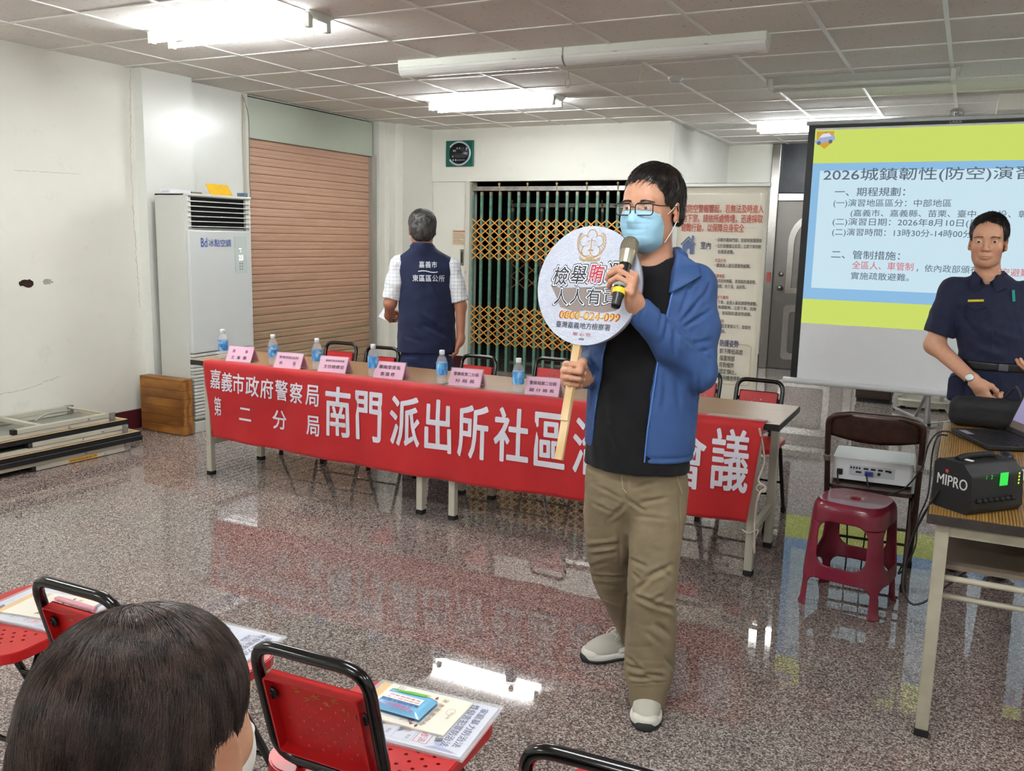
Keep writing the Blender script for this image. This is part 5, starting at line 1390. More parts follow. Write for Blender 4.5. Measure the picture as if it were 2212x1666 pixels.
# plan: side face A0-A1 carries the logo, long face A1-A2 the controls
ex = (A1-A0).normalized(); ey = (A2-A1).normalized(); wS = (A1-A0).length; wF = (A2-A1).length
def ap(a, b, z): return A0+ex*a+ey*b+Vector((0, 0, z))
hgt = .150
bodyp = [(0, .012), (.0, .135), (.015, hgt), (wS*.75, hgt), (wS, .118), (wS+.008, .02), (wS-.004, .0), (.012, 0)]
Tm = Matrix(((ex.x, 0, ey.x, A0.x), (ex.y, 0, ey.y, A0.y), (0, 1, 0, 0), (0, 0, 0, 1)))
MB().prism(bodyp, wF, Tm).build('case', M_AMP, amp, bevel=.009, bseg=3)
hnd = MB(); hnd.tube(smooth_path([ap(wS*.4, .03, hgt), ap(wS*.4, .06, hgt+.008), ap(wS*.4, wF-.06, hgt+.008), ap(wS*.4, wF-.03, hgt)]), .010, 8); hnd.build('carry_handle', M_RUBBER, amp)
MB().lathe([(.001,0),(.014,0),(.013,.014),(.001,.015)], ap(wS*.6, wF-.04, hgt-.01), 14).build('volume_knob', M_RUBBER, amp)
MB().box(ap(wS*.45, .055, hgt+.001), (.05, .012, .003), Matrix.Rotation(math.atan2(ex.y, ex.x), 3, 'Z')).build('paper_label', M_PAPER, amp)
# logo on the end face nearest the aisle (outward normal -ey)
L = Lettering(ap(0, -.0006, 0), ex, (0, 0, 1)); M_SIL = mat('silver_print', '#c2c2c0', .35)
L.line('MIPRO', wS*.52, .088, wS*.80, .033, M_SIL, bold=.035); L.poly(circ(wS*.36, .116, .006, 10), mat('red_dot', '#c03a34', .4)); L.build(amp, 'logo')
# the control face (outward normal ex), slanted in its upper half
L = Lettering(ap(wS+.0075, 0, 0), ey, Vector((0, 0, 1))-ex*.01); M_GLED = mat('green_display', '#0a3a12', .4, emit='#2fd24a', estr=1.2/2**EXPO); M_YLED = mat('yellow_green_led', '#223300', .4, emit='#c9e83a', estr=1.2/2**EXPO)
L.rect(wF*.50, .085, wF*.66, .125, M_GLED, .002); L.line('1', wF*.24, .115, None, .012, M_GLED, lift=.002); L.line('2', wF*.34, .115, None, .012, M_GLED, lift=.002)
for i in range(4): L.rect(wF*.86, .085+i*.010, wF*.89, .091+i*.010, M_YLED, .002)
L.build(amp, 'display')
kn = MB()
for i in range(7): kn.lathe([(.001,0),(.007,0),(.006,.012),(.001,.012)], ap(wS+.006, wF*(.12+.11*i), .045), 10, Matrix((ey, (0,0,1), ex)).transposed())
kn.build('control_knob_row', M_RUBBER, amp)

lp = thing('laptop', 'open black laptop with lit screen at the right frame edge', 'laptop', (.165, 4.06, TZ), R(24))
MB().b2((-.115, -.165, .004), (.115, .165, .024)).build('base', M_AMP, lp, bevel=.005)
ky = MB()
for i in range(5):
    for j in range(14): ky.b2((-.045+i*.0265, -.15+j*.0215, .024), (-.022+i*.0265, -.132+j*.0215, .0262))
ky.build('keyboard', mat('key_black', '#1b1c20', .5), lp)
MB().b2((-.105, .04, .0241), (-.075, .12, .0246)).build('palm_sticker', mat('pale_sticker', '#9a93a8', .5), lp)
Tn = Matrix.Translation((.115, 0, .02)) @ Matrix.Rotation(R(20), 4, 'Y')
bx = MB().b2((-.004, -.165, 0), (.006, .165, .235)); bx.v = [tuple(Tn @ Vector(v)) for v in bx.v]; lid = bx.build('lid', M_AMP, lp)
L = Lettering(Tn @ Vector((-.0042, 0, 0)), Tn.to_3x3() @ Vector((0, -1, 0)), Tn.to_3x3() @ Vector((0, 0, 1)))
E_LAP = mat('laptop_picture', '#000000', .3, emit='#a9a0c9', estr=.7/2**EXPO); E_LAP2 = mat('laptop_taskbar', '#000000', .3, emit='#6f5f58', estr=.6/2**EXPO); E_LAP3 = mat('laptop_shape', '#000000', .3, emit='#cfc4e2', estr=.7/2**EXPO)
L.rect(-.150, .02, .150, .225, E_LAP, .0006); L.rect(-.150, .02, .150, .05, E_LAP2, .0009); L.rect(-.02, .07, .12, .19, E_LAP3, .0009); L.build(lp, 'screen_picture')
tag(MB().sphere((.185, 3.74, TZ+.016), (.028, .045, .016), 16).build('mouse', mat('dark_mouse_plastic', '#24212e', .35)), 'dark computer mouse beside the laptop', 'mouse')
tag(MB().box((.245, 3.52, TZ+.0015), (.20, .14, .003), Matrix.Rotation(.5, 3, 'Z')).build('paper_sheet', M_PAPER), 'white paper sheet on the woodgrain table behind the amplifier', 'paper')
M_CABLE = mat('black_cable', '#15171a', .45)
def cable(name, label, pts, r=.0035, m=None, cat='cable', group=None, n=8):
    return tag(MB().tube(smooth_path([Vector(p_) for p_ in pts], n), r, 6).build(name, m or M_CABLE), label, cat, group)
cable('cable', 'tangle of grey cable lying beside the mouse', [(.02+.05*math.cos(a*.9)+.01*a, 3.60+.03*math.sin(a*.9), TZ+.006+.004*(a % 3)) for a in range(22)], .003, mat('grey_cable_rubber', '#4b4a4c', .5))

# ================================================================ FOLDING CHAIR WITH PROJECTOR
M_BRN = mat('brown_enamel', '#3d2a22', .3, metal=.3, noise=.3, nscale=30)
fc = thing('metal_folding_chair', 'brown metal folding chair carrying the projector', 'chair', (-.30, 4.20, 0), R(2))
w = .185
for s_ in (-1, 1):
    MB().tube(fillet([(s_*.10, -.27, .80), (s_*w, -.265, .785), (s_*w, -.20, .64), (s_*w, .0, .30), (s_*(w-.005), .25, .015)], .055, 6), .0125, 10).build('leg', M_BRN, fc)
    MB().tube(fillet([(s_*(w-.02), .22, .43), (s_*(w-.02), .02, .40), (s_*(w-.02), -.09, .01)], .03), .0105, 10).build('leg', M_BRN, fc)
    MB().tube([(s_*(w-.005), .25, .0), (s_*(w-.005), .245, .03)], .016, 10).build('rubber_foot', M_RUBBER, fc); MB().tube([(s_*(w-.02), -.095, 0), (s_*(w-.02), -.087, .03)], .014, 10).build('rubber_foot', M_RUBBER, fc)
    MB().tube([(s_*w, -.178, .60), (s_*w, -.165, .575)], .0165, 10).build('collar', M_STEEL, fc)
MB().tube([(-.10, -.27, .80), (.10, -.27, .80)], .0125, 10).build('top_tube', M_BRN, fc)
bp = MB()
def bpf(u, v):
    x = (u-.5)*2*w*.97; zt = .800-.03*max(0, abs(u-.5)*2-.75)*4; zb = .695-.022*math.sin(math.pi*u)
    z_ = zb+(zt-zb)*v; return Vector((x, -.265+(.79-z_)*.42+.018*(1-(2*u-1)**2)*-1, z_))
bp.grid(bpf, 16, 6); q = bp.build('backrest', M_BRN, fc); q.modifiers.new('thickness', 'SOLIDIFY').thickness = .006
se = MB(); se.prism(rrect(-.175, -.10, .175, .26, .04), .018, Matrix.Translation((0, 0, .425))); se.build('seat', M_BRN, fc, bevel=.004)
for zz, yy in ((.22, .105), (.11, -.06), (.13, .17)): MB().tube([(-w+.01, yy, zz), (w-.01, yy, zz)], .007, 8).build('stretcher', M_BRN, fc)
pj = thing('projector', 'white projector sitting on the brown folding chair', 'projector', (-.31, 4.315, .443), R(2))
M_PJ = mat('white_projector_plastic', '#d6d8da', .35)
cs = MB(); cs.prism(rrect(-.168, -.13, .168, .13, .02), .098, Matrix.Translation((0, 0, .012))); cs.build('case', M_PJ, pj, bevel=.008)
MB().b2((-.03, -.11, .110), (.155, .11, .1115)).build('lid', M_PJ, pj, bevel=.001)
MB().b2((-.095, -.1312, .035), (.095, -.1300, .083)).build('port_plate', mat('port_grey', '#b4b6ba', .4), pj)
pt = MB(); rnd = random.Random(2)
for i in range(8): pt.box((-.088+i*.012 if i < 4 else -.025+(i-4)*.03, -.1318, .070), (.007 if i < 4 else .02, .002, .008))
pt.box((-.055, -.1318, .052), (.024, .002, .008)); pt.box((.075, -.1318, .068), (.012, .002, .010)); pt.lathe([(.001,0),(.007,0),(.007,.002),(.001,.002)], (.03, -.131, .052), 12, Matrix(((1,0,0),(0,0,-1),(0,1,0))))
pt.build('sockets', M_RUBBER, pj)
MB().b2((-.028, -.150, .042), (.004, -.130, .060)).build('video_plug', mat('blue_plug', '#2d3f8e', .4), pj); MB().b2((-.146, -.145, .034), (-.122, -.128, .058)).build('power_plug', M_RUBBER, pj)
MB().lathe([(.001,0),(.045,0),(.042,.03),(.001,.032)], (.06, .128, .06), 20, Matrix(((1,0,0),(0,0,1),(0,-1,0)))).build('lens', M_RUBBER, pj)
for s_ in (-1, 1):
    for q_ in (-1, 1): MB().lathe([(.001,0),(.012,0),(.012,.013),(.001,.013)], (s_*.13, q_*.1, 0), 10).build('foot', M_RUBBER, pj)
cable('power_cable', 'black cable hanging from the left socket of the projector', [(-.445, 4.165, .488), (-.44, 4.135, .46), (-.41, 4.13, .36), (-.385, 4.12, .28), (-.375, 4.12, .1), (-.38, 4.12, .006)])
cable('video_cable', 'black cable from the blue projector plug down behind the stool', [(-.325, 4.165, .494), (-.31, 4.13, .45), (-.27, 4.12, .40), (-.245, 4.12, .33), (-.235, 4.12, .22), (-.23, 4.12, .006)])
cable('long_cable', 'long black cable looping from the laptop across the folding chair to the floor', [(.035, 4.02, TZ+.012), (-.01, 4.02, TZ+.032), (-.055, 4.02, TZ+.022), (-.085, 4.0, TZ-.03), (-.10, 3.97, .60), (-.155, 3.99, .50), (-.21, 4.04, .45), (-.27, 4.08, .40), (-.30, 4.12, .30), (-.31, 4.13, .1), (-.31, 4.13, .006)])
cable('amplifier_cable', 'black cable looping from the amplifier down in front of the table leg', [(-.02, 2.93, TZ+.05), (-.06, 2.96, TZ-.05), (-.09, 2.98, TZ-.16), (-.095, 2.95, TZ-.27), (-.07, 2.93, TZ-.32), (-.03, 2.93, TZ-.31), (.03, 2.95, TZ-.25), (.08, 2.97, TZ-.20)])
cable('table_cable', 'black cable running from the table side down past the folding chair', [(-.02, 4.06, TZ+.008), (-.052, 4.0, TZ+.012), (-.066, 3.93, TZ-.05), (-.065, 3.85, .52), (-.09, 3.78, .43), (-.09, 3.74, .33), (-.12, 3.73, .24), (-.14, 3.73, .21), (-.13, 3.72, .25)])
rod = MB(); rod.tube([(.05, 3.30, TZ+.004), (.10, 3.42, TZ+.075)], .005, 8); rod.tube(smooth_path([(.10, 3.42, TZ+.075), (.115, 3.45, TZ+.08), (.14, 3.44, TZ+.04), (.15, 3.42, TZ+.01)]), .005, 8)
tag(rod.build('cable_hook', mat('grey_wire', '#77797a', .4, metal=.4)), 'bent grey wire standing up behind the amplifier', 'wire')

# ================================================================ PLASTIC STOOL
M_STOOL = mat('maroon_plastic', '#7a1730', .28, coat=.3)
# ================================================================ PEOPLE
def m_cloth(name, col, rough=.85, weave=900, bump=.15, var=.12, sheen=.1):
    t = NT(name); co = t.coords(); c = s2l(col)
    n = t.n('ShaderNodeTexNoise'); n.inputs['Scale'].default_value = 14; n.inputs['Detail'].default_value = 5; t.l(co, n.inputs[0])
    t.l(t.ramp(n.outputs[0], [(.3, tuple(x*(1-var) for x in c)), (.7, tuple(x*(1+var) for x in c))]), t.b.inputs['Base Color'])
    n2 = t.n('ShaderNodeTexNoise'); n2.inputs['Scale'].default_value = weave; n2.inputs['Detail'].default_value = 1; t.l(co, n2.inputs[0]); t.bump(n2.outputs[0], bump, .001)
    t.b.inputs['Roughness'].default_value = rough; t.b.inputs['Sheen Weight'].default_value = sheen; t.b.inputs['Specular IOR Level'].default_value = .3
    return t.m
def m_hair(name, c1, c2, rough=.38):
    t = NT(name); co = t.coords('Object', (1, 1, .35)); n = t.n('ShaderNodeTexNoise'); n.inputs['Scale'].default_value = 55; n.inputs['Detail'].default_value = 4; t.l(co, n.inputs[0])
    t.l(t.ramp(n.outputs[0], [(.35, s2l(c1)), (.7, s2l(c2))]), t.b.inputs['Base Color']); t.b.inputs['Roughness'].default_value = rough; t.b.inputs['Specular IOR Level'].default_value = .45
    return t.m
M_SKIN = m_skin('skin')
M_NAIL = mat('fingernail', '#d6a58f', .3)
M_MASK = mat('pale_blue_mask', '#9ecbe3', .8, noise=.03, nscale=300)
M_WMASK = mat('white_mask', '#dedcd8', .8)
M_LOOP = mat('white_elastic', '#e6e6e4', .7)

def hair_cap(S, M, t, dz=0., fringe=.062, nape=-.075, side=-.022, puff=1.0, top=.0, wx=1.0):
    S.frame(M, t)
    S.ell((0, .020, .040+top), (.0830*puff*wx, .1030*puff, .0890*puff), k=.01)
    S.ell((0, .050, -.020), (.0740*puff*wx, .0660*puff, .070), k=.03)
    S.ell((0, -.118, fringe-.078), (.078, .075, .078), k=.008, op='s')
    for q in (-1, 1): S.box((q*.085, -.055, side-.07), (.035, .065, .075), .006, k=.006, op='s'); S.ell((q*.088, .010, -.024), (.024, .026, .042), k=.006, op='s')
    S.box((0, -.02, nape-.1), (.15, .2, .1), .004, k=.008, op='s')
    S.frame(); return S
def crop(v, F, keep):
    return v, F
def add_hair(parent, cap, M, t, m, n, L, r, flow, vox=.004, seed=1, rough=.0018, name='hair', seg=5, jit=.2, lift=.006, ears=True):
    """one hair object: a close cap with combed tufts growing out of it"""
    v, F = cap.mesh(vox); N = vnormals(v, F); v = v+N*(noise3(v, seed, 120, 2)*rough)[:, None]
    b = MB(); b.v = [tuple(x) for x in v]; b.f = [list(f) for f in F]; b.mi = [0]*len(F); b.sm = [True]*len(F)
    rs = np.random.RandomState(seed); Q = (v-t)@np.array(M)
    ok = np.nonzero(np.linalg.norm(Q-np.array([0, .02, .03]), axis=1) > .062)[0]
    ok = ok[np.abs(N[ok]@np.array(M)@np.array([0, 1, 0])) < 2]
    wt = 1+5*np.exp(-(np.linalg.norm(Q[ok]-np.array([0, .02, .12]), axis=1)/.045)**2); pick = rs.choice(ok, n, p=wt/wt.sum())
    Md = np.array(M)
    clr = None
    if ears: clr = lambda P: (lambda q: (np.abs(q[..., 0]) > .058) & (np.abs(q[..., 1]-.008) < .024) & (q[..., 2] < .012) & (q[..., 2] > -.058))((P-t)@Md)
    strands(b, v[pick]-N[pick]*.0015, N[pick], lambda q: flow((q-t)@Md)@Md.T, L, r, cap, seg, jit, seed, lift, clr)
    o = b.build(name, m, parent); return o
def crown_flow(cx=.0, cy=.045, cz=.14, fwd=.0, down=.4, part=0.):
    def f(q):
        d = q-np.array([cx, cy, cz]); d = d/(np.linalg.norm(d, axis=-1, keepdims=True)+1e-6)
        return d+np.array([part, -fwd, -down])
    return f
def len_by(M, t, top, side, front=None):
    Md = np.array(M)
    def f(p):
        q = (np.array(p)-t)@Md; l_ = side+(top-side)*np.clip((q[2]-.02)/.08, 0, 1)
        if front is not None and q[1] < .04: l_ = min(l_, front+max(0, q[2]-.03)*.6)
        return l_
    return f
def mask_on(parent, M, t, m, loops=True, name='face_mask', vox=.0022, pleat=.0004):
    S = SDF(); S.frame(M, t)
    S.ell((0, -.030, -.052), (.0665, .0800, .0800), k=.02); S.ell((0, -.052, -.086), (.046, .046, .034), k=.03)
    S.cone((0, -.090, -.008), (0, -.108, -.036), .012, .016, k=.02)
    for q in (-1, 1): S.ell((q*.035, -.062, -.035), (.030, .028, .035), k=.02)
    S.plane((0, 0, -.016), (0, .10, 1), k=.004)
    S.plane((0, 0, -.118), (0, .45, -1), k=.005); S.plane((0, -.014, 0), (0, 1, .22), k=.003)
    Md = np.array(M)
    def disp(v, n):
        q = (v-t)@Md; z = q[:, 2]; e = sum(-pleat*2.6*np.exp(-((z-zz)/.0028)**2) for zz in (-.045, -.062, -.079))*np.exp(-(q[:, 0]/.045)**4)
        e = e+.0010*noise3(v, 3, 90, 2)+.0016*np.exp(-((z+.020)/.003)**2); return v+n*e[:, None]
    o = organic(name, S, vox, m, parent, disp)
    if loops:
        b = MB()
        for q in (-1, 1):
            for z0, z1, y1 in ((-.024, .012, .018), (-.100, -.038, .016)):
                P = [(q*.061, -.026, z0), (q*.075, -.012, z0*.5+z1*.5), (q*.083, .006, z1), (q*.078, .024, z1-.004)]
                b.tube(smooth_path([Vector(Md@np.array(p_)+t) for p_ in P], 6), .0014, 6)
        b.build('ear_loops', M_LOOP, parent)
    return o

# ---------------------------------------------------------------- shoes
M_SHOE = m_cloth('grey_beige_mesh_fabric', '#b5b2a6', .8, 700, .4, .05, 0); M_SHOE2 = mat('off_white_suede', '#cfccc0', .75, noise=.06, nscale=30); M_MID = mat('white_foam_sole', '#d8d7d2', .6); M_OUT = mat('black_outsole', '#1d2225', .6)
def shoe(parent, pos, yaw, pitch=0.):
    """trainer pointing along -y in its own frame"""
    Mr = rotz(yaw) @ rotx(pitch); t = np.array(pos)
    def outline(S, grow, z0, z1, k=.01):
        S.frame(Mr, t)
        S.ell((-.002, -.095, (z0+z1)/2), (.047+grow, .056+grow, (z1-z0)), k=.02); S.ell((0, -.01, (z0+z1)/2), (.042+grow, .10, (z1-z0)), k=.03); S.ell((.002, .085, (z0+z1)/2), (.038+grow, .046+grow, (z1-z0)), k=.02)
        S.plane((0, 0, z0), (0, 0, -1), k=.002); S.plane((0, 0, z1), (0, 0, 1), k=.004)
    S = SDF(); S.frame(Mr, t)
    S.ell((-.002, -.088, .036), (.042, .056, .032), k=.03); S.ell((0, -.030, .050), (.040, .075, .042), k=.03); S.ell((.001, .065, .056), (.036, .055, .050), k=.03)
    S.cone((0, .045, .055), (0, .055, .105), .036, .038, k=.02); S.plane((0, .05, .112), (0, -.15, 1), k=.003); S.plane((0, 0, .018), (0, 0, -1), k=.002)
    organic('shoe_upper', S, .003, M_SHOE, parent)
    S = SDF(); S.frame(Mr, t)
    S.ell((-.002, -.118, .028), (.043, .034, .024), k=.01); S.ell((.001, .085, .045), (.0385, .042, .040), k=.01)
    for q in (-1, 1): S.cone((q*.030, -.075, .046), (q*.022, -.020, .082), .010, .010, k=.01); S.cone((q*.038, -.02, .040), (q*.035, .05, .050), .010, .012, k=.01); S.cone((q*.022, -.020, .082), (q*.030, .03, .09), .008, .008, k=.01)
    S.plane((0, 0, .02), (0, 0, -1), k=.002); organic('shoe_overlay', S, .003, M_SHOE2, parent)
    S = SDF(); outline(S, .003, .010, .034); organic('midsole', S, .0035, M_MID, parent)
    S = SDF(); outline(S, .001, .0, .014); S.frame(Mr, t); S.ell((-.002, -.142, .014), (.030, .014, .020), k=.008); S.plane((0, 0, 0), (0, 0, -1), k=.001); organic('outsole', S, .0035, M_OUT, parent)
    b = MB()
    def T(*p): return Vector(Mr@np.array(p)+t)
    for i in range(5):
        y = -.078+i*.016; z = .062+i*.0075
        b.tube(smooth_path([T(-.022, y, z-.004), T(0, y-.003, z+.010), T(.022, y+.006, z-.002)], 4), .0028, 6)
    b.tube(smooth_path([T(0, -.012, .096), T(-.02, -.025, .105), T(-.035, -.04, .085), T(-.028, -.055, .07), T(-.04, -.085, .055)], 6), .0022, 6)
    b.tube(smooth_path([T(0, -.012, .096), T(.02, -.02, .107), T(.034, -.035, .09), T(.03, -.045, .075)], 6), .0022, 6)
    b.build('laces', M_SHOE2, parent)

# ================================================================ PLASTIC STOOL (moulded in one shape, split into its parts)
M_STOOL = mat('maroon_plastic', '#7a1730', .28, coat=.3)
stl = thing('plastic_stool', 'maroon plastic stool in front of the brown folding chair', 'stool', (-.335, 3.88, 0), R(-10))
def stool_shape():
    S = SDF(); S.loft([(.0, 0, 0, .188, .188), (.02, 0, 0, .181, .181), (.20, 0, 0, .169, .169), (.36, 0, 0, .158, .158), (.425, 0, 0, .152, .152), (.445, 0, 0, .145, .145), (.455, 0, 0, .134, .134)], k=.001, n=3.4)
    S.loft([(-.05, 0, 0, .182, .182), (.20, 0, 0, .162, .162), (.36, 0, 0, .150, .150), (.43, 0, 0, .130, .130)], k=.003, n=3.4, op='s')
    for a in range(4):
        Q = rotz(a*math.pi/2)
        S.frame(Q); S.box((.17, 0, .005), (.09, .124, .125), .035, k=.006, op='s'); S.box((.17, 0, .285), (.09, .098, .092), .050, k=.006, op='s')
    S.frame(); S.ell((0, 0, .462), (.026, .026, .022), k=.006, op='s'); S.ell((0, 0, .500), (.120, .120, .0485), k=.004, op='s')
    return S
def boxed(S, lo, hi):
    c = [(a+b)/2 for a, b in zip(lo, hi)]; h = [(b-a)/2 for a, b in zip(lo, hi)]
    S.box(c, h, .0005, k=.0006, op='i'); return S
organic('seat', boxed(stool_shape(), (-.2, -.2, .365), (.2, .2, .5)), .0035, M_STOOL, stl, smooth_n=1)
for qx in (-1, 1):
    for qy in (-1, 1):
        S = stool_shape(); S.box((0, 0, .161), (.4, .102, .040), .001, k=.001, op='s'); S.box((0, 0, .161), (.102, .4, .040), .001, k=.001, op='s')
        organic('leg', boxed(S, (min(0, qx*.3), min(0, qy*.3), -.01), (max(0, qx*.3), max(0, qy*.3), .3655)), .0035, M_STOOL, stl, smooth_n=1)
for a, (lo, hi) in enumerate((((-.107, -.3, .10), (.107, 0, .23)), ((-.107, 0, .10), (.107, .3, .23)), ((-.3, -.107, .10), (0, .107, .23)), ((0, -.107, .10), (.3, .107, .23)))):
    organic('stretcher', boxed(stool_shape(), lo, hi), .0035, M_STOOL, stl, smooth_n=1)

# ================================================================ THE SPEAKER IN THE BLUE JACKET
D1 = 2.745
def W(x, z, y, D=D1):
    """a place seen at (x, z) on the figure's upright plane, moved to depth y along the line of sight"""
    k = 1+y/D; return V(x*k, y, 1.5+(z-1.5)*k)
def on_plane(px, py, base, ef):
    """photograph position -> place on a figure's upright plane"""
    d = _r2*((px-1106)/1923.3)-_u2*((py-833)/1923.3)+_f; k = (Vector((base[0], base[1], 1.5))-Vector((0, 0, 1.5))).dot(Vector((*ef, 0)))/d.dot(Vector((*ef, 0)))
    q = d*k; return ((q.x-base[0])*-ef[1]+(q.y-base[1])*ef[0], 1.5+q.z)
def fold_list(rows, x0, y0, sc, base, ef): return [(on_plane(x0+a/sc, y0+b/sc, base, ef), on_plane(x0+c/sc, y0+d/sc, base, ef), w, h) for a, b, c, d, w, h in rows]
MB_, ME_ = (-.82, 2.62), (.299, -.954)
man = thing('person', 'person in blue jacket, black shirt and khaki trousers holding a microphone and a round sign', 'person', (-.82, 2.62, 0), math.atan2(.299, .954))
hM = rotz(R(-28)) @ rotx(R(2)); hT = V(-.047, .0, 1.597)
# hands
mT = W(-.104, 1.500, -.185); mB = W(-.143, 1.297, -.300); ax = mT-mB
hL = hand_frame(ax, (-.13, -.62, .77), True, True); gL = mB+ax*.385+V(.002, .004, 0)
wL = gL-.094*hL[:, 0]-.026*hL[:, 2]
sB = W(-.302, .806, -.235); sT = W(-.262, 1.190, -.165); ax2 = sT-sB
hR = hand_frame(ax2, (-.5, -.86, 0.), False); gR = W(-.272, 1.082, -.188)
gR = sB+ax2*np.clip(((gR-sB)@ax2)/(ax2@ax2), 0, 1); wR = gR-.094*hR[:, 0]-.024*hR[:, 2]
shL, elL = V(.090, -.025, 1.372), V(.108, -.085, 1.125)
shR, elR = V(-.168, .060, 1.385), V(-.200, .135, 1.105)
curlL = [(48, 62, 30), (52, 68, 34), (55, 70, 36), (58, 68, 36)]; curlR = [(56, 80, 45), (58, 82, 46), (60, 82, 46), (62, 80, 46)]
S = SDF(); S.frame(hM, hT); head_sdf(S, True, 1.0, 1.0); S.frame()
S.cone((-.040, .018, 1.50), (-.033, .03, 1.40), .052, .060, k=.02)
S.loft([(.80, -.055, 0, .12, .085), (1.1, -.05, 0, .12, .08), (1.30, -.04, .01, .125, .08), (1.39, -.033, .02, .11, .07), (1.44, -.033, .024, .06, .055)], k=.03)
S.chain([shL, elL, wL], [.045, .036, .026], k=.03); S.chain([shR, elR, wR], [.045, .036, .026], k=.03)
hand_sdf(S, hL, wL, curlL, [(.015, .026, .012), (.045, .040, .030), (.070, .036, .052), (.088, .020, .062)])
hand_sdf(S, hR, wR, curlR, [(.015, .026, .012), (.048, .042, .028), (.078, .038, .046), (.096, .018, .056)])
organic('body', S, .0025, M_SKIN, man, cols=lambda v: face_cols(v, '#cb977b', '#a8645a', hM, hT))
eyes(man, hM, hT, R(-16)); M_HAIR = m_hair('dark_hair', '#1a1412', '#2e2420')
brows(man, S, hM, hT, M_HAIR, 1.1, 80)
nails(man, finger_tips(hL, wL, curlL)+finger_tips(hR, wR, curlR), M_NAIL)
cap = hair_cap(SDF(), hM, hT, fringe=.066, nape=-.052, side=-.016, puff=1.02, top=.004)
add_hair(man, cap, hM, hT, M_HAIR, 3400, len_by(hM, hT, .046, .016), .0008, crown_flow(.015, .045, .13, .22, .25, -.22), seed=3)
mask_on(man, hM, hT, M_MASK)
# glasses
gl = MB(); P3 = lambda x, y, z: Vector(hM@np.array([x, y, z])+hT)
for q in (-1, 1):
    rim = [P3(q*.0345+x, -.1125+abs(q*.0345+x)*.16, -.004+z) for x, z in rrect(-.0265, -.0165, .0265, .0165, .009, 4)]
    gl.tube(rim, .0017, 6, closed=True); gl.tube([P3(q*.0345+x, -.1130+abs(q*.0345+x)*.16, .0125) for x in np.linspace(-.020, .022, 5)], .0026, 6)
    gl.tube([P3(q*.060, -.1032, .009), P3(q*.068, -.098, .008), P3(q*.074, -.092, .006), P3(q*.079, -.03, .006), P3(q*.080, .008, .004), P3(q*.078, .026, -.016)], .0018, 6)
gl.tube([P3(-.009, -.112, .001), P3(0, -.115, .003), P3(.009, -.112, .001)], .0014, 6)
gl.build('glasses', mat('dark_brown_frame', '#221714', .3), man)
ln = MB()
for q in (-1, 1):
    P = [P3(q*.0345+x, -.1123+abs(q*.0345+x)*.16, -.004+z) for x, z in rrect(-.0262, -.0162, .0262, .0162, .009, 4)]
    ln.add(P, [tuple(range(len(P)))])
ln.build('lenses', mat('clear_lens', '#ffffff', .03, alpha=.10), man)
# black shirt
ty = R(-22)
S = SDF(); S.frame()
S.loft([(.805, -.058, -.002, .170, .134, ty), (.95, -.056, -.002, .162, .124, ty), (1.10, -.052, -.002, .158, .115, ty), (1.25, -.046, .003, .166, .114, ty), (1.34, -.038, .012, .166, .105, ty), (1.40, -.034, .018, .140, .090, ty), (1.445, -.033, .022, .082, .072, ty), (1.462, -.034, .022, .066, .062, ty)], k=.02)
S.cone((-.036, .012, 1.425), (-.040, -.02, 1.60), .056, .085, k=.008, op='s')
S.ell((-.052, -.055, 1.462), (.058, .050, .034), rotz(ty), k=.010, op='s')
fl = [((-.15, -.11, 1.20), (.0, -.13, 1.02), .02, -.004), ((-.12, -.11, 1.05), (-.02, -.13, .90), .018, -.004), ((-.17, -.10, .98), (-.08, -.12, .86), .018, .004), ((-.05, -.13, 1.28), (-.02, -.13, 1.1), .02, .003)]
TEE = S
organic('shirt', S, .005, m_cloth('black_jersey', '#0a0a0e', .85, 800, .1), man, lambda v, n: folds(v+n*(.0016*noise3(v, 4, 60))[:, None], n, fl))
# jacket
def xl(z): return np.interp(z, [.82, .95, 1.15, 1.35, 1.47], [-.196, -.188, -.168, -.130, -.085])
def xr(z): return np.interp(z, [.82, .95, 1.15, 1.30, 1.40, 1.47], [-.036, -.030, -.010, .012, .030, .036])
def wedge(P):
    x, y, z = P[..., 0], P[..., 1], P[..., 2]
    return np.maximum(np.maximum(xl(z)-x, x-xr(z)), y-.02)*.9
S = SDF()
S.loft([(.845, -.052, .0, .174, .132, ty), (.90, -.052, .0, .178, .136, ty), (1.05, -.050, .0, .176, .133, ty), (1.25, -.044, .003, .182, .130, ty), (1.34, -.036, .012, .182, .120, ty), (1.40, -.032, .020, .152, .104, ty), (1.45, -.030, .026, .090, .084, ty), (1.475, -.030, .030, .078, .076, ty)], k=.02)
S.fn(wedge, (-.08, -.1, 1.15), 9., .004, 's')
JK_TORSO = SDF(); JK_TORSO.p = list(S.p)
S.cone((-.038, .012, 1.42), (-.044, -.02, 1.62), .062, .10, k=.008, op='s')
S.chain([shL+V(-.03, .01, .005), shL, (elL+shL)/2+V(.012, .01, 0), elL+V(.006, .012, -.008)], [.060, .060, .056, .054], k=.03)
cuffL = wL+(elL-wL)*.10
S.chain([elL+V(.006, .010, -.008), (elL+cuffL)/2+V(0, 0, -.006), cuffL], [.054, .050, .041], k=.02)
S.plane(cuffL-(elL-cuffL)*.0, wL-elL, k=.004) if False else None
S.chain([shR+V(.03, -.01, .005), shR, elR], [.060, .060, .055], k=.03); cuffR = wR+(elR-wR)*.14
S.chain([elR, cuffR], [.055, .042], k=.02)
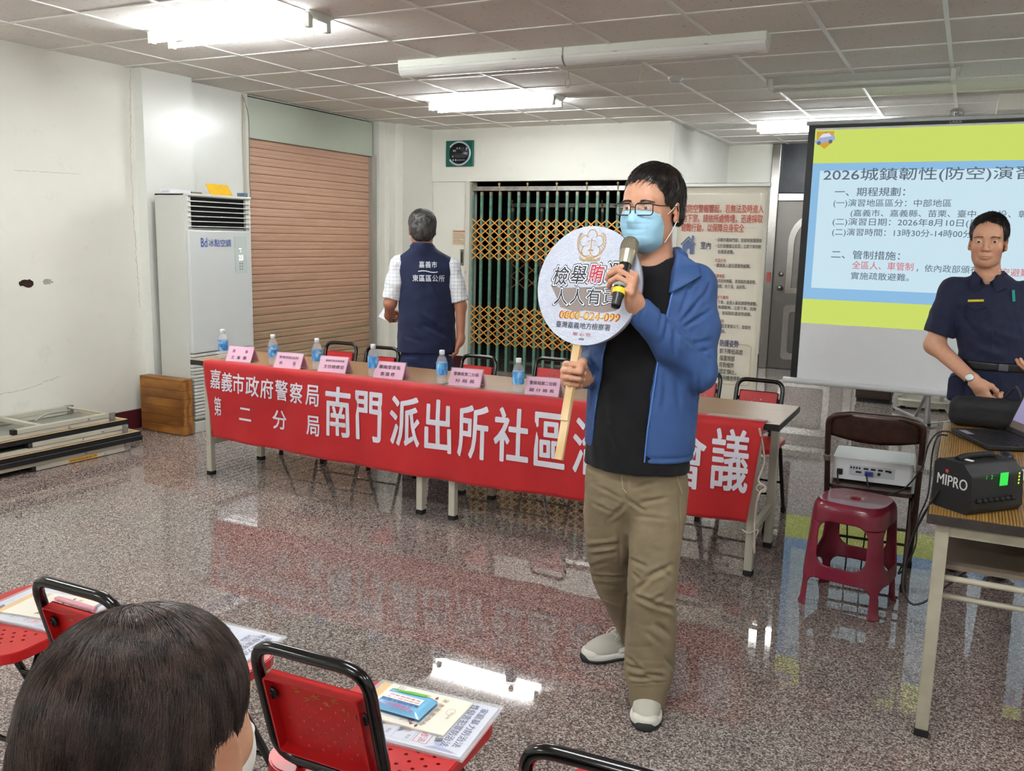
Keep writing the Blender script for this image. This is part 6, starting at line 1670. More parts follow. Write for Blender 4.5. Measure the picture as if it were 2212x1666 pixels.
# hood folded behind the neck and the turned-back collar
S.chain([(.036, -.055, 1.438), (.050, .000, 1.455), (.035, .075, 1.462), (-.035, .105, 1.452), (-.105, .080, 1.440), (-.125, .02, 1.430)], [.010, .015, .020, .024, .020, .012], k=.012)
jk_body = S
mid = (shL+elL)/2
fl = [(elL+V(-.05, -.05, .02), elL+V(.03, -.055, .05), .012, -.006), (elL+V(-.06, -.05, .05), elL+V(.02, -.06, .085), .012, .005), (elL+V(-.06, -.03, -.02), elL+V(.01, -.05, .0), .012, -.005), (elL+V(-.03, -.05, .09), elL+V(.04, -.05, .13), .014, -.004),
      ((.06, -.10, 1.34), (.12, -.06, 1.20), .014, .004), ((.04, -.12, 1.30), (.09, -.10, 1.17), .014, -.005), ((.0, -.13, 1.22), (.07, -.12, 1.12), .014, .005), ((-.0, -.13, 1.12), (.09, -.10, 1.02), .016, -.005), ((.02, -.13, 1.02), (.10, -.09, .92), .018, .005), ((.0, -.13, .94), (.06, -.12, .87), .014, -.004),
      (wL+(elL-wL)*.35+V(-.02, -.03, .03), wL+(elL-wL)*.45+V(.0, -.04, -.04), .010, -.005), (wL+(elL-wL)*.6+V(-.02, -.03, .03), wL+(elL-wL)*.65+V(.0, -.04, -.04), .011, -.005), (wL+(elL-wL)*.5+V(-.01, -.04, .02), wL+(elL-wL)*.52+V(.0, -.04, -.03), .010, .004)]
v_, F_ = None, None
M_JKT = m_cloth('blue_jacket_fabric', '#345286', .6, 900, .06, .07, .05)
JF = fold_list([(985, 90, 905, 330, .006, .005), (1060, 190, 890, 400, .006, .006), (1100, 300, 900, 415, .006, .006), (890, 425, 1010, 545, .006, .007), (925, 440, 1085, 600, .007, .006), (965, 505, 1095, 480, .006, .005), (1000, 560, 1090, 540, .006, .004),
    (800, 260, 775, 450, .006, .004), (700, 240, 650, 400, .004, .003), (835, 330, 805, 500, .007, .005), (870, 400, 870, 590, .007, .005), (760, 640, 745, 900, .008, .005), (880, 690, 900, 900, .008, .006), (960, 680, 985, 880, .007, .006), (1020, 700, 1000, 860, .007, .005), (815, 680, 800, 900, .008, .004),
    (840, 200, 800, 330, .006, .004), (1000, 130, 930, 190, .006, .004), (1085, 120, 1040, 260, .007, .004), (410, 560, 370, 900, .006, .005), (375, 560, 400, 650, .005, .004)], 1140, 560, 2.748, MB_, ME_)
def jdisp(v, n):
    v = creases(v+n*(.0014*noise3(v, 8, 40))[:, None], n, S, JF, D1); v = crumple(v, n, 31, 26, .0018, (1.4, 1.4, .6))
    hem = np.exp(-((v[:, 2]-.862)/.006)**2)*(v[:, 1] < .3); return v-n*(.003*hem)[:, None]
organic('jacket', S, .0038, M_JKT, man, jdisp)
def front_y0(x, z):
    ys = np.linspace(-.24, .04, 240); d = jk_body.ev(np.stack([np.full(240, x), ys, np.full(240, z)], 1)); i = np.argmax(d < 0); return ys[i] if d.min() < 0 else -.06
# turned-back collar flap: a curved panel lying over the chest and shoulder
cA, cB, cC, cD = V(.036, -.0, 1.474), V(.098, 0, 1.432), V(.104, 0, 1.402), V(.010, 0, 1.345)
def flap(u, v):
    top = cA*(1-u)+cB*u; bot = (cD*(1-u)+cC*u); p = top*(1-v)+bot*v
    x, z = p[0], p[2]; y = front_y0(x, min(z, 1.43))
    if z > 1.43: y = y*(1-(z-1.43)/.05)+(-.045)*((z-1.43)/.05)
    return Vector((x, y-.006-.007*v*(.4+.6*u)-.004*math.sin(math.pi*u), z))
cf = MB(); cf.grid(flap, 16, 16); cf.build('collar_flap', M_JKT, man).modifiers.new('thickness', 'SOLIDIFY').thickness = .004
zp = MB()
def front_y(x, z):
    ys = np.linspace(-.22, .02, 200); d = JK_TORSO.ev(np.stack([np.full(200, x), ys, np.full(200, z)], 1)); i = np.argmax(d < 0); return ys[i] if d.min() < 0 else -.1
for fx, o in ((xr, .004), (xl, -.004)):
    zs = np.linspace(.85, 1.40 if fx is xr else 1.2, 22); zp.tube([Vector((fx(z)+o, front_y(fx(z)+o*2, z)-.0005, z)) for z in zs], .0028, 6)
zp.build('zip', mat('pale_blue_zip', '#4f78bd', .5), man)
MB().b2((xr(.84)-.003, -.137, .825), (xr(.84)+.005, -.131, .85)).build('zip_pull', bpy.data.materials['pale_blue_zip'], man)
# trousers
S = SDF()
S.loft([(.60, -.060, .0, .02, .03, R(-12)), (.65, -.060, .005, .085, .075, R(-12)), (.70, -.058, .008, .140, .108, R(-14)), (.74, -.058, .008, .157, .119, R(-14)), (.80, -.058, .004, .156, .116, R(-18)), (.90, -.056, .0, .135, .09, R(-20))], k=.03)
S.loft([(.015, .013, -.028, .056, .068), (.05, .013, -.030, .060, .072), (.11, .014, -.026, .078, .084), (.20, .015, -.024, .081, .086), (.32, .014, -.036, .079, .086), (.44, .010, -.052, .077, .085), (.56, .014, -.040, .082, .092), (.68, .020, -.016, .086, .103), (.78, .022, -.004, .076, .098)], k=.03)
S.loft([(.050, -.028, .345, .060, .070), (.10, -.038, .325, .066, .074), (.18, -.062, .275, .071, .078), (.28, -.092, .205, .076, .082), (.38, -.116, .140, .080, .086), (.47, -.126, .085, .081, .088), (.58, -.132, .050, .085, .096), (.68, -.136, .030, .086, .106), (.78, -.134, .015, .076, .098)], k=.025)
fl = [((-.05, -.12, .76), (.03, -.13, .70), .012, -.004), ((-.06, -.12, .80), (-.075, -.115, .66), .012, -.006), ((-.16, -.08, .66), (-.07, -.10, .71), .012, -.004), ((.0, -.12, .66), (.09, -.08, .70), .012, .003),
      ((-.05, -.11, .49), (.08, -.10, .43), .016, -.009), ((-.055, -.11, .46), (.0, -.13, .40), .014, .008), ((-.05, -.10, .40), (.07, -.10, .375), .014, -.008), ((.02, -.13, .42), (.085, -.09, .35), .014, .006), ((-.06, -.09, .37), (.03, -.12, .33), .014, .006),
      ((-.20, .0, .51), (-.09, -.03, .535), .014, -.008), ((-.19, .02, .46), (-.10, .0, .47), .016, .008), ((-.20, .05, .40), (-.08, .05, .42), .014, -.009), ((-.17, .10, .34), (-.08, .11, .36), .014, .005),
      ((-.05, -.10, .16), (.07, -.10, .10), .014, -.009), ((-.06, -.09, .12), (.04, -.11, .075), .012, .007), ((-.03, -.10, .085), (.07, -.09, .06), .010, -.006), ((.0, -.11, .22), (.08, -.08, .16), .016, .006), ((-.06, -.09, .25), (.0, -.11, .19), .016, -.005), ((.03, -.11, .30), (.085, -.07, .24), .016, -.004)]
M_KHAKI = m_cloth('khaki_cotton', '#81735b', .85, 700, .15, .10, .05)
PF = fold_list([(318, 50, 290, 140, .005, .004), (345, 330, 240, 425, .006, .005), (350, 310, 450, 375, .006, .005), (170, 230, 310, 300, .006, .003), (150, 335, 300, 385, .006, .004), (380, 250, 560, 190, .006, .003), (400, 335, 600, 300, .006, .004), (390, 405, 600, 425, .006, .003), (335, 60, 340, 320, .004, .003),
    (128, 585, 300, 562, .007, .009), (150, 625, 290, 603, .007, .005), (145, 745, 320, 752, .007, .010), (140, 690, 235, 662, .006, .005), (160, 790, 300, 800, .007, .004), (190, 860, 300, 900, .007, .004),
    (365, 645, 460, 692, .006, .007), (455, 752, 600, 682, .007, .009), (380, 835, 475, 760, .006, .006), (388, 850, 540, 912, .007, .010), (530, 908, 622, 935, .006, .009), (375, 720, 430, 765, .006, .006), (470, 880, 560, 850, .006, .005), (540, 700, 610, 760, .007, .005),
    (345, 1240, 445, 1272, .006, .007), (360, 1302, 500, 1322, .006, .009), (345, 1195, 420, 1250, .006, .005), (430, 1290, 565, 1310, .006, .008), (560, 1200, 622, 1272, .006, .006), (500, 1000, 600, 1085, .008, .006), (340, 960, 328, 1110, .007, .005), (450, 1050, 560, 1140, .008, .004), (370, 1345, 565, 1338, .0035, .003), (640, 200, 612, 930, .004, .003), (300, 460, 310, 700, .005, .003), (355, 800, 330, 1000, .005, .004)], 1220, 960, 2.603, MB_, ME_)
def pdisp(v, n):
    v = creases(v+n*(.0018*noise3(v, 5, 38))[:, None], n, S, PF, D1); return crumple(v, n, 21, 34, .0020, (.7, .7, 1.6))
organic('trousers', S, .0038, M_KHAKI, man, pdisp)
def py_(x, z): 
    ys = np.linspace(-.25, .02, 260); d = S.ev(np.stack([np.full(260, x), ys, np.full(260, z)], 1)); i = np.argmax(d < 0); return ys[i]
sm_ = MB(); sm_.tube([Vector((x, py_(x, z)-.001, z)) for x, z in ((.055, .835), (.065, .80), (.078, .765), (.086, .742))], .0035, 6); sm_.tube([Vector((x, py_(x, z)-.001, z)) for x, z in ((-.095, .83), (-.098, .79), (-.092, .755), (-.080, .742))], .0028, 6)
sm_.build('pocket_seam', mat('khaki_seam', '#93866a', .9), man)
shoe(man, (.018, -.012, 0.), R(-3)); shoe(man, (-.088, .335, 0.), R(-63))

# ---------------------------------------------------------------- microphone (held, so a thing of its own)
def man_world(p):
    c_, s_ = .954, .299; return Vector((-.82+c_*p[0]-s_*p[1], 2.62+s_*p[0]+c_*p[1], p[2]))
mic = thing('microphone', 'black and silver wireless microphone with yellow ring held at the mask', 'microphone', man_world(mB))
a_ = (man_world(mT)-man_world(mB)); Lm = a_.length; za = a_.normalized(); xa = za.orthogonal().normalized(); ya = za.cross(xa)
mic.rotation_euler = Matrix((xa, ya, za)).transposed().to_euler()
MB().lathe([(.001, 0), (.0115, 0), (.0135, .006), (.0135, .028), (.0165, .036), (.0178, .09), (.0185, Lm-.085), (.0178, Lm-.080)], seg=24).build('handle', mat('black_mic_body', '#0f0f11', .35), mic)
MB().lathe([(.0182, .040), (.0184, .042), (.0184, .054), (.0182, .056)], seg=24).build('ring', mat('yellow_ring', '#e3c41a', .4), mic)
MB().lathe([(.0183, .062), (.0185, .063), (.0185, .070), (.0183, .071)], seg=24).build('label_band', mat('pale_mic_label', '#8f8f88', .5), mic)
M_GRIL = mat('champagne_grille', '#a89f8c', .32, metal=.75, bump=1.0, bscale=520)
MB().lathe([(.0180, Lm-.080), (.0200, Lm-.070), (.0240, Lm-.045), (.0243, Lm-.040)], seg=28).build('neck_ring', mat('champagne_metal', '#b3aa98', .3, metal=.8), mic)
MB().lathe([(.0242, Lm-.040), (.0250, Lm-.030), (.0244, Lm-.016), (.0210, Lm-.003), (.013, Lm+.006), (.001, Lm+.009)], seg=28).build('grille', M_GRIL, mic)
rb_ = MB()
for i in range(28):
    a = 2*math.pi*i/28; rb_.tube([(math.cos(a)*r_*1.005, math.sin(a)*r_*1.005, z_) for r_, z_ in ((.0242, Lm-.040), (.0250, Lm-.030), (.0244, Lm-.016), (.0210, Lm-.003), (.013, Lm+.006))], .0007, 4)
rb_.build('grille_wires', mat('grille_wire', '#8a8272', .3, metal=.8), mic)

# ---------------------------------------------------------------- the round sign
dc = W(-.232, 1.360, -.145); pit = R(9); yw = R(27)
nD = Vector((-math.sin(yw)*math.cos(pit), -math.cos(yw)*math.cos(pit), math.sin(pit)))
upD = Vector(ax2/np.linalg.norm(ax2)); upD = (upD-nD*upD.dot(nD)).normalized(); rtD = upD.cross(nD)
sg = thing('round_sign', 'round white hand sign with bold black and red writing on a wooden stick', 'sign', man_world(dc))
rot_m = Matrix.Rotation(math.atan2(.299, .954), 3, 'Z'); Rs = rot_m @ Matrix((rtD, upD, nD)).transposed(); sg.rotation_euler = Rs.to_euler()
Rd = .1735
M_DISC = mat('glossy_white_board', '#bfc5d6', .16, coat=.5, bump=.5, bscale=150)
MB().lathe([(.001, -.012), (Rd, -.012), (Rd, 0), (.001, 0)], seg=96, smooth=False).build('board', M_DISC, sg)
MB().lathe([(.001, -.021), (Rd-.001, -.021), (Rd-.001, -.0122), (.001, -.0122)], seg=96, smooth=False).build('back_board', mat('brown_white_board_edge', '#7a6460', .5), sg)
M_STICK = m_wood('pale_pine_stick', '#c7a777', '#dcc196', (30, 2, 30), .5, 8, 3.)
Linv = Rs.transposed(); toS = lambda p: Linv @ (man_world(p)-man_world(dc))
b0 = toS(sB); b1 = toS(sT); b1.z = -.016; b0.z = min(b0.z, -.016) if abs(b0.z+.016) < .04 else b0.z
b1b = b1+(b1-b0).normalized()*.25; 
MB().bar(b0, b1b, .026, .011, (0, 0, 1)).build('stick', M_STICK, sg, bevel=.0015)
MB().bar(b0+(b1-b0)*.33+Vector((0, 0, .008)), b1b+Vector((0, 0, .008)), .025, .006, (0, 0, 1)).build('stick_lath', M_STICK, sg, bevel=.001)
L = Lettering((0, 0, .0002), (1, 0, 0), (0, 1, 0)); M_SGOLD = mat('gold_print', '#b8924a', .4); M_SBLK = mat('charcoal_print', '#262733', .4); M_SRED = mat('crimson_print', '#c01f35', .4); M_SWHT = mat('white_outline_print', '#e6eaf2', .4); M_SBRN = mat('brown_shade_print', '#8d807c', .5); M_SYEL = mat('yellow_number_print', '#e2b52a', .4); M_SRED2 = mat('dark_red_outline', '#a8322c', .4)
# emblem: plum blossom, scales, laurel
ec = .122
pl = []
for k in range(5):
    a0 = 90+72*k
    for da in range(-118, 119, 14): pl.append((.0245*math.cos(R(a0))+.0165*math.cos(R(a0+da)), ec+.0245*math.sin(R(a0))+.0165*math.sin(R(a0+da))))
pl = [p for p in pl if math.hypot(p[0], p[1]-ec) > .021]
L.stroke(pl, .0022, M_SGOLD, closed=True)
L.stroke([(0, ec+.016), (0, ec-.016)], .0022, M_SGOLD); L.stroke([(-.012, ec+.008), (.012, ec+.010)], .0014, M_SGOLD)
for q in (-1, 1):
    L.stroke([(q*.012+.005*math.cos(R(a)), ec-.001+.004*math.sin(R(a))) for a in range(180, 361, 30)], .0012, M_SGOLD); L.stroke([(q*.012, ec+.009), (q*.016, ec)], .0007, M_SGOLD); L.stroke([(q*.012, ec+.009), (q*.008, ec)], .0007, M_SGOLD)
L.poly([(-.010, ec-.021), (.010, ec-.021), (.006, ec-.016), (-.006, ec-.016)], M_SGOLD)
for q in (-1, 1):
    for k in range(11):
        a = R(-80+k*10.5); cx_, cy_ = q*.047*math.cos(a), ec+.004+.046*math.sin(a)
        dx_, dy_ = math.cos(a+1.9)*q, math.sin(a+1.9); L.stroke([(cx_, cy_), (cx_+dx_*.006+q*.004, cy_+dy_*.006), (cx_+dx_*.012, cy_+dy_*.012)], .0022, M_SGOLD); L.stroke([(cx_, cy_), (cx_+dx_*.011-q*.004, cy_+dy_*.009)], .0018, M_SGOLD)
    for k in range(4): L.stroke([(q*.004, ec-.040-k*.003), (q*.02, ec-.046-k*.002), (q*.035, ec-.038-k*.003)], .0014, M_SGOLD)
for k in range(5): L.stroke([(-.006+k*.003, ec-.036), (-.006+k*.003, ec-.052)], .0018, M_SGOLD)
# headline with its thick shaded outline
L.poly([(-.128, .0), (-.09, -.010), (.12, .004), (.125, -.03), (.105, -.068), (.06, -.076), (.0, -.072), (-.03, -.078), (-.085, -.066), (-.10, -.04)], M_SBRN, .0003)
for k, (c_, mm) in enumerate((('檢', M_SBLK), ('舉', M_SBLK), ('賄', M_SRED), ('選', M_SBLK))):
    x_, y_ = -.093+k*.060, .026+k*.005; w_, h_ = .054, .054
    L.line(c_, x_, y_, w_*1.16, h_*1.14, M_SBLK, bold=.105, shear=.18, lift=.0005); L.line(c_, x_, y_, w_*1.10, h_*1.08, M_SWHT, bold=.075, shear=.18, lift=.0009); L.line(c_, x_, y_, w_, h_, mm, bold=.02, shear=.18, lift=.0013)
for k, c_ in enumerate('人人有責'):
    x_, y_ = -.085+k*.056, -.036+k*.003; w_, h_ = .047, .046
    L.line(c_, x_, y_, w_*1.16, h_*1.14, M_SBLK, bold=.105, lift=.0005); L.line(c_, x_, y_, w_*1.10, h_*1.08, M_SWHT, bold=.075, lift=.0009); L.line(c_, x_, y_, w_, h_, M_SBLK, bold=.012, lift=.0013)
L.line('0800-024-099', .018, -.088, .205, .023, M_SRED2, bold=.05, shear=.1, lift=.0006); L.line('0800-024-099', .018, -.088, .198, .019, M_SYEL, bold=.015, shear=.1, lift=.001)
L.line('臺灣嘉義地方檢察署', .0, -.117, .185, .019, M_SBLK, bold=.015); L.line('關 心 您', .0, -.142, .06, .010, M_SRED2, bold=.01); L.line('請撥', .0, -.156, .018, .006, M_SBLK)
L.build(sg)

# ================================================================ THE MAN WITH HIS BACK TURNED
D2 = 6.10
bk_ = thing('person', 'person seen from behind in navy vest with white writing over a checked shirt', 'person', (-3.3, 5.13, 0), math.atan2(.541, .841))
hM = rotz(R(180+4)) @ rotx(R(4)); hT = V(.0, .0, 1.545)
S = SDF(); S.frame(hM, hT); head_sdf(S, True, 1.10); S.frame()
S.cone((.005, .0, 1.46), (.015, -.01, 1.36), .054, .062, k=.02)
S.loft([(.70, .035, 0, .13, .09), (1.0, .035, 0, .13, .09), (1.25, .025, 0, .14, .09), (1.35, .02, 0, .11, .07), (1.40, .012, 0, .06, .055)], k=.03)
aL = [V(-.150, .0, 1.315), V(-.212, -.01, 1.045), V(-.228, .13, .945)]; aR = [V(.195, .0, 1.305), V(.264, -.03, 1.035), V(.264, -.05, .800)]
S.chain(aL, [.046, .040, .027], k=.03); S.chain(aR, [.046, .037, .026], k=.03)
hL2 = hand_frame((-.1, .25, 1), (.10, .9, -.3), True); cl = [(55, 75, 40)]*4; hand_sdf(S, hL2, aL[2], cl, [(.015, .026, .012), (.048, .040, .030), (.075, .036, .048), (.092, .018, .058)])
hR2 = hand_frame((.1, 1, .1), (-.34, .05, -1), False); clR = [(18, 28, 18), (22, 32, 20), (26, 36, 20), (30, 38, 22)]; hand_sdf(S, hR2, aR[2], clR, [(.015, .026, .010), (.045, .045, .022), (.070, .050, .032), (.092, .046, .042)])
organic('body', S, .003, M_SKIN, bk_, cols=lambda v: face_cols(v, '#b37c62', '#a05a50', hM, hT))
eyes(bk_, hM, hT); M_GREYH = m_hair('greying_hair', '#2a2827', '#63605d', .45)
cap = hair_cap(SDF(), hM, hT, fringe=.066, nape=-.092, side=-.03, puff=1.02, wx=1.10)
add_hair(bk_, cap, hM, hT, M_GREYH, 2200, .030, .0010, crown_flow(.0, .05, .13, -.05, .45, .25), seed=5, vox=.005)
def m_check():
    t = NT('white_checked_cotton'); co = t.coords('Object', (1, 1, 1), (R(90), 0, 0)); br = t.n('ShaderNodeTexBrick'); br.offset = 0
    br.inputs['Color1'].default_value = br.inputs['Color2'].default_value = (*s2l('#e2e4e8'), 1); br.inputs['Mortar'].default_value = (*s2l('#9098a4'), 1)
    br.inputs['Scale'].default_value = 1; br.inputs['Brick Width'].default_value = .024; br.inputs['Row Height'].default_value = .024; br.inputs['Mortar Size'].default_value = .0011; br.inputs['Mortar Smooth'].default_value = .4
    t.l(co, br.inputs['Vector']); t.l(br.outputs[0], t.b.inputs['Base Color']); t.b.inputs['Roughness'].default_value = .85; return t.m
S = SDF()
for a, q in ((aL, -1), (aR, 1)):
    d_ = (a[1]-a[0])/np.linalg.norm(a[1]-a[0]); e = a[0]+(a[1]-a[0])*.90; x_ = np.cross(d_, [0, 1, .2]); x_ /= np.linalg.norm(x_)
    S.chain([a[0]+V(-q*.04, 0, -.01), a[0]+V(0, 0, -.012), a[0]+(a[1]-a[0])*.5, e+d_*.06], [.056, .060, .061, .066], k=.03); S.box(e+d_*.15, (.10, .10, .15), .002, np.stack([x_, np.cross(d_, x_), d_], 1), k=.003, op='s')
S.cone((.0, 0, 1.30), (.03, 0, 1.32), .08, .08, k=.06)

organic('shirt', S, .005, m_check(), bk_, lambda v, n: v+n*(.002*noise3(v, 6, 80))[:, None])
S = SDF(); S.frame()
S.loft([(.715, .035, .0, .202, .135, .05), (.80, .035, .0, .200, .135, .05), (1.0, .035, .0, .192, .130, .05), (1.2, .030, .0, .188, .125, .05), (1.28, .026, .0, .200, .115, .04), (1.335, .022, -.002, .208, .092, .03), (1.365, .018, -.006, .165, .090, .03), (1.40, .010, -.014, .104, .090), (1.43, .006, -.022, .078, .080), (1.455, .004, -.026, .068, .074)], k=.02)
S.chain([(-.072, .01, 1.43), (-.054, -.060, 1.436), (.005, -.090, 1.44), (.062, -.060, 1.434), (.078, .01, 1.425)], [.011]*5, k=.006)
fl = [((-.12, -.13, 1.22), (.18, -.12, 1.215), .006, -.003), ((.05, -.13, 1.18), (.15, -.12, 1.02), .02, .005), ((-.02, -.13, 1.0), (.18, -.12, .88), .025, .006), ((.0, -.14, .92), (.2, -.10, .82), .02, -.006), ((-.14, -.12, .93), (-.02, -.14, .86), .02, .005), ((-.15, -.1, .84), (.0, -.14, .80), .02, -.004), ((-.1, -.12, 1.15), (-.02, -.13, 1.05), .02, .003)]
vs_ = S
organic('vest', S, .005, m_cloth('navy_vest_fabric', '#1b2342', .75, 700, .1), bk_, lambda v, n: folds(v+n*(.0025*noise3(v, 9, 34))[:, None], n, [(a, b, w*.8, h*1.5) for a, b, w, h in fl]))
def vback(x, z, h):
    ys = np.linspace(-.25, .02, 200); d = vs_.ev(np.stack([np.full(200, x), ys, np.full(200, z)], 1)); return ys[np.argmax(d < 0)]-h
_vb = {}
def vsurf(x, y, h):
    k = (round(x, 2), round(y, 2))
    if k not in _vb: _vb[k] = vback(k[0], k[1], 0)
    return Vector((x, _vb[k]-.008-h, y))
L = Lettering((0, 0, 0), (1, 0, 0), (0, 0, 1), surf=vsurf); M_EMB = mat('white_embroidery', '#d8dbe2', .7)
L.line('嘉義市', .040, 1.312, .118, .042, M_EMB, bold=.03, space=1.15); L.line('東區區公所', .044, 1.222, .212, .044, M_EMB, bold=.03, space=1.1)
L.stroke([(-.025+.13*i/12, 1.266+.005*math.sin(i*.5)) for i in range(13)], .006, M_EMB); L.build(bk_)
S = SDF()
S.loft([(.58, .035, 0, .178, .118), (.66, .035, 0, .18, .122), (.80, .035, 0, .165, .11)], k=.02)
for q in (-1, 1): S.loft([(.06, .035+q*.095, .01, .068, .075), (.3, .035+q*.09, .0, .074, .082), (.5, .035+q*.088, .0, .082, .092), (.68, .035+q*.085, .0, .088, .112)], k=.03)
organic('jeans', S, .007, m_cloth('dark_blue_denim', '#20294a', .8, 500, .2, .2), bk_, lambda v, n: v+n*(.003*noise3(v, 11, 50))[:, None])
for q in (-1, 1):
    S = SDF(); x_ = .035+q*.095; S.ell((x_, .07, .045), (.045, .10, .045), k=.02); S.ell((x_, -.03, .05), (.042, .06, .055), k=.03); S.plane((0, 0, 0), (0, 0, -1), k=.003); organic('shoe', S, .007, M_OUT, bk_)
bw_ = lambda p: Vector((-3.3+.841*p[0]-.541*p[1], 5.13+.541*p[0]+.841*p[1], p[2]))
gp = aL[2]+hL2[:, 0]*.095+hL2[:, 2]*.025
sl = MB(); sl.box(bw_(gp+V(-.062, -.02, .025)), (.06, .09, .0025), Matrix.Rotation(.7, 3, 'X') @ Matrix.Rotation(.6, 3, 'Y')); tag(sl.build('paper_slip', M_PAPER), 'small white paper slip in the hand of the person in the navy vest', 'paper')

# ================================================================ THE OFFICER
D3 = 4.45
of = thing('person', 'person in dark navy short sleeved uniform with wristwatch, in front of the screen', 'person', (.08, 4.45, 0), math.atan2(-.018, 1))
of.location = (.08, 4.60, 0); sc3 = 4.60/4.45
hM = rotz(R(-3)) @ rotx(R(2)); hT = V(-.019, .0, 1.533)*1.0
S = SDF(); S.frame(hM*.95, hT); S.M = hM
head_sdf(S, True, .93, .78, .0021, .043); S.frame()
S.cone((-.010, .022, 1.45), (.010, .03, 1.33), .043, .052, k=.02)
S.loft([(.85, .075, 0, .13, .085), (1.05, .06, 0, .12, .085), (1.22, .03, .005, .13, .085), (1.30, .02, .01, .11, .07), (1.37, .005, .02, .058, .055)], k=.03)
sR, eR = V(-.135, .01, 1.300), V(-.195, -.015, 1.050); wR3 = V(-.008, -.150, .908)
sL, eL = V(.190, .01, 1.295), V(.385, .10, 1.085); wL3 = V(.300, -.06, 1.00)
S.chain([sR, eR, wR3], [.046, .041, .027], k=.03); S.chain([sL, eL, wL3], [.046, .041, .027], k=.03)
hR3 = hand_frame((.55, -.6, .45), (.70, -.25, -.66), False); c3 = [(48, 60, 30), (52, 64, 32), (55, 66, 34), (58, 68, 36)]; th3 = [(.015, .026, .012), (.048, .038, .030), (.076, .032, .046), (.096, .016, .052)]
hand_sdf(S, hR3, wR3, c3, th3, .96)
hL3 = hand_frame((.2, -.9, .4), (-.85, -.2, -.30), True); hand_sdf(S, hL3, wL3, [(25, 35, 20)]*4, [(.015, .026, .010), (.045, .045, .022), (.070, .05, .03), (.09, .046, .036)], .96)
organic('body', S, .0028, M_SKIN, of, cols=lambda v: face_cols(v, '#cb9a7e', '#a8685a', hM, hT))
eyes(of, hM, hT); M_BHAIR = m_hair('black_hair', '#0d0b0c', '#1e1a1b', .35); brows(of, S, hM, hT, M_BHAIR, .8, 60)
nails(of, finger_tips(hR3, wR3, c3, None, .96), M_NAIL)
cap = hair_cap(SDF(), hM, hT, fringe=.042, nape=-.05, side=-.006, puff=1.0, wx=.96)
add_hair(of, cap, hM, hT, M_BHAIR, 2600, len_by(hM, hT, .042, .014), .0009, crown_flow(-.03, .04, .13, .25, .25, .3), seed=8, vox=.0045)
M_UNI = m_cloth('navy_uniform', '#1c213b', .75, 700, .1, .1, .08)
def axis_frame(d):
    d = d/np.linalg.norm(d); x = np.cross(d, [0, 1, .2]); x /= np.linalg.norm(x); return np.stack([x, np.cross(d, x), d], 1)
S = SDF()
for s_, e_, q in ((sR, eR, -1), (sL, eL, 1)):
    d_ = (e_-s_)/np.linalg.norm(e_-s_); h_ = s_+(e_-s_)*.80
    S.chain([s_+V(-q*.04, 0, .008), s_, s_+(e_-s_)*.5, h_+d_*.06], [.060, .062, .064, .070], k=.03); S.box(h_+d_*.15, (.10, .10, .15), .002, axis_frame(e_-s_), k=.003, op='s')
S.loft([(.985, .070, .0, .160, .108), (1.03, .066, .0, .158, .108), (1.15, .042, .0, .162, .110), (1.25, .027, .005, .170, .108), (1.31, .020, .012, .160, .098), (1.355, .010, .018, .105, .080), (1.385, .005, .02, .072, .066)], k=.02)
S.cone((-.005, .012, 1.36), (-.012, -.02, 1.52), .052, .080, k=.006, op='s'); S.ell((-.008, -.062, 1.375), (.034, .045, .040), k=.006, op='s')
S.chain([(-.062, .0, 1.385), (-.045, .065, 1.392), (.005, .082, 1.394), (.055, .06, 1.392), (.062, .0, 1.385)], [.011]*5, k=.008)
fl = [((-.08, -.10, 1.10), (.12, -.11, 1.06), .016, -.005), ((-.06, -.10, 1.06), (.10, -.11, 1.03), .014, .005), ((.0, -.11, 1.15), (.16, -.09, 1.10), .016, .004), ((-.10, -.08, 1.18), (-.02, -.10, 1.12), .016, -.004), ((-.12, -.06, 1.24), (-.07, -.09, 1.16), .012, -.006), ((.015, -.11, 1.32), (.045, -.11, 1.02), .004, .002)]
us = S
organic('uniform_shirt', S, .0045, M_UNI, of, lambda v, n: folds(v+n*(.0022*noise3(v, 12, 45))[:, None], n, fl))
def ufront(x, z):
    ys = np.linspace(-.2, .02, 200); d = us.ev(np.stack([np.full(200, x), ys, np.full(200, z)], 1)); return ys[np.argmax(d < 0)]
cl_ = MB()
for q in (-1, 1):
    cA, cB, cC, cD = V(q*.058-.002, 0, 1.398), V(q*.074, 0, 1.330), V(q*.036-.002, 0, 1.308), V(q*.010-.004, 0, 1.352)
    def leaf(u, v):
        p = (cA*(1-u)+cD*u)*(1-v)+(cB*(1-u)+cC*u)*v; zz = min(p[2], 1.345); y = ufront(p[0], zz)
        if p[2] > 1.345: y = y*(1-(p[2]-1.345)/.053)+(-.012-.030*u)*((p[2]-1.345)/.053)
        return Vector((p[0], y-.006-.005*v, p[2]))
    cl_.grid(leaf, 8, 8)
cl_.build('shirt_collar', M_UNI, of).modifiers.new('thickness', 'SOLIDIFY').thickness = .003
bgp = MB(); bgp.tube([Vector((x, ufront(x, 1.268+(x+.04)*.08)-.004, 1.268+(x+.04)*.08)) for x in np.linspace(-.072, -.010, 8)], .0065, 6); bgp.build('name_bar', mat('yellow_embroidery', '#d9c52a', .6), of)
pk_ = MB(); P = [(x, z) for x, z in rrect(-.085, 1.185, .005, 1.250, .015)]; pk_.tube([Vector((x, ufront(x, z)-.002, z)) for x, z in P], .0018, 5, closed=True); pk_.tube([Vector((x, ufront(x, 1.245-.02*(1-abs(x+.04)/.045))-.003, 1.245-.02*(1-abs(x+.04)/.045))) for x in np.linspace(-.085, .005, 9)], .002, 5); pk_.build('pocket', mat('navy_seam', '#12162b', .8), of)
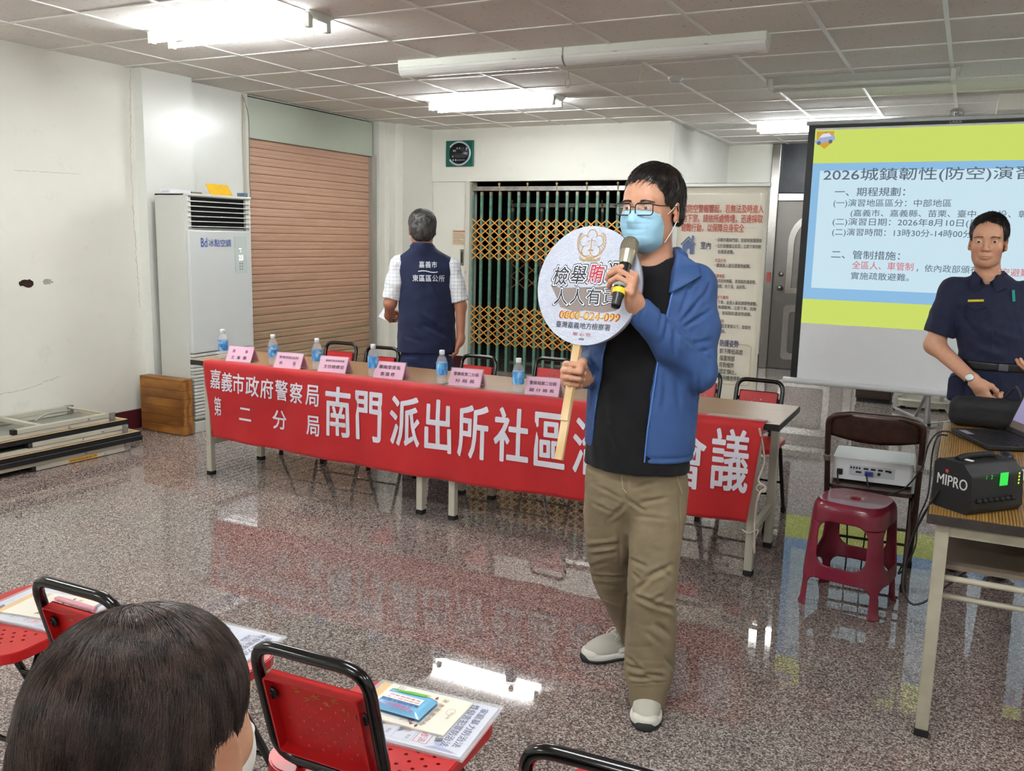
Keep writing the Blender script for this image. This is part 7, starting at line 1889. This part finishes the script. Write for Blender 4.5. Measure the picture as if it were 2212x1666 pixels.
MB().bar((.108, ufront(.108, 1.29)-.006, 1.272), (.100, ufront(.1, 1.31)-.006, 1.322), .012, .006).build('pen', mat('teal_pen', '#2fa39a', .4), of)
S = SDF()
S.loft([(.62, .078, .01, .165, .112), (.80, .080, .005, .172, .118), (.92, .076, .0, .162, .110), (1.02, .068, .0, .154, .105)], k=.02)
for q in (-1, 1): S.loft([(.05, .08+q*.10, .02, .068, .075), (.3, .08+q*.095, .01, .075, .082), (.5, .08+q*.09, .005, .084, .092), (.68, .08+q*.085, .0, .086, .112)], k=.03)
S.box((-.085, -.01, .86), (.035, .07, .06), .02, k=.02)
organic('uniform_trousers', S, .006, M_UNI, of, lambda v, n: v+n*(.003*noise3(v, 13, 45))[:, None])
S = SDF(); S.loft([(.960, .070, 0, .167, .118), (.998, .070, 0, .167, .118)], k=.004); organic('belt', S, .005, mat('black_leather_belt', '#0c0c0e', .4), of)
MB().b2((.075, -.126, .963), (.115, -.115, .996)).build('belt_buckle', mat('dull_buckle', '#5f5f63', .35, metal=.6), of, bevel=.004)
for q in (-1, 1):
    S = SDF(); x_ = .08+q*.10; S.ell((x_, -.07, .045), (.045, .10, .045), k=.02); S.ell((x_, .04, .05), (.042, .06, .055), k=.03); S.plane((0, 0, 0), (0, 0, -1), k=.003); organic('shoe', S, .007, M_OUT, of)
fa = (wR3-eR)/np.linalg.norm(wR3-eR); wc = wR3-fa*.020
zq = Vector(fa); xq = zq.orthogonal().normalized(); yq = zq.cross(xq); Mq = Matrix((xq, yq, zq)).transposed()
MB().lathe([(.030, -.009), (.0315, -.008), (.0315, .008), (.030, .009)], Vector(wc), 28, Mq, cap=False).build('watch_strap', M_BLK, of)
out = Vector((-.35, -.85, .4)); out = (out-zq*out.dot(zq)).normalized(); Mf = Matrix((zq, out.cross(zq), out)).transposed()
MB().lathe([(.001, 0), (.019, 0), (.019, .006), (.016, .008), (.001, .008)], Vector(wc)+out*.030, 24, Mf).build('watch_case', mat('silver_watch', '#c9cbcc', .25, metal=.8), of)
MB().lathe([(.001, .0081), (.0155, .0081), (.0155, .0086), (.001, .0086)], Vector(wc)+out*.030, 24, Mf).build('watch_face', mat('white_watch_face', '#e4e7ea', .2), of)
# black carrying case on the table, its strap in the hand
M_CASE = mat('black_nylon_case', '#15161a', .7, bump=.4, bscale=250)
cs = thing('carrying_case', 'black padded carrying case held by its strap behind the laptop', 'bag', (.13, 4.385, TZ))
S = SDF(); S.box((0, 0, .068), (.155, .058, .065), .045, k=.02); organic('case_body', S, .005, M_CASE, cs, lambda v, n: v+n*(.0025*noise3(v, 15, 30))[:, None])
gh = wR3+hR3[:, 0]*.090+hR3[:, 2]*.028; gw = Vector((.08+gh[0], 4.60+gh[1], gh[2]))-Vector(cs.location)
stp = MB(); Ps = smooth_path([Vector((-.04, 0, .128)), gw+Vector((-.025, .01, -.03)), gw+Vector((.0, .0, .0)), gw+Vector((.045, -.005, .0)), Vector((gw.x+.085, 0, .19)), Vector((.125, 0, .128))], 8)
stp.tube(Ps, .006, 6); stp.build('strap', mat('grey_webbing', '#3c3d42', .7), cs)

# ================================================================ THE SEATED HEAD IN THE FOREGROUND
se_ = thing('person', 'dark haired person seated with back to the camera, white mask strap over the ear', 'person', (-.52, .62, 0), math.atan2(.643, .766))
D4 = .81
hM = rotz(R(150)) @ rotx(R(6)); hT = V(-.146, .02, 1.033)
S = SDF(); S.frame(hM, hT); head_sdf(S, True, ear=1.3); S.frame()
S.cone(hT+V(-.01, -.02, -.10), hT+V(-.02, -.03, -.20), .050, .058, k=.02)
cx = hT[0]-.02
S.loft([(.46, cx, .02, .13, .09), (.7, cx, 0, .13, .09), (.80, cx, -.02, .10, .06), (.86, cx, -.02, .05, .045)], k=.03)
organic('body', S, .003, M_SKIN, se_, cols=lambda v: face_cols(v, '#c89a7c', '#a8685a', hM, hT))
eyes(se_, hM, hT)
S = SDF(); S.frame(hM, hT)
S.ell((0, .022, .036), (.0885, .1060, .0885), k=.01); S.ell((0, .062, -.030), (.0790, .066, .075), k=.03); S.ell((0, .04, .0), (.086, .078, .085), k=.02)
S.ell((0, -.108, -.010), (.088, .080, .082), k=.008, op='s')
for q in (-1, 1): S.box((q*.090, -.062, -.085), (.030, .060, .080), .006, k=.008, op='s'); S.box((q*.100, .008, -.035), (.044, .026, .047), .01, k=.006, op='s')
S.box((0, -.02, -.24), (.15, .2, .11), .004, k=.01, op='s'); S.frame()
cap = S
M_BRH = m_hair('dark_brown_hair', '#2b201d', '#54423c', .27)
hd_t = hT
add_hair(se_, cap, hM, hd_t, M_BRH, 22000, len_by(hM, hT, .085, .070, .014), .00050, crown_flow(.035, -.01, .13, -.10, .35, .0), vox=.004, seed=11, rough=.001, seg=7, jit=.16, lift=.005)
mask_on(se_, hM, hT, M_WMASK)
S = SDF()
S.loft([(.44, cx, .02, .19, .14), (.62, cx, .0, .185, .125), (.76, cx, -.01, .185, .105), (.81, cx, -.015, .15, .08), (.85, cx, -.02, .075, .065)], k=.02)
for q in (-1, 1): S.chain([(cx+q*.17, -.01, .775), (cx+q*.21, .05, .56), (cx+q*.13, .26, .50)], [.058, .052, .042], k=.03)
organic('jumper', S, .01, m_cloth('dark_grey_knit', '#3a3b42', .9), se_)
S = SDF()
for q in (-1, 1): S.chain([(cx+q*.08, .02, .50), (cx+q*.10, .40, .47), (cx+q*.10, .42, .06)], [.09, .065, .05], k=.04)
organic('trousers', S, .012, m_cloth('black_cotton', '#1b1b1f', .9), se_)
for q in (-1, 1):
    S = SDF(); S.ell((cx+q*.10, .47, .045), (.045, .12, .045), k=.02); S.plane((0, 0, 0), (0, 0, -1), k=.003); organic('shoe', S, .01, M_OUT, se_)
